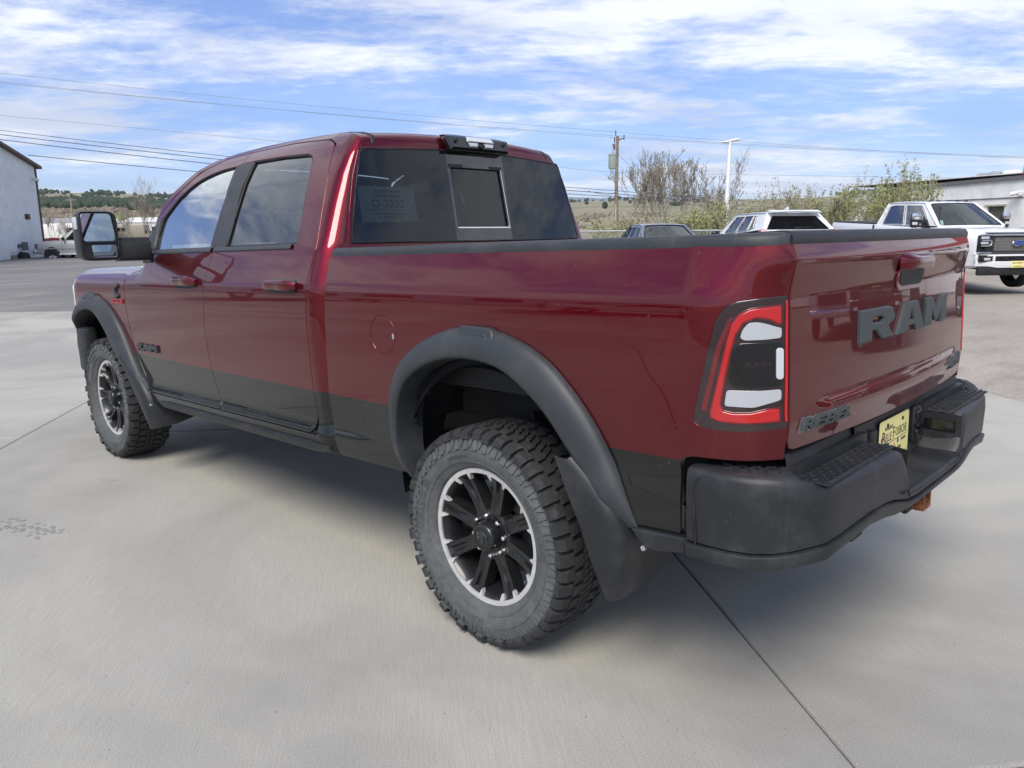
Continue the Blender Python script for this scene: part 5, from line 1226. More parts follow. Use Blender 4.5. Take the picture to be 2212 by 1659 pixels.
    mb.tube(ring, .017, 8, closed=True); mb.box((2.68, .40, 1.39), (.05, .15, .11), R0, r=.03); mb.box((2.675, .40, 1.40), (.02, .34, .03), R0, r=.008); mb.box((2.68, .40, 1.32), (.02, .04, .14), R0, r=.008); mb.cyl((2.68, .40, 1.39), (2.85, .40, 1.33), .03, 10); mb.build('steering_wheel', M['interior'], T, 50)
    for sy in (1, -1):
        mb = MB(); mb.box((2.62, sy * .80, 1.20), (.80, .06, .62), r=.03); mb.box((1.62, sy * .80, 1.20), (.74, .06, .62), r=.03); mb.build('door_lining', M['interior'], T, 40)
        mb = MB(); mb.tube([(2.06, sy * .84, 1.50), (2.06, sy * .755, 1.78), (2.06, sy * .62, 2.02)], .035, 6); mb.build('centre_pillar', M['interior'], T, 50)
    mb = MB(); P = [[(x, y, 2.055 - .02 * (abs(y) / .62) ** 2) for y in np.linspace(-.66, .66, 9)] for x in np.linspace(1.08, 2.6, 8)]; mb.grid(P); mb.box((2.5, .33, 1.985), (.16, .3, .02), r=.008); mb.box((2.5, -.33, 1.985), (.16, .3, .02), r=.008); mb.build('headliner', M['interior'], T, 60)
    mb = MB(); mb.box((2.62, 0, 1.93), (.03, .26, .08), r=.012); mb.build('inside_mirror', M['interior'], T)
    return T
# --- wheels ---
def tyre_mesh(R=.428, W=.285, rim=.262, detail=True):
    mb = MB(); h = W / 2
    prof = [(rim, -h * .62), (rim + .012, -h * .80), (.300, -h * .93), (.335, -h * 1.0), (.365, -h * .99), (.388, -h * .92), (.402, -h * .86), (R - .013, -h * .70), (R - .012, 0), (R - .013, h * .70), (.402, h * .86), (.388, h * .92), (.365, h * .99), (.335, h * 1.0), (.300, h * .93), (rim + .012, h * .80), (rim, h * .62)]
    mb.lathe(prof, n=96)
    if detail:
        rr = random.Random(3)
        def P(a, y, r): return (r * math.cos(a), y, r * math.sin(a))
        def block(a0, a1, y0, y1, r0, r1, sk=0, ch=.12):
            # block between angles and across the tread, tapering to the top
            da = (a1 - a0) * ch; dy = (y1 - y0) * ch; V = []
            for (q0, q1, w0, w1, r) in ((a0, a1, y0, y1, r0), (a0 + da * .4, a1 - da * .4, y0 + dy * .4, y1 - dy * .4, r1)):
                V += [P(q0, w0, r), P(q1, w0, r), P(q1 + sk, w1, r), P(q0 + sk, w1, r)]
            mb.add(V, [(4, 5, 6, 7), (0, 1, 5, 4), (1, 2, 6, 5), (2, 3, 7, 6), (3, 0, 4, 7)])
        n = 46; st = 2 * math.pi / n
        for i in range(n):
            a = i * st
            for sg in (1, -1):
                k = .5 if i % 2 else 0
                # shoulder block running down the sidewall
                y0, y1 = (.60 * h, .955 * h + (.01 if i % 2 else 0)); aa = a + (.25 * st if sg < 0 else 0); w = st * .70; Rt = R
                V = [];
                pts = [(y0, Rt), (.84 * h, Rt - .004), (y1, .412), (y1 + .002, .392 if i % 2 else .398)]
                for (y, r) in pts: V += [P(aa, sg * y, r), P(aa + w, sg * y, r)]
                for (y, r) in ((y0, Rt - .016), (.84 * h, Rt - .02), (.90 * h, .398), (.93 * h, .384)): V += [P(aa - .003, sg * y, r), P(aa + w + .003, sg * y, r)]
                mb.add(V, [(0, 1, 3, 2), (2, 3, 5, 4), (4, 5, 7, 6), (8, 10, 2, 0), (10, 12, 4, 2), (12, 14, 6, 4), (1, 3, 11, 9), (3, 5, 13, 11), (5, 7, 15, 13), (6, 7, 15, 14), (8, 9, 1, 0)])
                # mid row and sidewall biters
                yb0, yb1 = sg * .23 * h, sg * .56 * h; block(aa + st * .30, aa + st * .95, min(yb0, yb1), max(yb0, yb1), R - .014, R, sg * .10 * st, .10)
                b0 = aa + st * .12; q = .0035
                for (s0, s1) in ((0, .42), (.50, .92)):
                    tri = s0 > .3
                    r0, r1 = (.352, .386) if not tri else (.360, .388)
                    t0, t1 = b0 + st * s0, b0 + st * s1; yv = lambda r: sg * h * np.interp(r, [.335, .365, .388], [1.0, .99, .92])
                    V = [P(t0 + (st * .08 if tri else 0), yv(r0), r0), P(t1 - (st * .22 if tri else 0), yv(r0), r0), P(t1, yv(r1), r1), P(t0, yv(r1), r1)]
                    V2 = [(x, y + sg * .007, z) for x, y, z in V]; mb.add(V + V2, [(4, 5, 6, 7), (0, 1, 5, 4), (1, 2, 6, 5), (2, 3, 7, 6), (3, 0, 4, 7)])
            for q in range(2):
                b = a + st * (.5 * q + .05); block(b, b + st * .38, -.19 * h, .0 * h - .003, R - .014, R, .18 * st, .12); block(b + st * .22, b + st * .60, .0 * h + .003, .19 * h, R - .014, R, .18 * st, .12)
        # thin ring beads
        for r, y in ((.300, .935), (.345, 1.003)): mb.lathe([(r - .0015, h * y), (r, h * y + .0018), (r + .0015, h * y)], n=96)
    return mb.mesh('tyre', 28)
def rim_meshes():
    out = {}
    # barrel and dish
    mb = MB(); mb.lathe([(.256, -.10), (.235, -.09), (.225, .02), (.240, .085), (.2525, .098)], n=64); mb.lathe([(.264, -.105), (.262, -.10), (.250, -.08), (.250, .08)], n=64); out['barrel'] = mb.mesh('rim_barrel', 40)
    # machined ring with teeth
    n = 8; V = []; F = []; N_ = 24
    mb = MB(); V = []
    def inner(a):       # inner edge of the bright ring: a wide notch at each spoke with a tooth on either side
        t = (a / (2 * math.pi) * n) % 1.0; d = abs(t - .5) * 2 * math.pi / n / 2 * 2     # angle from spoke centre
        if d < .128: return .2500
        if d < .138: return .2500 - .029 * (d - .128) / .010
        if d < .205: return .2210 + .0295 * ((d - .138) / .067)
        return .2505
    K = 64 * 8
    ring = []
    for i in range(K):
        a = 2 * math.pi * i / K; ri = inner(a)
        y1 = .103 - max(0, (.247 - ri)) * .35
        V += [(.2705 * math.cos(a), .099, .2705 * math.sin(a)), (.268 * math.cos(a), .105, .268 * math.sin(a)), (.2500 * math.cos(a), .1035, .2500 * math.sin(a)), (ri * math.cos(a), y1, ri * math.sin(a)), (ri * math.cos(a), y1 - .018, ri * math.sin(a))]
    for i in range(K):
        j = (i + 1) % K
        for k in range(4): F.append((i * 5 + k, j * 5 + k, j * 5 + k + 1, i * 5 + k + 1))
    mb.add(V, F); out['ring'] = mb.mesh('rim_ring', 30)
    # one spoke: two ridges with a channel between
    mb = MB()
    st = [(.060, .032, .064), (.085, .031, .070), (.110, .028, .072), (.150, .0275, .074), (.190, .0290, .078), (.225, .0310, .086), (.2470, .0315, .0930)]
    P = []
    for r, w, y in st:
        g = np.interp(r, [.06, .11, .16, .245], [0, 0, .010, .014])
        xs = [(-w - .006, y - .050), (-w - .001, y - .008), (-w + .001, y), (-w * .42, y), (-w * .22, y - g), (w * .22, y - g), (w * .42, y), (w - .001, y), (w + .001, y - .008), (w + .006, y - .050)]
        P.append([(x, yy, r) for x, yy in xs])
    mb.grid(P); e = P[-1]; mb.add(e, [tuple(range(10))]); out['spoke'] = mb.mesh('rim_spoke', 38)
    mb = MB(); mb.lathe([(.105, .02), (.103, .062), (.098, .070), (.088, .072), (.086, .066), (.060, .066)], n=48); out['hub'] = mb.mesh('hub', 35)
    mb = MB(); mb.lathe([(.056, .05), (.056, .105), (.054, .112), (.048, .118), (.040, .120), (.039, .117), (.0, .117)], n=40); out['cap'] = mb.mesh('hub_cap', 35)
    mb = MB(); f = lambda u, v, t: (u, .117 + t, v)
    hd = [(0, .026), (.010, .024), (.018, .014), (.024, .018), (.030, .008), (.026, -.006), (.016, -.010), (.014, -.002), (.020, .004), (.012, .008), (.008, -.006), (.006, -.022), (0, -.028)]
    mb.prism(spline(hd + [(-x, z) for x, z in hd[::-1][1:-1]], 2, True), f, 0, .0035, .001); out['emblem'] = mb.mesh('emblem', 30)
    mb = MB(); mb.lathe([(.0115, 0), (.0115, .014), (.0095, .021), (.005, .0255), (0, .0265)], n=6); out['nut'] = mb.mesh('lug_nut', 20)
    mb = MB(); mb.lathe([(.10, -.03), (.175, -.03), (.175, -.006), (.10, -.006)], n=48); out['rotor'] = mb.mesh('brake_disc', 35)
    mb = MB(); mb.box((-.14, -.02, -.02), (.09, .07, .20), r=.02); out['caliper'] = mb.mesh('brake_caliper', 40)
    mb = MB(); mb.cyl((-.205, .02, .01), (-.205, .055, .01), .005, 8); out['valve'] = mb.mesh('valve', 40)
    return out
def add_wheels(T):
    ty = tyre_mesh(); rm = rim_meshes(); inv = T.matrix_basis.inverted() if False else Matrix.Rotation(RAKE, 4, 'Y').inverted()
    def letters(sy):
        mb = MB(); h = .1425
        def word(s, ac, r, w, hh):
            nonlocal mb
            V, F = text_geo(s, 1, .5, .02, 2); V = V.copy(); lo, hi = V.min(0), V.max(0); V -= (lo + hi) / 2; d = hi - lo
            out = []
            for x, y, z in V:
                a = ac + sy * (x / d[0] * w) / r; rr = r + y / d[1] * hh; out.append((rr * math.cos(a), sy * (h * np.interp(rr, [.262, .30, .335, .365], [.78, .93, 1.0, .99]) + .0006 + (z / d[2] + .5) * .0016), rr * math.sin(a)))
            mb.add(out, F)
        out_ = []
        for a_ in (('WRANGLER', R_(20), .328, .23, .024), ('DURATRAC', R_(-72), .328, .17, .020), ('GOODYEAR', R_(165), .328, .24, .024), ('LT285/60R20', R_(78), .322, .12, .010)): mb = MB(); word(*a_); out_.append(mb.mesh('lettering', 40))
        return out_
    lt = {1: letters(1), -1: letters(-1)}
    for wx, side, spin in ((0, 1, 7), (3.79, 1, 24), (0, -1, 11), (3.79, -1, 40)):
        Wm = Matrix.Translation((wx, side * .872, .4265)) @ Matrix.Rotation(R_(spin), 4, 'Y')
        base = inv @ Wm
        hubo = link('wheel', rm['hub'], M['rim'], T); 
        flip = Matrix.Rotation(math.pi, 4, 'Z') if side < 0 else Matrix.Identity(4)
        hubo.matrix_local = base @ flip
        def sub(nm, me, mt, mat=Matrix.Identity(4)):
            o = link(nm, me, mt, hubo); o.matrix_local = mat; return o
        sub('tyre', ty, M['tyre']); [sub('lettering', q_, M['tyre_letter']) for q_ in lt[1]]; sub('rim_barrel', rm['barrel'], M['rim']); sub('rim_ring', rm['ring'], M['rim_silver'])
        for k in range(8):
            a = (k + .5) * math.pi / 4; sub('spoke', rm['spoke'], M['rim'], Matrix.Rotation(math.pi / 2 - a, 4, 'Y'))
            a2 = k * math.pi / 4 ; sub('lug_nut', rm['nut'], M['chrome'], Matrix.Translation((.0795 * math.cos(a2), .066, .0795 * math.sin(a2))))
        sub('hub_cap', rm['cap'], M['rim']); sub('emblem', rm['emblem'], M['badge_dark'], Matrix.Rotation(R_(-spin), 4, 'Y')); sub('brake_disc', rm['rotor'], M['rotor']); sub('brake_caliper', rm['caliper'], M['under']); sub('valve', rm['valve'], M['steel'])
TRUCK = make_pickup(); add_wheels(TRUCK)
# ---------- other vehicles (front at x = 0, body behind it at negative x) ----------
def wheel_geo():
    if 'tyre' in _wg: return _wg
    mb = MB(); R, h = 1.0, .30
    mb.lathe([(.62, -h * .7), (.70, -h * .95), (.84, -h), (.95, -h * .9), (1, -h * .7), (1, h * .7), (.95, h * .9), (.84, h), (.70, h * .95), (.62, h * .7)], n=40); _wg['tyre'] = mb.mesh('tyre', 40)
    mb = MB(); mb.lathe([(.63, h * .7), (.60, h * .78), (.57, h * .62), (.55, h * .2), (.2, h * .2)], n=40); mb.lathe([(0, h * .72), (.12, h * .7), (.14, h * .5), (.14, h * .2)], n=20)
    for k in range(6):
        a = k * math.pi / 3; R0 = Matrix.Rotation(-a, 3, 'Y'); mb.box(tuple(R0 @ Vector((.35, h * .45, 0))), (.46, .12, .15), R0, r=.03)
    _wg['rim'] = mb.mesh('rim', 40); return _wg
_wg = {}
def put_wheel(T, x, y, r, rim='steel', w=1.0):
    g = wheel_geo(); o = link('wheel', g['tyre'], M['tyre'], T); o.location = (x, y, r); o.scale = (r, r * w * (1 if y > 0 else -1), r)
    q = link('rim', g['rim'], M[rim], o); return o
def body_loft(st, n=7):
    """stations (x, half width, z bottom, z shoulder, z top, top half width)"""
    rows = []
    for x, w, zb, zs, zt, wt in st:
        half = [(w * .90, zb), (w * .975, zb + .05), (w, zb + (zs - zb) * .35), (w * 1.0, zb + (zs - zb) * .75), (w * .985, zs), (wt + (w - wt) * .35, zt - (zt - zs) * .18), (wt, zt), (wt * .5, zt + .012), (0, zt + .016)]
        rows.append([(x, y, z) for y, z in half] + [(x, -y, z) for y, z in half[::-1][1:]])
    return rows
def patch(A, B, C, D, bow=(0, 0, 0)):
    """bilinear patch, u from A to B, v from A towards D, pushed out in the middle"""
    A, B, C, D, bw = map(np.array, (A, B, C, D, bow))
    def f(u, v):
        u = np.asarray(u, float)[..., None]; v = np.asarray(v, float)[..., None]
        return A * (1 - u) * (1 - v) + B * u * (1 - v) + C * u * v + D * (1 - u) * v + bw * (4 * u * (1 - u)) * (1 if True else 0)
    return f
def glasshouse(T, s, paint, glass_f, glass_s):
    """s: belt z, roof z, base front / base rear / top front / top rear x, base and top half width, side windows"""
    zb, zt, bf, br, tf, tr, wb, wt = s['zb'], s['zt'], s['bf'], s['br'], s['tf'], s['tr'], s['wb'], s['wt']
    zf = s.get('zf', zb); zr = s.get('zr', zb)
    FL, FR, RL, RR = (bf, wb, zf), (bf, -wb, zf), (br, wb * s.get('rk', .96), zr), (br, -wb * s.get('rk', .96), zr)
    tFL, tFR, tRL, tRR = (tf, wt, zt - .03), (tf, -wt, zt - .03), (tr, wt * .97, zt - .03), (tr, -wt * .97, zt - .03)
    rect = [(0, 0), (1, 0), (1, 1), (0, 1)]
    def face(nm, f, holes, gl, sign, pane):
        o = link(nm, panel_mesh(nm, f, rect, [h for h in holes], h=.12, he=.05, flange=.03, bev=.0, flip=sign), paint, T)
        for h in holes:
            link(pane, panel_mesh(pane, f, h, h=.12, he=.05, flange=.004, bev=0, off=-.008, flip=sign), gl, o)
            p = MB(); p.tube([tuple(f(u, v)) for u, v in densify(h, .06)], .011, 5, closed=True); p.build('seal', M['rubber_seal'], o, 60)
        return o
    m = .045
    face('windshield_frame', patch(FR, FL, tFL, tFR, (s.get('bow', .12), 0, .02)), [rounded([(m, .03), (1 - m, .03), (1 - m * 1.6, .965), (m * 1.6, .965)], .05)], glass_f, False, 'windshield')
    face('rear_frame', patch(RL, RR, tRR, tRL, (-.06, 0, 0)), [rounded(s.get('rw', [(.07, .06), (.93, .06), (.90, .93), (.10, .93)]), .05)], glass_s, False, 'rear_glass')
    for sy in (1, -1):
        A, B, C, D = ((FL, RL, tRL, tFL) if sy > 0 else (FR, RR, tRR, tFR))
        face('side_frame', patch(A, B, C, D, (0, sy * .02, 0)), [rounded(w, .03) for w in s['side']], glass_s, sy > 0, 'side_glass')
    P = []
    for k, x in enumerate(np.linspace(tf, tr, 12)):
        e = 1 - abs(2 * (k / 11) - 1) ** 4; w = wt * (1 - .03 * k / 11)
        P.append([(x + .02 * (1 - abs(v)) * (1 if k == 0 else 0), w * math.sin(v * math.pi / 2), zt - .03 + .03 * (e * .8 + .2) * (1 - abs(math.sin(v * math.pi / 2)) ** 3) ** .6 + .02 * e) for v in np.linspace(-1, 1, 17)])
    link('roof', grid_mesh('roof', P, up=(0, 0, 1)), paint, T)
    # inside
    mb = MB(); mb.box(((bf + br) / 2 - .1, 0, zb - .12), (abs(bf - br) - .5, wb * 1.8, .1)); mb.box((bf - .35, 0, zb - .02), (.4, wb * 1.7, .14), r=.04); mb.build('interior', M['interior'], T)
    for x in s.get('seats', []):
        for y in (.38, -.38):
            mb = MB(); mb.box((x, y, zb - .02), (.14, .46, .46), Matrix.Rotation(R_(-12), 3, 'Y'), r=.05); mb.box((x - .06, y, zb + .29), (.10, .26, .17), r=.04); mb.build('seat', M['seat'], T, 50)
def arches(T, xs, r, w, mat, zc, lip=.035):
    for x in xs:
        for sy in (1, -1):
            mb = MB(); mb.lathe([(r * 1.17, sy * (w - .03)), (r * 1.17, sy * (w + .012)), (r * 1.10, sy * (w + .012)), (r * 1.08, sy * (w - .03))], (x, 0, zc), 'y', 28, a0=R_(-8), a1=R_(188)); mb.build('wheel_arch', mat, T, 40)
            mb = MB(); mb.lathe([(0, sy * (w + .004)), (r * 1.13, sy * (w + .004))], (x, 0, zc), 'y', 28, a0=R_(-14), a1=R_(194)); mb.build('wheel_well', M['under'], T)
def plate_on(T, x, z, face=1, big=False):
    mb = MB(); mb.box((x, 0, z), (.006, .305, .155), r=.002); p = mb.build('licence_plate', M['plate_yellow'], T)
    mb = MB()
    for s_, zz, w, h in (('BELLE FOURCHE', .035, .26, .035), ('MOTORS.COM', -.05, .2, .022)): put_text(mb, s_, lambda u, v, t: (x + face * (.0035 + t), face * u, z + zz + v), w, h, .001, bold=.02)
    mb.build('lettering', M['ink'], p)
def big_white_pickup(name, label, cat, paint, grp=None):
    T = thing(name, label, cat, group=grp)
    st = [(-.06, .90, .62, 1.00, 1.20, .82), (-.10, .97, .58, 1.15, 1.33, .86), (-.25, 1.0, .55, 1.22, 1.385, .88), (-.9, 1.01, .52, 1.26, 1.43, .88), (-1.6, 1.01, .50, 1.28, 1.465, .90), (-1.75, 1.01, .50, 1.30, 1.44, .92), (-4.08, 1.01, .50, 1.30, 1.43, .93), (-4.12, 1.0, .52, 1.3, 1.43, .92)]
    mb = MB(); rows = body_loft(st); mb.grid(rows); mb.add(rows[0], [tuple(range(17))]); mb.add(rows[-1], [tuple(range(17))]); mb.build('body', paint, T, 40)
    st = [(-4.15, 1.01, .55, 1.32, 1.44, .97), (-6.2, 1.01, .55, 1.32, 1.44, .97), (-6.28, .98, .58, 1.3, 1.42, .95)]
    mb = MB(); rows = body_loft(st); mb.grid(rows); mb.add(rows[0], [tuple(range(17))]); mb.add(rows[-1], [tuple(range(17))]); mb.build('bed', paint, T, 40)
    mb = MB(); mb.box((-5.2, 0, 1.452), (2.1, 1.9, .05), r=.015); mb.build('bed_rail', M['plastic_d'], T)
    arches(T, (-.98, -5.04), .42, 1.005, paint, .47)
    for x in (-.98, -5.04):
        for y in (.895, -.895): put_wheel(T, x, y, .42, 'chrome')
    side = [[(.30, .10), (.47, .10), (.47, .92), (.46, .92), (.30, .60)] if False else [(.20, .06), (.495, .06), (.495, .90), (.40, .90), (.30, .62)], [(.535, .06), (.86, .06), (.875, .90), (.535, .90)]]
    glasshouse(T, dict(zb=1.42, zf=1.47, zt=2.05, bf=-1.55, br=-4.10, tf=-2.42, tr=-3.95, wb=.925, wt=.70, bow=.14, side=[rounded([(.12, .07), (.485, .07), (.475, .88), (.10, .88)], .03), rounded([(.525, .07), (.90, .07), (.90, .80), (.80, .88), (.515, .88)], .03)], seats=(-2.75, -3.6)), paint, M['glass_ws'], M['glass_dark'])
    # pillar between the side windows and trim under them
    for sy in (1, -1):
        mb = MB(); mb.box((-4.13, sy * .985, 1.0), (.012, .05, .86)); mb.box((-2.85, sy * 1.013, 1.0), (.008, .006, .80)); mb.box((-1.72, sy * 1.013, 1.0), (.008, .006, .80)); mb.build('door_gap', M['rubber_seal'], T)
        for x in (-2.72, -3.88):
            mb = MB(); mb.box((x, sy * 1.035, 1.27), (.24, .03, .045), r=.012); mb.box((x, sy * 1.012, 1.27), (.17, .012, .09), r=.005); mb.build('door_handle', M['chrome'], T, 40)
        m_ = MB(); m_.box((-1.98, sy * 1.26, 1.60), (.12, .22, .36), r=.05); mr = m_.build('side_mirror', M['plastic_d'], T, 40)
        m_ = MB(); m_.box((-1.945, sy * 1.26, 1.70), (.11, .225, .17), r=.05); m_.build('mirror_cap', M['chrome'], mr, 40)
        m_ = MB(); m_.box((-1.98, sy * 1.05, 1.58), (.08, .24, .09), r=.02); m_.box((-1.98, sy * 1.05, 1.46), (.07, .24, .05), r=.02); m_.prism([(-1.80, 1.42), (-2.12, 1.42), (-2.06, 1.70)], lambda u, v, t: (u, sy * (.93 + t), v), 0, .04, .01); m_.build('mirror_arm', M['plastic_d'], mr, 40)
        m_ = MB(); m_.box((-1.925, sy * 1.29, 1.53), (.02, .14, .07), r=.008); m_.build('turn_lamp', M['lens_clear'], mr, 40)
    # grille
    mb = MB(); mb.box((-.045, 0, 1.115), (.08, 1.62, .42), r=.02); G = mb.build('grille', M['plastic_d'], T)
    mb = MB()
    for i in range(9):
        for j in range(22):
            y = -.60 + j * .057 + (i % 2) * .028; z = .975 + i * .034
            if abs(y) < .60: mb.tube([(.0, y + .030, z), (.0, y + .014, z + .015), (.0, y - .014, z + .015), (.0, y - .030, z), (.0, y - .014, z - .015), (.0, y + .014, z - .015)], .0042, 4, closed=True)
    mb.build('grille_mesh', M['steel'], G, 60)
    for z, h, w in ((1.315, .035, 1.30), (.925, .035, 1.30)):
        mb = MB(); mb.box((.005, 0, z), (.05, w, h), r=.01); mb.build('grille_bar', M['chrome'] if z > 1 else M['badge'], G, 40)
    ov = MB(); el = [(.165 * math.cos(a), 1.135 + .068 * math.sin(a)) for a in np.linspace(0, 2 * math.pi, 33)[:-1]]
    ov.prism(el, lambda u, v, t: (.015 + t, u, v), 0, .03, .006); E = ov.build('emblem', M['chrome'], G, 40)
    ov = MB(); ov.prism([(y * .86, 1.135 + (z - 1.135) * .80) for y, z in el], lambda u, v, t: (.045 + t, u, v), 0, .003); ov.build('emblem_field', M['blue_print'], E, 40)
    ov = MB(); put_text(ov, 'Ford', lambda u, v, t: (.0485 + t, u, 1.135 + v), .19, .072, .002, bold=.01, shear=.25); ov.build('lettering', M['chrome'], E, 40)
    for sy in (1, -1):      # C shaped headlights
        mb = MB(); mb.box((-.06, sy * .80, 1.12), (.10, .33, .40), r=.03); H = mb.build('headlight', M['gloss_black'], T, 40)
        mb = MB()
        for z, h in ((1.325, .035), (.925, .030)): mb.box((-.005, sy * .80, z), (.05, .36, h), r=.01)
        mb.tube([(.0, sy * .93, 1.20), (.01, sy * .72, 1.20), (.012, sy * .68, 1.18), (.012, sy * .68, 1.10), (.01, sy * .72, 1.08), (.0, sy * .93, 1.08)], .022, 8); mb.build('light_bar', M['chrome'], H, 50)
        mb = MB(); mb.box((-.002, sy * .84, 1.26), (.02, .20, .06), r=.01); mb.box((-.002, sy * .84, 1.14), (.02, .2, .05), r=.01); mb.build('lens', M['lens_clear'], H, 40)
        mb = MB(); mb.box((.055, sy * .78, .78), (.03, .25, .10), r=.02); f_ = mb.build('fog_lamp', M['plastic_d'], T, 40)
        mb = MB(); mb.box((.066, sy * .78, .78), (.02, .16, .06), r=.01); mb.build('lens', M['lens_clear'], f_, 40)
        mb = MB(); mb.box((-3.5, sy * 1.02, .52), (2.6, .12, .07), r=.02); mb.build('running_board', M['plastic_d'], T)
    # bumper: painted upper bar, recessed intake, lower air dam
    mb = MB(); P = []
    for y in np.linspace(-1.0, 1.0, 21):
        b = -.10 * abs(y) ** 4; P.append([(b - .05, y, .885), (b + .05, y, .88), (b + .075, y, .86), (b + .075, y, .845 - .0 * abs(y))])
    mb.grid(P); P = []
    for y in np.linspace(-1.0, 1.0, 21):
        b = -.10 * abs(y) ** 4; dip = .035 * float(sstep(abs(y), .75, .45)); P.append([(b + .075, y, .735 - dip * .2), (b + .08, y, .70 - dip), (b + .065, y, .615 - dip), (b - .05, y, .60 - dip)])
    mb.grid(P)
    for y0, y1 in ((.56, .62), (.93, 1.0)):
        for sy in (1, -1): mb.box((.04 - .09 * y1 ** 4, sy * (y0 + y1) / 2, .79), (.07, y1 - y0, .14), r=.01)
    mb.build('front_bumper', paint, T, 40)
    mb = MB(); mb.box((.0, 0, .79), (.08, 1.9, .16)); mb.build('bumper_intake', M['under'], T)
    mb = MB()
    for y in (-.3, 0, .3): mb.box((.055, y, .79), (.02, .16, .06), r=.01)
    mb.build('radar_cover', M['plastic_d'], T)
    mb = MB(); mb.box((-.02, 0, .50), (.12, 1.86, .20), r=.03); mb.build('air_dam', M['plastic_d'], T, 40)
    plate_on(T, .082, .655)
    for y in (-.52, -.26, 0, .26, .52):
        mb = MB(); mb.box((-2.50 - .05 * abs(y), y, 2.085 - .02 * abs(y)), (.10, .06, .028), r=.012); mb.build('roof_marker', M['lens_amber'] if False else M['rubber_seal'], T, 40)
    for y0, y1 in ((.15, .80), (-.70, -.05)):
        mb = MB(); mb.tube([(-1.50, y0, 1.475), (-1.58, y1, 1.53)], .009, 5); mb.build('wiper', M['rubber_seal'], T)
    mb = MB(); mb.tube([(-1.62, -.84, 1.44), (-1.66, -.84, 1.95)], .006, 5); mb.build('antenna', M['rubber_seal'], T)
    mb = MB(); mb.box((-2.2, -.45, 1.52), (.02, .30, .16), Matrix.Rotation(R_(-30), 3, 'Y')); mb.build('window_paper', M['paper'], T)
    mb = MB(); mb.prism([(.0, 1.315), (-.3, 1.385), (-1.0, 1.43), (-1.62, 1.47)], lambda u, v, t: (u, 0, v), 0, .001) if False else mb.box((-.12, 0, 1.385), (.14, 1.5, .03), r=.012); mb.build('hood_lip', paint, T, 40)
    mb = MB(); mb.box((-3.0, 0, .60), (5.6, 1.2, .2)); mb.build('chassis', M['under'], T)
    return T
FORD = big_white_pickup('pickup_truck', 'white crew cab pickup facing the camera behind the tailgate of the maroon pickup', 'pickup truck', M['white_paint'])
def place_front(T, x, y, z, ang): T.location = (x, y, z); T.rotation_euler = (0, 0, R_(ang))
place_front(FORD, 2.18, -18.36, .06, 142); FORD.rotation_euler = (0, .038, R_(142))
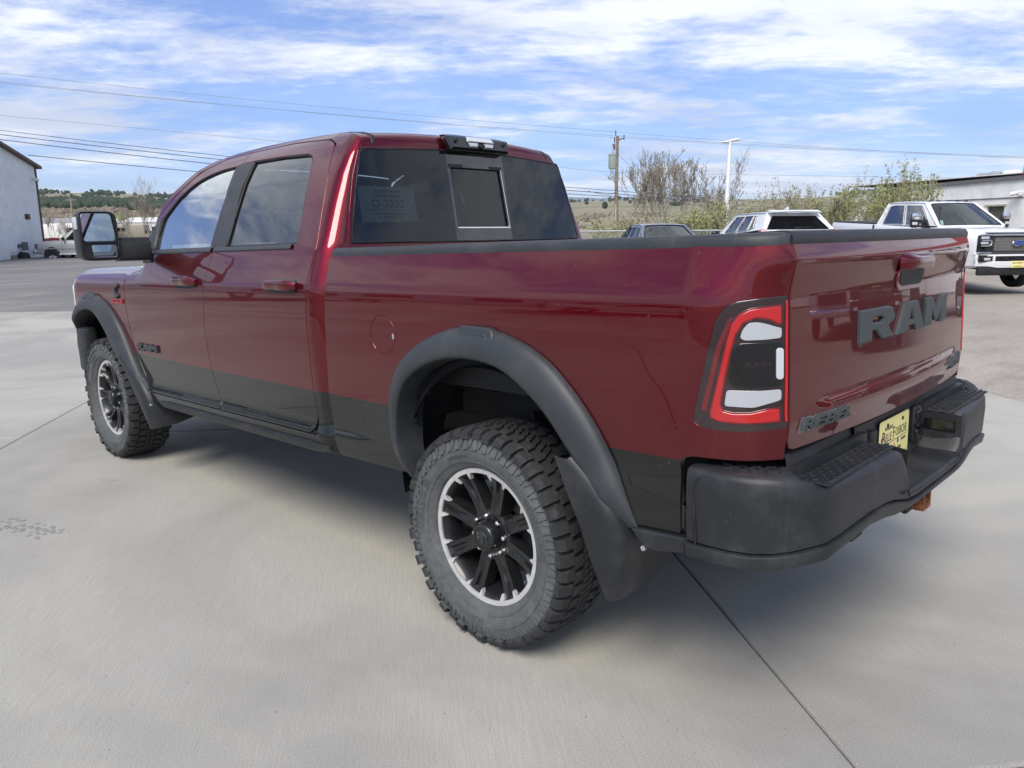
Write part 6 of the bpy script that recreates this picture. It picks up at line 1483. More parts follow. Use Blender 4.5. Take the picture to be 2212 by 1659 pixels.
# --- white crossover seen from behind ---
def make_crossover():
    T = thing('crossover_car', 'white crossover facing away between the blue grey sedan and the white pickup', 'car')
    L_ = 4.78
    st = [(-.02, .75, .35, .62, .74, .60), (-.15, .88, .28, .78, .90, .70), (-.5, .93, .25, .88, 1.0, .78), (-1.25, .955, .24, .95, 1.07, .82), (-1.5, .965, .24, .96, 1.08, .84), (-4.3, .965, .25, 1.0, 1.10, .86), (-4.6, .93, .30, 1.08, 1.21, .84), (-4.74, .86, .40, 1.08, 1.22, .80), (-4.78, .80, .5, 1.06, 1.20, .74)]
    mb = MB(); rows = body_loft(st); mb.grid(rows); mb.add(rows[0], [tuple(range(17))]); mb.add(rows[-1], [tuple(range(17))]); mb.build('body', M['white_paint'], T, 45)
    arches(T, (-.92, -3.77), .37, .962, M['white_paint'], .38)
    for x in (-.92, -3.77):
        for y in (.868, -.868): put_wheel(T, x, y, .37, 'steel')
    glasshouse(T, dict(zb=1.06, zf=1.04, zr=1.22, zt=1.67, bf=-1.12, br=-4.74, tf=-2.02, tr=-4.30, wb=.86, wt=.62, bow=.12, rw=[(.05, .03), (.95, .03), (.90, .80), (.10, .80)], side=[[(.16, .09), (.43, .09), (.42, .86), (.13, .86)], [(.46, .09), (.69, .09), (.68, .86), (.445, .86)], [(.71, .11), (.80, .20), (.76, .84), (.70, .86)]], seats=(-2.4, -3.35)), M['white_paint'], M['glass_ws'], M['glass_dark'])
    mb = MB(); P = [[(-4.26, y, 1.715), (-4.42, y, 1.705 - .02 * abs(y)), (-4.56, y, 1.675 - .03 * abs(y)), (-4.54, y, 1.655 - .03 * abs(y)), (-4.30, y, 1.66)] for y in np.linspace(-.60, .60, 9)]; mb.grid(P); mb.build('spoiler', M['white_paint'], T, 60)
    mb = MB(); mb.prism([(-3.75, 1.725), (-3.98, 1.725), (-4.0, 1.80), (-3.95, 1.80)], lambda u, v, t: (u, t - .02, v), 0, .04, .01); mb.build('roof_antenna', M['white_paint'], T, 40)
    for sy in (1, -1):
        mb = MB(); mb.box((-4.70, sy * .70, 1.175), (.12, .40, .13), r=.04); H = mb.build('taillight', M['lens_red'], T, 40)
        mb = MB(); mb.box((-4.73, sy * .72, 1.180), (.10, .32, .08), r=.03); mb.build('lens', M['lens_clear'], H, 40)
        mb = MB(); mb.box((-1.62, sy * 1.06, 1.13), (.14, .22, .15), r=.05); mb.build('side_mirror', M['gloss_black'], T, 50)
        for x in (-2.75, -3.6):
            mb = MB(); mb.box((x, sy * .985, .99), (.18, .03, .03), r=.01); mb.build('door_handle', M['white_paint'], T, 40)
    mb = MB(); mb.box((-4.785, 0, 1.178), (.03, 1.02, .055), r=.012); mb.build('light_strip', M['lens_red2'], T, 40)
    mb = MB(); mb.prism([(.075 * math.cos(a), 1.185 + .030 * math.sin(a)) for a in np.linspace(0, 2 * math.pi, 21)[:-1]], lambda u, v, t: (-4.79 - t, u, v), 0, .008, .002); e = mb.build('emblem', M['chrome'], T, 40)
    mb = MB(); mb.prism([(.062 * math.cos(a), 1.185 + .022 * math.sin(a)) for a in np.linspace(0, 2 * math.pi, 21)[:-1]], lambda u, v, t: (-4.7985 - t, u, v), 0, .001); mb.build('emblem_field', M['blue_print'], e)
    mb = MB(); mb.tube([(-4.79, .06, 1.265), (-4.76, -.32, 1.29)], .013, 6); mb.box((-4.79, .05, 1.265), (.04, .10, .05), r=.015); mb.build('rear_wiper', M['rubber_seal'], T, 40)
    mb = MB(); mb.box((-4.76, 0, .48), (.10, 1.5, .24), r=.04); mb.build('rear_bumper', M['plastic_d'], T, 40)
    return T
X = make_crossover(); p = at(1726, 500, 19.3); a = -44; X.location = (p.x + 4.8 * math.cos(R_(a)), p.y + 4.8 * math.sin(R_(a)), .31); X.rotation_euler = (0, 0, R_(a)); X.scale = (1.0, 1.07, 1.0)
# --- blue grey sedan ---
def make_sedan():
    T = thing('sedan_car', 'blue grey sedan, only its roof and glass showing over the bed rail', 'car')
    st = [(-.02, .70, .30, .50, .60, .55), (-.15, .85, .24, .62, .72, .66), (-.6, .90, .22, .75, .84, .74), (-1.4, .92, .20, .84, .93, .78), (-1.6, .925, .20, .86, .94, .80), (-4.1, .925, .22, .90, .98, .78), (-4.7, .88, .28, .90, .99, .72), (-4.85, .80, .40, .86, .94, .66)]
    mb = MB(); rows = body_loft(st); mb.grid(rows); mb.add(rows[0], [tuple(range(17))]); mb.add(rows[-1], [tuple(range(17))]); mb.build('body', M['sedan_paint'], T, 45)
    arches(T, (-.95, -3.75), .33, .92, M['sedan_paint'], .34)
    for x in (-.95, -3.75):
        for y in (.838, -.838): put_wheel(T, x, y, .33, 'steel')
    glasshouse(T, dict(zb=.93, zt=1.43, bf=-1.25, br=-4.35, tf=-2.15, tr=-3.35, wb=.80, wt=.56, bow=.16, rk=.85, side=[[(.20, .08), (.47, .08), (.46, .88), (.12, .88)], [(.50, .08), (.72, .08), (.76, .55), (.80, .86), (.485, .88)], [(.745, .10), (.84, .16), (.82, .5), (.775, .5)]], seats=(-2.5, -3.3)), M['sedan_paint'], M['glass_ws'], M['glass_dark'])
    for sy in (1, -1):
        mb = MB(); mb.box((-1.75, sy * .99, 1.0), (.14, .20, .12), r=.04); mb.build('side_mirror', M['sedan_paint'], T, 50)
        mb = MB(); mb.box((-.12, sy * .66, .62), (.16, .34, .10), r=.03); mb.build('headlight', M['lens_clear'], T, 40)
    mb = MB(); mb.box((-.02, 0, .50), (.05, .9, .16), r=.02); mb.build('grille', M['gloss_black'], T)
    mb = MB(); mb.box((-1.55, -.38, 1.02), (.02, .34, .10), Matrix.Rotation(R_(-55), 3, 'Y')); mb.build('window_paper', M['paper'], T)
    return T
X = make_sedan(); p = at(1452, 507, 19.0); a = 138; X.location = (p.x + 1.3 * math.cos(R_(a)), p.y + 1.3 * math.sin(R_(a)), .27); X.rotation_euler = (0, 0, R_(a))
# --- old silver pickup by the metal building ---
def make_silver():
    T = thing('pickup_truck', 'old silver pickup parked side on against the metal building, chrome wheels and dark flared sills', 'pickup truck')
    st = [(-.03, .86, .60, .85, .98, .76), (-.08, .95, .50, .95, 1.08, .80), (-.3, .98, .46, 1.02, 1.16, .82), (-1.3, .99, .44, 1.06, 1.22, .84), (-1.5, .99, .44, 1.08, 1.24, .86), (-3.95, .99, .44, 1.08, 1.22, .88), (-5.75, .99, .48, 1.10, 1.22, .90), (-5.80, .97, .50, 1.10, 1.20, .88)]
    mb = MB(); rows = body_loft(st); mb.grid(rows); mb.add(rows[0], [tuple(range(17))]); mb.add(rows[-1], [tuple(range(17))]); mb.build('body', M['silver_paint'], T, 40)
    arches(T, (-.92, -4.55), .40, .985, M['silver_paint'], .42)
    for x in (-.92, -4.55):
        for y in (.885, -.885): put_wheel(T, x, y, .39, 'chrome')
    glasshouse(T, dict(zb=1.20, zt=1.86, bf=-1.25, br=-3.95, tf=-2.0, tr=-3.80, wb=.88, wt=.66, bow=.12, side=[[(.14, .07), (.47, .07), (.46, .86), (.11, .86)], [(.51, .07), (.90, .07), (.90, .86), (.50, .86)]], seats=(-2.4, -3.3)), M['silver_paint'], M['glass_ws'], M['glass_dark'])
    for sy in (1, -1):
        mb = MB(); mb.box((-.10, sy * .80, .90), (.16, .30, .26), r=.03); h = mb.build('headlight', M['lens_clear'], T, 40)
        mb = MB(); mb.box((-.10, sy * .955, .90), (.14, .012, .28), r=.005); mb.build('light_trim', M['trim_grey'], h)
        mb = MB(); mb.box((-1.62, sy * 1.08, 1.30), (.12, .22, .20), r=.05); mb.build('side_mirror', M['plastic_d'], T, 50)
        mb = MB(); mb.box((-2.6, sy * 1.0, .46), (2.6, .14, .07), r=.03); mb.build('running_board', M['white_paint'], T, 40)
        mb = MB(); mb.box((-2.7, sy * .992, .76), (4.9, .02, .05), r=.008); mb.build('side_moulding', M['chrome'], T, 40)
        mb = MB(); mb.box((-1.48, sy * .992, .88), (.012, .01, .60)); mb.box((-2.78, sy * .992, .88), (.012, .01, .60)); mb.build('door_gap', M['rubber_seal'], T)
    mb = MB(); mb.box((-.02, 0, .90), (.08, 1.2, .26), r=.02); mb.build('grille', M['plastic_d'], T)
    mb = MB(); mb.box((.02, 0, .60), (.22, 1.86, .20), r=.06); mb.build('front_bumper', M['chrome'], T, 40)
    return T
SILV = make_silver(); p = at(96, 569, 44.5); SILV.location = (p.x, p.y, 0); SILV.rotation_euler = (0, 0, R_(50))
# --- vehicles and a building behind the photographer, seen as reflections ---
def clone(src, label, x, y, ang, grp, paint=None):
    c = copy_tree(src); c['label'] = label; place_front(c, x, y, 0, ang)
    if grp: c['group'] = grp
    if paint:
        for ch in [c] + list(c.children_recursive):
            if ch.type == 'MESH' and ch.data.materials and ch.data.materials[0] == M['white_paint']:
                ch.data = ch.data.copy(); ch.data.materials[0] = paint
    return c
G_ = 'vehicles parked behind the photographer'
clone(FORD, 'dark red crew cab pickup mirrored in the left half of the tailgate', -5.6, -10.2, 68, G_, M['dark_paint'])
clone(FORD, 'white crew cab pickup mirrored side on in the right half of the tailgate', -.8, -16.2, 18, G_)
clone(SILV, 'silver pickup parked beyond the dark red one, mirrored in the tailgate', -8.8, -12.5, 70, G_)
clone(FORD, 'white pickup mirrored in the flank of the maroon pickup', 11.5, 14.5, -45, G_)
clone(SILV, 'silver pickup mirrored in the lower doors of the maroon pickup', 20, 9.5, -60, G_)
def shop():
    T = thing('shop_building', 'long red and white dealer building mirrored in the tailgate of the maroon pickup', 'building', (-17, -38, 0), R_(72))
    mb = MB(); mb.box((0, 0, 2.6), (10, 46, 5.2)); mb.build('wall', M['stucco'], T)
    mb = MB(); mb.box((5.05, 0, 4.4), (.12, 46.2, 1.2)); mb.build('fascia', M['red_metal'], T)
    for k in range(9):
        mb = MB(); mb.box((5.02, -20 + k * 5, 1.7), (.08, 3.4, 2.6)); mb.build('shop_window', M['gloss_black'], T)
    T2 = thing('shed_building', 'low tan workshop mirrored along the flank of the maroon pickup', 'building', (33, 30, 0), R_(-52))
    mb = MB(); mb.box((0, 0, 1.9), (60, 10, 3.8)); mb.build('wall', M['stucco'], T2)
    for k in range(10):
        mb = MB(); mb.box((-26 + k * 5.8, -5.02, 1.9), (2.6, .08, 1.3)); mb.build('window', M['gloss_black'], T2)
shop()
# ---------- buildings, fence, poles, cables ----------
def rot2(a): return Matrix.Rotation(a, 3, 'Z')
def metal_building():
    # corner nearest the silver pickup and the gable wall running to the left of the picture
    c = at(98, 565, 46.5); e = at(0, 556, 41) ; c.z = 0; e.z = 0
    d = (e - c).normalized(); n = Vector((-d.y, d.x, 0)); T = thing('metal_building', 'white ribbed metal building with brown roof edge at the left', 'building', (c.x, c.y, 0), math.atan2(d.y, d.x))
    L_ = 16; eave = 5.55; slope = .19
    away = 1 if (CAM - c).dot(n) < 0 else -1
    def zt(x): return eave + min(x, L_ - x) * slope
    # ribbed sheets on the gable wall
    k = 0; x = 0
    while x < L_ - .01:
        mb = MB(); w = .9; P = []
        xs = []
        for j in range(4):
            b = x + j * .225; xs += [(b, 0), (b + .12, 0), (b + .14, .05), (b + .20, .05), (b + .2249, 0)]
        for xx, oo in xs: P.append([(xx, -away * oo, -.1), (xx, -away * oo, zt(xx))])
        mb.grid(P); mb.build('siding_sheet', M['siding'], T, None); x += w
    mb = MB(); mb.add([(0, 0, 0), (0, away * 14, 0), (0, away * 14, eave), (0, 0, eave)], [(0, 1, 2, 3)]); mb.add([(L_, 0, 0), (L_, away * 14, 0), (L_, away * 14, eave), (L_, 0, eave)], [(0, 1, 2, 3)]); mb.add([(0, away * 14, 0), (L_, away * 14, 0), (L_, away * 14, eave), (L_ / 2, away * 14, eave + L_ / 2 * slope), (0, away * 14, eave)], [(0, 1, 2, 3, 4)]); mb.add([(0.0, away * .02, 0), (L_, away * .02, 0), (L_, away * .02, eave), (L_ / 2, away * .02, eave + L_ / 2 * slope), (0, away * .02, eave)], [(0, 1, 2, 3, 4)]); mb.build('wall', M['siding'], T)
    mb = MB()
    for s in (1, -1):
        a, b = (-.35, eave - .35 * slope), (L_ / 2, eave + L_ / 2 * slope)
        if s < 0: a, b = (L_ + .35, a[1]), b
        f = lambda u, v, t: (u, -away * (.35 - t), v)
        mb.add([(a[0], -away * .3, a[1]), (b[0], -away * .3, b[1]), (b[0], away * 14, b[1]), (a[0], away * 14, a[1]), (a[0], -away * .3, a[1] - .16), (b[0], -away * .3, b[1] - .16), (b[0], away * 14, b[1] - .16), (a[0], away * 14, a[1] - .16)], [(0, 1, 2, 3), (4, 5, 6, 7), (0, 1, 5, 4), (0, 3, 7, 4), (2, 3, 7, 6)])
    mb.build('roof', M['brown_trim'], T)
    mb = MB(); mb.box((.0, -away * .04, eave / 2), (.14, .1, eave)); mb.build('corner_trim', M['brown_trim'], T)
    mb = MB(); mb.box((.55, -away * .12, 4.75), (.22, .2, .16), r=.04); mb.cyl((.55, -away * .2, 4.70), (.52, -away * .38, 4.62), .07, 10); mb.build('wall_camera', M['white'], T, 40)
    mb = MB(); mb.box((1.9, -away * .1, 2.55), (.3, .2, .3), r=.03); mb.build('junction_box', M['brown_trim'], T, 40)
    mb = MB(); mb.cyl((3.4, -away * .0, .95), (3.4, -away * .4, .93), .10, 10); mb.cyl((3.4, -away * .38, .70), (3.4, -away * .38, 1.15), .16, 10); mb.build('vent_pipe', M['trim_grey'], T, 40)
    W = T.matrix_basis
    def loc(x, y, z=0): return Matrix.Translation((c.x, c.y, 0)) @ Matrix.Rotation(math.atan2(d.y, d.x), 4, 'Z') @ Vector((x, y, z))
    p = at(30, 563, 42.3); p.z = 0; t = thing('gas_cylinder', 'short tan gas cylinder with a grey valve cage by the metal building', 'gas cylinder', p); t.scale = (.7, .7, .63)
    mb = MB(); mb.lathe([(0, .0), (.24, .0), (.26, .05), (.26, .62), (.22, .72), (0, .74)], axis='z', n=24); mb.build('tank', plain('tan_tank', (.22, .17, .11), .6), t, 50)
    mb = MB()
    for a in np.linspace(0, 2 * math.pi, 7)[:-1]: mb.tube([(.2 * math.cos(a), .2 * math.sin(a), .7), (.2 * math.cos(a), .2 * math.sin(a), .98)], .015, 6)
    mb.lathe([(.19, .95), (.215, .95), (.215, 1.0), (.19, 1.0)], axis='z', n=24); mb.build('valve_cage', M['galv'], t, 40)
    p = at(50, 564, 43.3); p.z = 0; t = thing('tarp_pile', 'low lumpy pile under black tarp between gas cylinder and silver pickup', 'tarp', p)
    bm = bmesh.new(); bmesh.ops.create_icosphere(bm, subdivisions=3, radius=1); rr = random.Random(2)
    for v in bm.verts:
        k = 1 + .16 * math.sin(v.co.x * 5 + v.co.z * 4) + .1 * math.sin(v.co.y * 9) + rr.uniform(-.05, .05); v.co = Vector((v.co.x * .45 * k, v.co.y * .42 * k, max(-.02, v.co.z * .60 * k)))
    me = bpy.data.meshes.new('cover'); bm.to_mesh(me); bm.free(); link('cover', me, M['tarp'], t)
    for i in range(5):
        p = at(26 - 9 * i, 567, 41.2 + .5 * (i % 3)); p.z = .07 + .05 * (i % 2); o = MB(); o.box((0, 0, 0), (1.5 - .15 * i, .22, .12), r=.02)
        tag(o.build('plank', plain('weathered_plank', (.30, .27, .24), .9) if i == 0 else bpy.data.materials['weathered_plank'], None, 40), ['weathered board nearest the gas cylinder at the metal building', 'second weathered board out from the gas cylinder', 'middle weathered board of the five by the metal building', 'weathered board, last but one towards the left edge', 'weathered board nearest the left edge of the photo'][i], 'plank', 'boards along the metal building'); q = bpy.data.objects[-1] if False else [x for x in COL.objects if x.name.startswith('plank')][-1]
        q.location = p; q.rotation_euler = (0, 0, math.atan2(d.y, d.x) + .15 * (i - 2))
    # red folding implement
    away = 1; p = at(97, 563, 47.2); p.z = 0; t = thing('snow_plough', 'red folded snow plough with slanting strut beside the silver pickup', 'snow plough', p, math.atan2(-_r.y, -_r.x)); t.scale = (.95, 1, 1.38)
    mb = MB(); P = []
    for k in range(8):
        a = k / 7; x = .95 - 2.2 * a; P.append([(x, (.2 + .1 * s), .74 + .24 * math.sin(a * 1.9) - .10 * s) for s in (0, 1, 2)] + [(x, -.8, .70 + .24 * math.sin(a * 1.9))])
    mb.grid(P); mb.build('blade', M['red_metal'], t, 50)
    mb = MB(); mb.prism([(.42, .72), (.20, .72), (.55, -.0), (.78, .0)], lambda u, v, y: (u, .35 + y, v), 0, .12, .02); mb.tube([(-.6, 0, .9), (-.4, 0, .2)], .05, 8); mb.build('strut', M['red_metal'], t, 40)
    mb = MB(); mb.box((-.1, 0, .3), (1.3, .6, .3), r=.08); mb.tube([(.92, 0, .72), (.92, 0, .2)], .03, 8); mb.build('frame', M['under'], t, 40)
metal_building()
def white_building():
    a = at(1812, 421, 58); b = at(2260, 381, 42.5); a.z = b.z = 0; d = (b - a); Ln = d.length + 12; d.normalize()
    T = thing('flat_roof_building', 'white flat roofed building behind the bushes at the right', 'building', (a.x, a.y, 0), math.atan2(d.y, d.x)); n = Vector((-d.y, d.x, 0)); s = 1 if (CAM - a).dot(n) > 0 else -1
    H0, H1 = 3.95, 4.28
    # local x runs from the far left end to the right, the camera side is +s*y
    door = 13.5
    mb = MB(); fy = 0
    def seg(x0, x1, z0, z1): mb.box(((x0 + x1) / 2, -s * .1, (z0 + z1) / 2), (x1 - x0, .2, z1 - z0))
    top = lambda x: H0 + (H1 - H0) * x / 20
    dx0 = (at(2108, 470, 46) - a).dot(d); dx1 = (at(2152, 470, 45) - a).dot(d)
    seg(0, dx0, 0, top(dx0)); seg(dx1, Ln, 0, top(Ln * .6)); seg(dx0, dx1, 2.75, top(dx1)); mb.build('wall', M['stucco'], T)
    mb = MB(); mb.box((0.1, -s * 5, H0 / 2), (.2, 10, H0)); mb.build('end_wall', M['stucco'], T)
    mb = MB(); mb.box(((dx0 + dx1) / 2, -s * .18, 1.4), (dx1 - dx0, .06, 2.8)); mb.build('door', plain('dull_door', (.10, .10, .085), .6), T)
    mb = MB(); mb.box(((dx0 + dx1) / 2, .02 * s, 2.79), (dx1 - dx0 + .3, .06, .10)); mb.build('door_trim', plain('cream_trim', (.45, .42, .33), .7), T)
    mb = MB(); mb.add([(-.2, s * .12, H0 - .02), (Ln, s * .12, top(Ln) - .02), (Ln, s * .12, top(Ln) + .20), (-.2, s * .12, H0 + .20), (-.2, -s * 10, H0 - .02), (Ln, -s * 10, top(Ln) - .02), (Ln, -s * 10, top(Ln) + .2), (-.2, -s * 10, H0 + .2)], [(0, 1, 2, 3), (3, 2, 6, 7), (0, 3, 7, 4), (0, 1, 5, 4)]); mb.build('roof_edge', M['trim_grey'], T)
    mb = MB(); mb.box((Ln / 2, -s * 5, H1 + .28), (Ln, 9.4, .06)); mb.build('roof', M['stucco'], T)
    mb = MB(); mb.box((Ln / 2, s * .02, top(Ln / 2) - 1.0), (Ln, .05, .05)); mb.build('cable_run', M['trim_grey'], T)
    for px in (2080, 2200, 1975):
        q = at(px, 400, 48); x = (q - a).dot(d); mb = MB(); mb.lathe([(.3, 0), (.3, .22), (.48, .26), (.55, .40), (.35, .50), (0, .52)], (x, -s * 3, top(x) + .3), 'z', 20); mb.build('roof_vent', M['stucco'] if px > 2100 else M['galv'], T, 50)
    x = (at(2160, 430, 44.5) - a).dot(d) + .8; mb = MB(); mb.box((x, s * .14, 3.45), (.12, .28, .16), r=.03); mb.cyl((x, s * .2, 3.45), (x - .35, s * .5, 3.35), .11, 12); mb.cyl((x, s * .2, 3.45), (x + .3, s * .5, 3.38), .11, 12); mb.build('flood_light', M['white'], T, 40)
white_building()
def fence():
    a = at(1210, 501, 24); b = at(1900, 494, 24); T = thing('chain_link_fence', 'galvanised chain link fence behind the parked cars', 'fence', (a.x, a.y, 0)); T.rotation_euler = (0, 0, math.atan2(b.y - a.y, b.x - a.x)); Ln = math.hypot(b.x - a.x, b.y - a.y) + 5; z1 = (a.z + b.z) / 2; z0 = z1 - 1.25
    mb = MB(); mb.tube([(-6, 0, z1), (Ln, 0, z1)], .024, 8); mb.build('top_rail', M['galv'], T, 60)
    for i in range(int((Ln + 6) / 3) + 1):
        mb = MB(); x = -6 + i * 3; mb.cyl((x, .03, 0), (x, .03, z1 + .03), .03, 8); mb.lathe([(.0, .07), (.03, .05), (.034, .02), (.034, 0)], (x, .03, z1 + .03), 'z', 8); mb.build('fence_post', M['galv'], T, 60)
    mb = MB(); h = z1 - z0; g = .10
    for i in range(int((Ln + 6 + h) / g)):
        x = -6 - h + i * g
        for sg in (1, -1):
            p, q = ((x, 0, z0), (x + h, 0, z1)) if sg > 0 else ((x + h, .006, z0), (x, .006, z1))
            mb.tube([p, q], .0042, 3, caps=False)
    me = mb.mesh('wire_mesh'); link('wire_mesh', me, M['galv'], T, kind='stuff')
fence()
def cable(pts, r=.014, sag=.0, label='', grey=True, grp=None):
    P = []
    for i in range(len(pts) - 1):
        a, b = Vector(pts[i]), Vector(pts[i + 1])
        for t in np.linspace(0, 1, 17)[(1 if i else 0):]: p = a.lerp(b, t); p.z -= sag * (b - a).length * 4 * t * (1 - t) * .1; P.append(p)
    mb = MB(); mb.tube(P, r, 5); return tag(mb.build('overhead_cable', M['wire_grey' if grey else 'wire'], None, 60), label, 'cable', grp)
def utility_pole():
    b = at(1333, 500, 62); T = thing('utility_pole', 'brown wooden utility pole with a grey green transformer', 'utility pole', (b.x, b.y, .3))
    top = at(1333.5, 293, 62).z - .3; w = Matrix.Rotation(math.atan2((-_r).y, (-_r).x), 4, 'Z')   # local +x towards the left of the picture
    def L(px, py, dz=0): q = at(px, py, 62) - Vector((b.x, b.y, .3)); return tuple(q)
    mb = MB(); mb.tube([(0, 0, -.5), L(1331.5, 400), L(1334, 294)], [.17, .14, .115], 12); mb.build('pole_shaft', M['wood_pole'], T, 60)
    mb = MB(); mb.tube([L(1330.2, 545), L(1330.2, 441)], .05, 8); mb.build('cable_guard', M['galv'], T, 60)
    mb = MB(); mb.tube([L(1331, 303), L(1347, 299)], .045, 6); mb.tube([L(1331, 309), L(1340, 302)], .025, 6); mb.build('crossarm', M['wood_pole'], T, 40)
    for px, py in ((1330, 287), (1348, 296), (1328, 302)):
        mb = MB(); q = Vector(L(px, py)); mb.lathe([(.03, -.25), (.05, -.1), (.03, -.05), (.065, 0), (.03, .05), (.06, .12), (.02, .2), (0, .22)], tuple(q), 'z', 10); mb.build('insulator', M['trim_grey'], T, 60)
    mb = MB(); q = Vector(L(1323.5, 348)); mb.lathe([(0, -.62), (.30, -.60), (.33, -.5), (.33, .42), (.36, .44), (.36, .5), (.25, .58), (0, .6)], tuple(q), 'z', 20); tr = mb.build('transformer', M['transformer'], T, 50)
    mb = MB(); mb.lathe([(.06, 0), (.09, .1), (.05, .15), (.09, .2), (.05, .26), (.08, .32), (.03, .45), (0, .46)], (q.x, q.y, q.z + .6), 'z', 10); mb.build('bushing', M['galv'], tr, 60)
    mb = MB(); mb.box(L(1326, 317), (.18, .18, .45), r=.03); mb.tube([L(1326, 322), L(1323.5, 330), L(1324, 338)], .018, 5); mb.tube([L(1318, 301), L(1320, 296), L(1326, 297), L(1327, 308)], .018, 5); mb.build('cutout_switch', M['trim_grey'], T, 40)
    mb = MB()
    for pts in ([(1318, 340), (1316, 358), (1321, 372), (1314, 385), (1326, 388)], [(1320, 358), (1325, 372), (1327, 392), (1331, 402)], [(1330, 385), (1322, 382), (1314, 387)]): mb.tube(spline([L(*p) for p in pts], 4), .02, 5)
    mb.build('drop_cable', M['wire'], T, 60)
    g = 'cables on the brown utility pole'
    def P3(px, py, d): return at(px, py, d)
    spec = [((-260, 128, 55), (1330, 285, 62), (2400, 350, 66), 'topmost thin cable running across the sky to the brown utility pole', .012, .05),
            ((-260, 148, 55), (1328, 297, 62), (2400, 345, 66), 'second thin cable across the sky, just under the topmost one', .012, .05),
            ((-260, 152, 54.4), (1348, 295, 61.8), (2400, 343, 65), 'third thin cable across the sky, almost touching the second', .012, .05),
            ((-260, 225, 55), (1331, 373, 62), (2400, 390, 66), 'thin neutral cable meeting the pole just below its transformer', .012, .0),
            ((-260, 248, 52), (1331, 412, 62), (2400, 470, 60), 'upper telephone cable on the pole, highest of the three dark ones', .020, .08),
            ((-260, 258, 50), (1331, 418.5, 62), (2400, 492, 58), 'middle telephone cable on the pole', .024, .08),
            ((-260, 268, 48), (1331, 425, 62), (2400, 500, 56), 'lowest telephone cable on the pole', .024, .10)]
    for A, B, C_, lab, r, sg in spec:
        cable([P3(*A), P3(*B), P3(*C_)], r, sg, lab, r < .015, g)
    cable([P3(60, 335, 47), P3(560, 383, 60)], .022, .02, 'black service cable leaving the eave of the metal building', False)
    cable([P3(1336, 332, 62), P3(1395, 398, 70)], .012, 0, 'slanting guy wire behind the utility pole', True)
    cable([P3(1331, 415, 61.9), P3(1318, 421, 61.5), P3(1300, 419, 61), P3(1270, 413, 60)], .018, 0, 'slack loop of cable left of the pole at telephone height', False)
    cable([P3(1334, 425, 61.9), P3(1350, 434, 62), P3(1372, 432, 62), P3(1392, 429, 62)], .02, 0, 'slack loop of cable right of the pole at telephone height', False)
utility_pole()
def lamp_post():
    b = at(1566.5, 505, 38); T = thing('lamp_post', 'tall white parking lot lamp post with two flat heads', 'lamp post', (b.x, b.y, .2))
    def L(px, py): return tuple(at(px, py, 38) - Vector((b.x, b.y, .2)))
    mb = MB(); mb.tube([(0, 0, -.2), L(1576, 318)], [.14, .10], 12); mb.tube([L(1576, 322), L(1577, 308), L(1580, 303)], .085, 8); mb.build('pole_shaft', M['lamp_white'], T, 60)
    for (x0, y0), (x1, y1) in (((1577, 304), (1602, 300)), ((1577, 306), (1557, 307.5))):
        A, B = Vector(L(x0, y0)), Vector(L(x1, y1)); mb = MB(); P = []
        for t, w, h in ((0, .10, .08), (.3, .17, .075), (.7, .18, .06), (1, .09, .03)):
            c = A.lerp(B, t); P.append([tuple(c + Vector((w * math.cos(q) * .7, w * math.cos(q) * -.7, h * math.sin(q)))) for q in np.linspace(0, 2 * math.pi, 10)[:-1]])
        mb.grid(P, cv=True); mb.add(P[-1], [tuple(range(9))]); mb.build('lamp_head', M['lamp_white'], T, 50)
lamp_post()
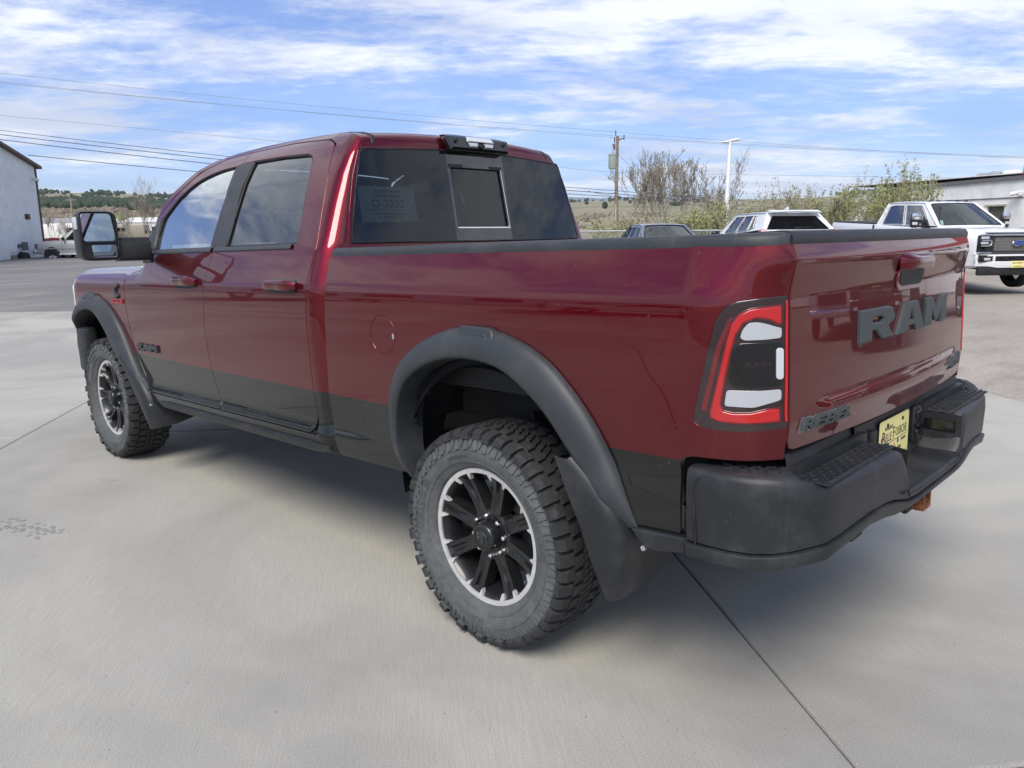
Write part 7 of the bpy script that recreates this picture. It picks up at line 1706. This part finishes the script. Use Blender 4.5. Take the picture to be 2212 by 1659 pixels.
# --- far homes in the valley at the left ---
def far_homes():
    tm = plain('trailer_white', (.72, .72, .70), .6); br = plain('brown_siding', (.13, .085, .07), .8); gr = plain('roof_grey', (.28, .28, .28), .8)
    def home(name, label, cat, u, v, d, L_, H, W, wall, roof, ang=0, grp=None, win=3):
        p = at(u, v, d); z = float(ground_z(p.x, p.y)); T = thing(name, label, cat, (p.x, p.y, z), math.atan2(_r.y, _r.x) + ang, grp)
        mb = MB(); mb.box((0, 0, H / 2), (L_, W, H)); mb.build('wall', wall, T)
        mb = MB(); mb.add([(-L_ / 2 - .2, -W / 2 - .2, H), (L_ / 2 + .2, -W / 2 - .2, H), (L_ / 2 + .2, 0, H + .9), (-L_ / 2 - .2, 0, H + .9), (-L_ / 2 - .2, W / 2 + .2, H), (L_ / 2 + .2, W / 2 + .2, H)], [(0, 1, 2, 3), (3, 2, 5, 4), (0, 3, 4), (1, 5, 2)]); mb.build('roof', roof, T)
        for s in (-1, 1):
            for k in range(win):
                mb = MB(); mb.box((-L_ / 2 + (k + .6) * L_ / win, s * (W / 2 + .02), H * .6), (1.1, .06, .8)); mb.build('window', M['gloss_black'], T)
    home('house', 'dark brown house with red lower wall beyond the silver pickup', 'house', 150, 497, 105, 9, 2.6, 7, br, gr, .2)
    home('mobile_home', 'long white mobile home in the valley right of the towing mirror', 'mobile home', 275, 485, 150, 16, 3.0, 5, tm, tm, .1)
    home('mobile_home', 'white mobile home with pale roof, right end of the row by the windscreen pillar', 'mobile home', 318, 484, 165, 12, 3.2, 5, tm, tm, -.2)
    home('mobile_home', 'grey roofed mobile home behind the bare trees at the left', 'mobile home', 150, 474, 210, 26, 2.6, 6, tm, gr, .05)
    home('mobile_home', 'far mobile home with a grey roof under the tree belt', 'mobile home', 300, 470, 260, 24, 2.6, 7, tm, gr, -.05)
    def rv(label, u, v, d, L_, c, ang=0):
        p = at(u, v, d); T = thing('camper_van', label, 'camper van', (p.x, p.y, float(ground_z(p.x, p.y))), math.atan2(_r.y, _r.x) + ang)
        mb = MB(); mb.box((0, 0, 1.6), (L_, 2.2, 2.0), r=.25); mb.box((L_ * .5, 0, 1.1), (1.6, 1.9, 1.0), r=.2); mb.build('body', c, T, 40)
        mb = MB(); mb.box((.2, -1.12, 1.9), (1.4, .04, .5)); mb.box((.2, 1.12, 1.9), (1.4, .04, .5)); mb.box((L_ * .5 + .1, 0, 1.5), (1.2, 1.95, .35)); mb.build('window', M['gloss_black'], T)
        for x in (-L_ * .3, L_ * .42):
            for y in (1, -1): put_wheel(T, x, y, .38)
    rv('white camper van parked left of the towing mirror', 125, 497, 92, 5.5, tm); rv('tan and green camper van right of the towing mirror', 262, 497, 110, 7, plain('tan_camper', (.32, .30, .24), .6), .1); rv('white camper van half hidden by the left edge of the towing mirror', 158, 500, 84, 4.5, tm, .2)
    def house_pole(px, v0, v1, d, lab):
        a, b = at(px, v0, d), at(px, v1, d); t = thing('utility_pole', lab, 'utility pole', (a.x, a.y, 0)); mb = MB(); mb.cyl((0, 0, 0), (0, 0, b.z), .14, 8); mb.build('pole_shaft', M['bark'], t, 60); mb = MB(); mb.box((0, 0, b.z - .4), (1.8, .1, .12), Matrix.Rotation(math.atan2(_r.y, _r.x), 3, 'Z')); mb.build('crossarm', M['bark'], t)
    house_pole(159, 485, 427, 130, 'grey far utility pole between metal building and towing mirror'); house_pole(333, 485, 452, 160, 'pale far pole just left of the windscreen pillar')
far_homes()
# ---------- trees and bushes ----------
def branch_tree(name, label, base, H, seed, spread=.55, stems=1, leafy=0, leafmat='bud', thick=.012, depth=5, grp=None, bark='bark', leafsize=.06, tip=None, dens=1.0, rmin=.011):
    rng = random.Random(seed); T = thing(name, label, 'tree' if H > 3.2 else 'bush', base, 0, grp); tb, br, lf = MB(), MB(), MB(); LV = []; LF = []; nl = 0; k = {'n': 0}
    BR = []
    def leaf(p, s):
        nonlocal nl
        a = Vector((rng.uniform(-1, 1), rng.uniform(-1, 1), rng.uniform(-1, 1))).normalized(); b = a.orthogonal().normalized()
        LV.extend([tuple(p + a * s), tuple(p + b * s * .45), tuple(p - a * s), tuple(p - b * s * .45)]); LF.append((nl, nl + 1, nl + 2, nl + 3)); nl += 4
    def grow(p, d, L_, r, lev):
        k['n'] += 1; pts = [p]; dd = d.copy(); n = 4 if lev < 2 else 3
        for i in range(n):
            dd = (dd + Vector((rng.uniform(-1, 1), rng.uniform(-1, 1), rng.uniform(-.3, .6))) * (.13 + .03 * lev)).normalized(); dd.z += .05; dd.normalize(); pts.append(pts[-1] + dd * L_ / n)
        rad = [max(rmin, r * (1 - .55 * i / n)) for i in range(n + 1)]; (tb if lev == 0 else br).tube([tuple(q) for q in pts], rad, 6 if lev == 0 else 3, caps=False)
        if lev >= depth - 2 and leafy:
            for _ in range(int(leafy * (1.5 if lev >= depth - 1 else .6) * .55 + rng.random())):
                t = rng.random(); i = min(n - 1, int(t * n)); q = pts[i].lerp(pts[i + 1], t * n - i); leaf(q + Vector((rng.gauss(0, 1), rng.gauss(0, 1), rng.gauss(0, 1))) * leafsize * .8, leafsize * rng.uniform(.6, 1.2))
        if lev >= depth: return
        m = int((rng.choice((3, 4)) if lev < 2 else rng.choice((2, 3, 3))) * dens + .5)
        for j in range(m):
            t = rng.uniform(.35, 1) if j else 1.0; i = min(n - 1, int(t * n)); q = pts[i].lerp(pts[i + 1], min(1, t * n - i))
            side = Vector((rng.uniform(-1, 1), rng.uniform(-1, 1), rng.uniform(-.1, .5))).normalized(); nd = (dd * (1 - spread) + side * spread + Vector((0, 0, .22))).normalized()
            grow(q, nd, L_ * rng.uniform(.58, .82), rad[min(n, i + 1)] * .72, lev + 1)
    for s in range(stems):
        a = rng.uniform(0, 6.28); lean = rng.uniform(.05, .38) if stems > 1 else .04; o = Vector((math.cos(a), math.sin(a), 0)) * (rng.uniform(0, .35) if stems > 1 else 0)
        grow(o, Vector((math.cos(a) * lean, math.sin(a) * lean, 1)).normalized(), H * (.30 if stems == 1 else rng.uniform(.26, .36)), H * thick, 0)
    tb.build('trunk', M[bark], T, 60)
    if br.n: link('crown', br.mesh('crown'), M[bark], T)
    if nl:
        me = bpy.data.meshes.new('foliage'); me.from_pydata(LV, [], LF); link('foliage', me, M[leafmat], T)
    return T
def gz(p): return float(ground_z(p.x, p.y)) - .05
def P0(u, d): p = at(u, 500, d); return (p.x, p.y, gz(p))
branch_tree('tree', 'tall bare grey tree between the utility pole and the lamp post', P0(1478, 46), 6.4, 11, .50, 1, 1, 'bud', .0105, 6, leafsize=.05)
branch_tree('tree', 'shorter pale budding tree with several stems just right of the utility pole', P0(1415, 44), 6.0, 5, .45, 4, 2, 'bud', .008, 5, leafsize=.055)
branch_tree('tree', 'slim tree behind the bare grey tree leaning to the lamp post', P0(1530, 48), 5.4, 9, .5, 2, 1, 'bud', .008, 5, leafsize=.05)
rng_ = random.Random(4)
K = 0
for u, d, H, st, lf, lab in ((1300, 33, 2.3, 7, 3, 'low olive bush left of the utility pole'), (1365, 34, 2.6, 7, 3, 'thin olive bush right of the utility pole foot'), (1440, 31, 2.3, 8, 5, 'green bush behind the roof of the blue grey sedan'), (1500, 30, 2.6, 9, 7, 'dense green bush right of the blue grey sedan'), (1540, 31, 2.9, 8, 6, 'green bush just left of the lamp post'), (1600, 33, 3.4, 7, 4, 'feathery bush right of the lamp post'),
    (1640, 36, 4.0, 6, 3, 'slender budding bush above the front of the white crossover'), (1690, 37, 4.6, 7, 4, 'tall slender bush above the middle of the white crossover'), (1730, 36, 3.8, 7, 4, 'budding bush above the rear of the white crossover'), (1770, 35, 3.6, 8, 6, 'green bush between crossover and white pickup'), (1810, 34, 3.8, 8, 7, 'dense green bush at the left end of the flat roofed building')):
    branch_tree('bush', lab, P0(u, d), H, 20 + K, .33, st, lf, 'leaf2' if K % 3 else 'leaf', .006, 3, leafsize=.055, bark='bark_pale', rmin=.006); K += 1
for i, (u, H) in enumerate(((1838, 3.7), (1868, 4.0), (1900, 3.6), (1932, 4.0), (1962, 4.2), (1990, 3.7))):
    lab = ['leftmost tall upright bush in front of the flat roofed building', 'second upright bush from the left in front of the flat roofed building', 'third upright bush from the left, the lowest of the row', 'fourth upright bush from the left, over the cab of the white pickup', 'fifth upright bush from the left, the tallest of the row', 'rightmost upright bush of the row, leaning right'][i]
    branch_tree('bush', lab, P0(u, 33 + (i % 2)), H, 60 + i, .26, 7, 5, 'leaf', .0055, 4, grp='upright budding bushes in front of the flat roofed building', leafsize=.06, dens=.75, bark='bark_pale', rmin=.006)
# bare trees in the valley at the left
for i, (u, d, H, lab) in enumerate(((112, 70, 4.6, 'wide bare brown tree behind the silver pickup'), (142, 62, 3.2, 'small pale bare tree above the hood of the silver pickup'), (288, 95, 5.5, 'bare tree left of the windscreen pillar in the valley'), (244, 120, 6, 'bare tree just right of the towing mirror'), (318, 105, 8, 'broad bare willow beside the windscreen pillar'), (200, 110, 6, 'bare tree hidden partly by the towing mirror'), (270, 60, 2.6, 'tiny bare sapling right of the towing mirror'))):
    branch_tree('tree', lab, P0(u, d), H, 90 + i, .5, 1 if i != 4 else 3, 0, 'bud', .013, 5, bark='bark_pale' if i == 1 else 'bark')
branch_tree('tree', 'small bright green willow in the valley right of the towing mirror', P0(262, 150), 5.5, 130, .5, 3, 8, 'leaf', .012, 4, leafsize=.22)
# ---------- air ----------
def haze():
    m = bpy.data.materials.new('air'); m.use_nodes = True; nt = m.node_tree; nt.nodes.clear(); o = nt.nodes.new('ShaderNodeOutputMaterial'); v = nt.nodes.new('ShaderNodeVolumePrincipled')
    v.inputs['Density'].default_value = 4e-5; v.inputs['Color'].default_value = (.80, .87, 1, 1); nt.links.new(v.outputs[0], o.inputs['Volume'])
    mb = MB(); mb.box((0, 0, 370), (34000, 34000, 820)); mb.build('haze', m, kind='stuff')
haze()
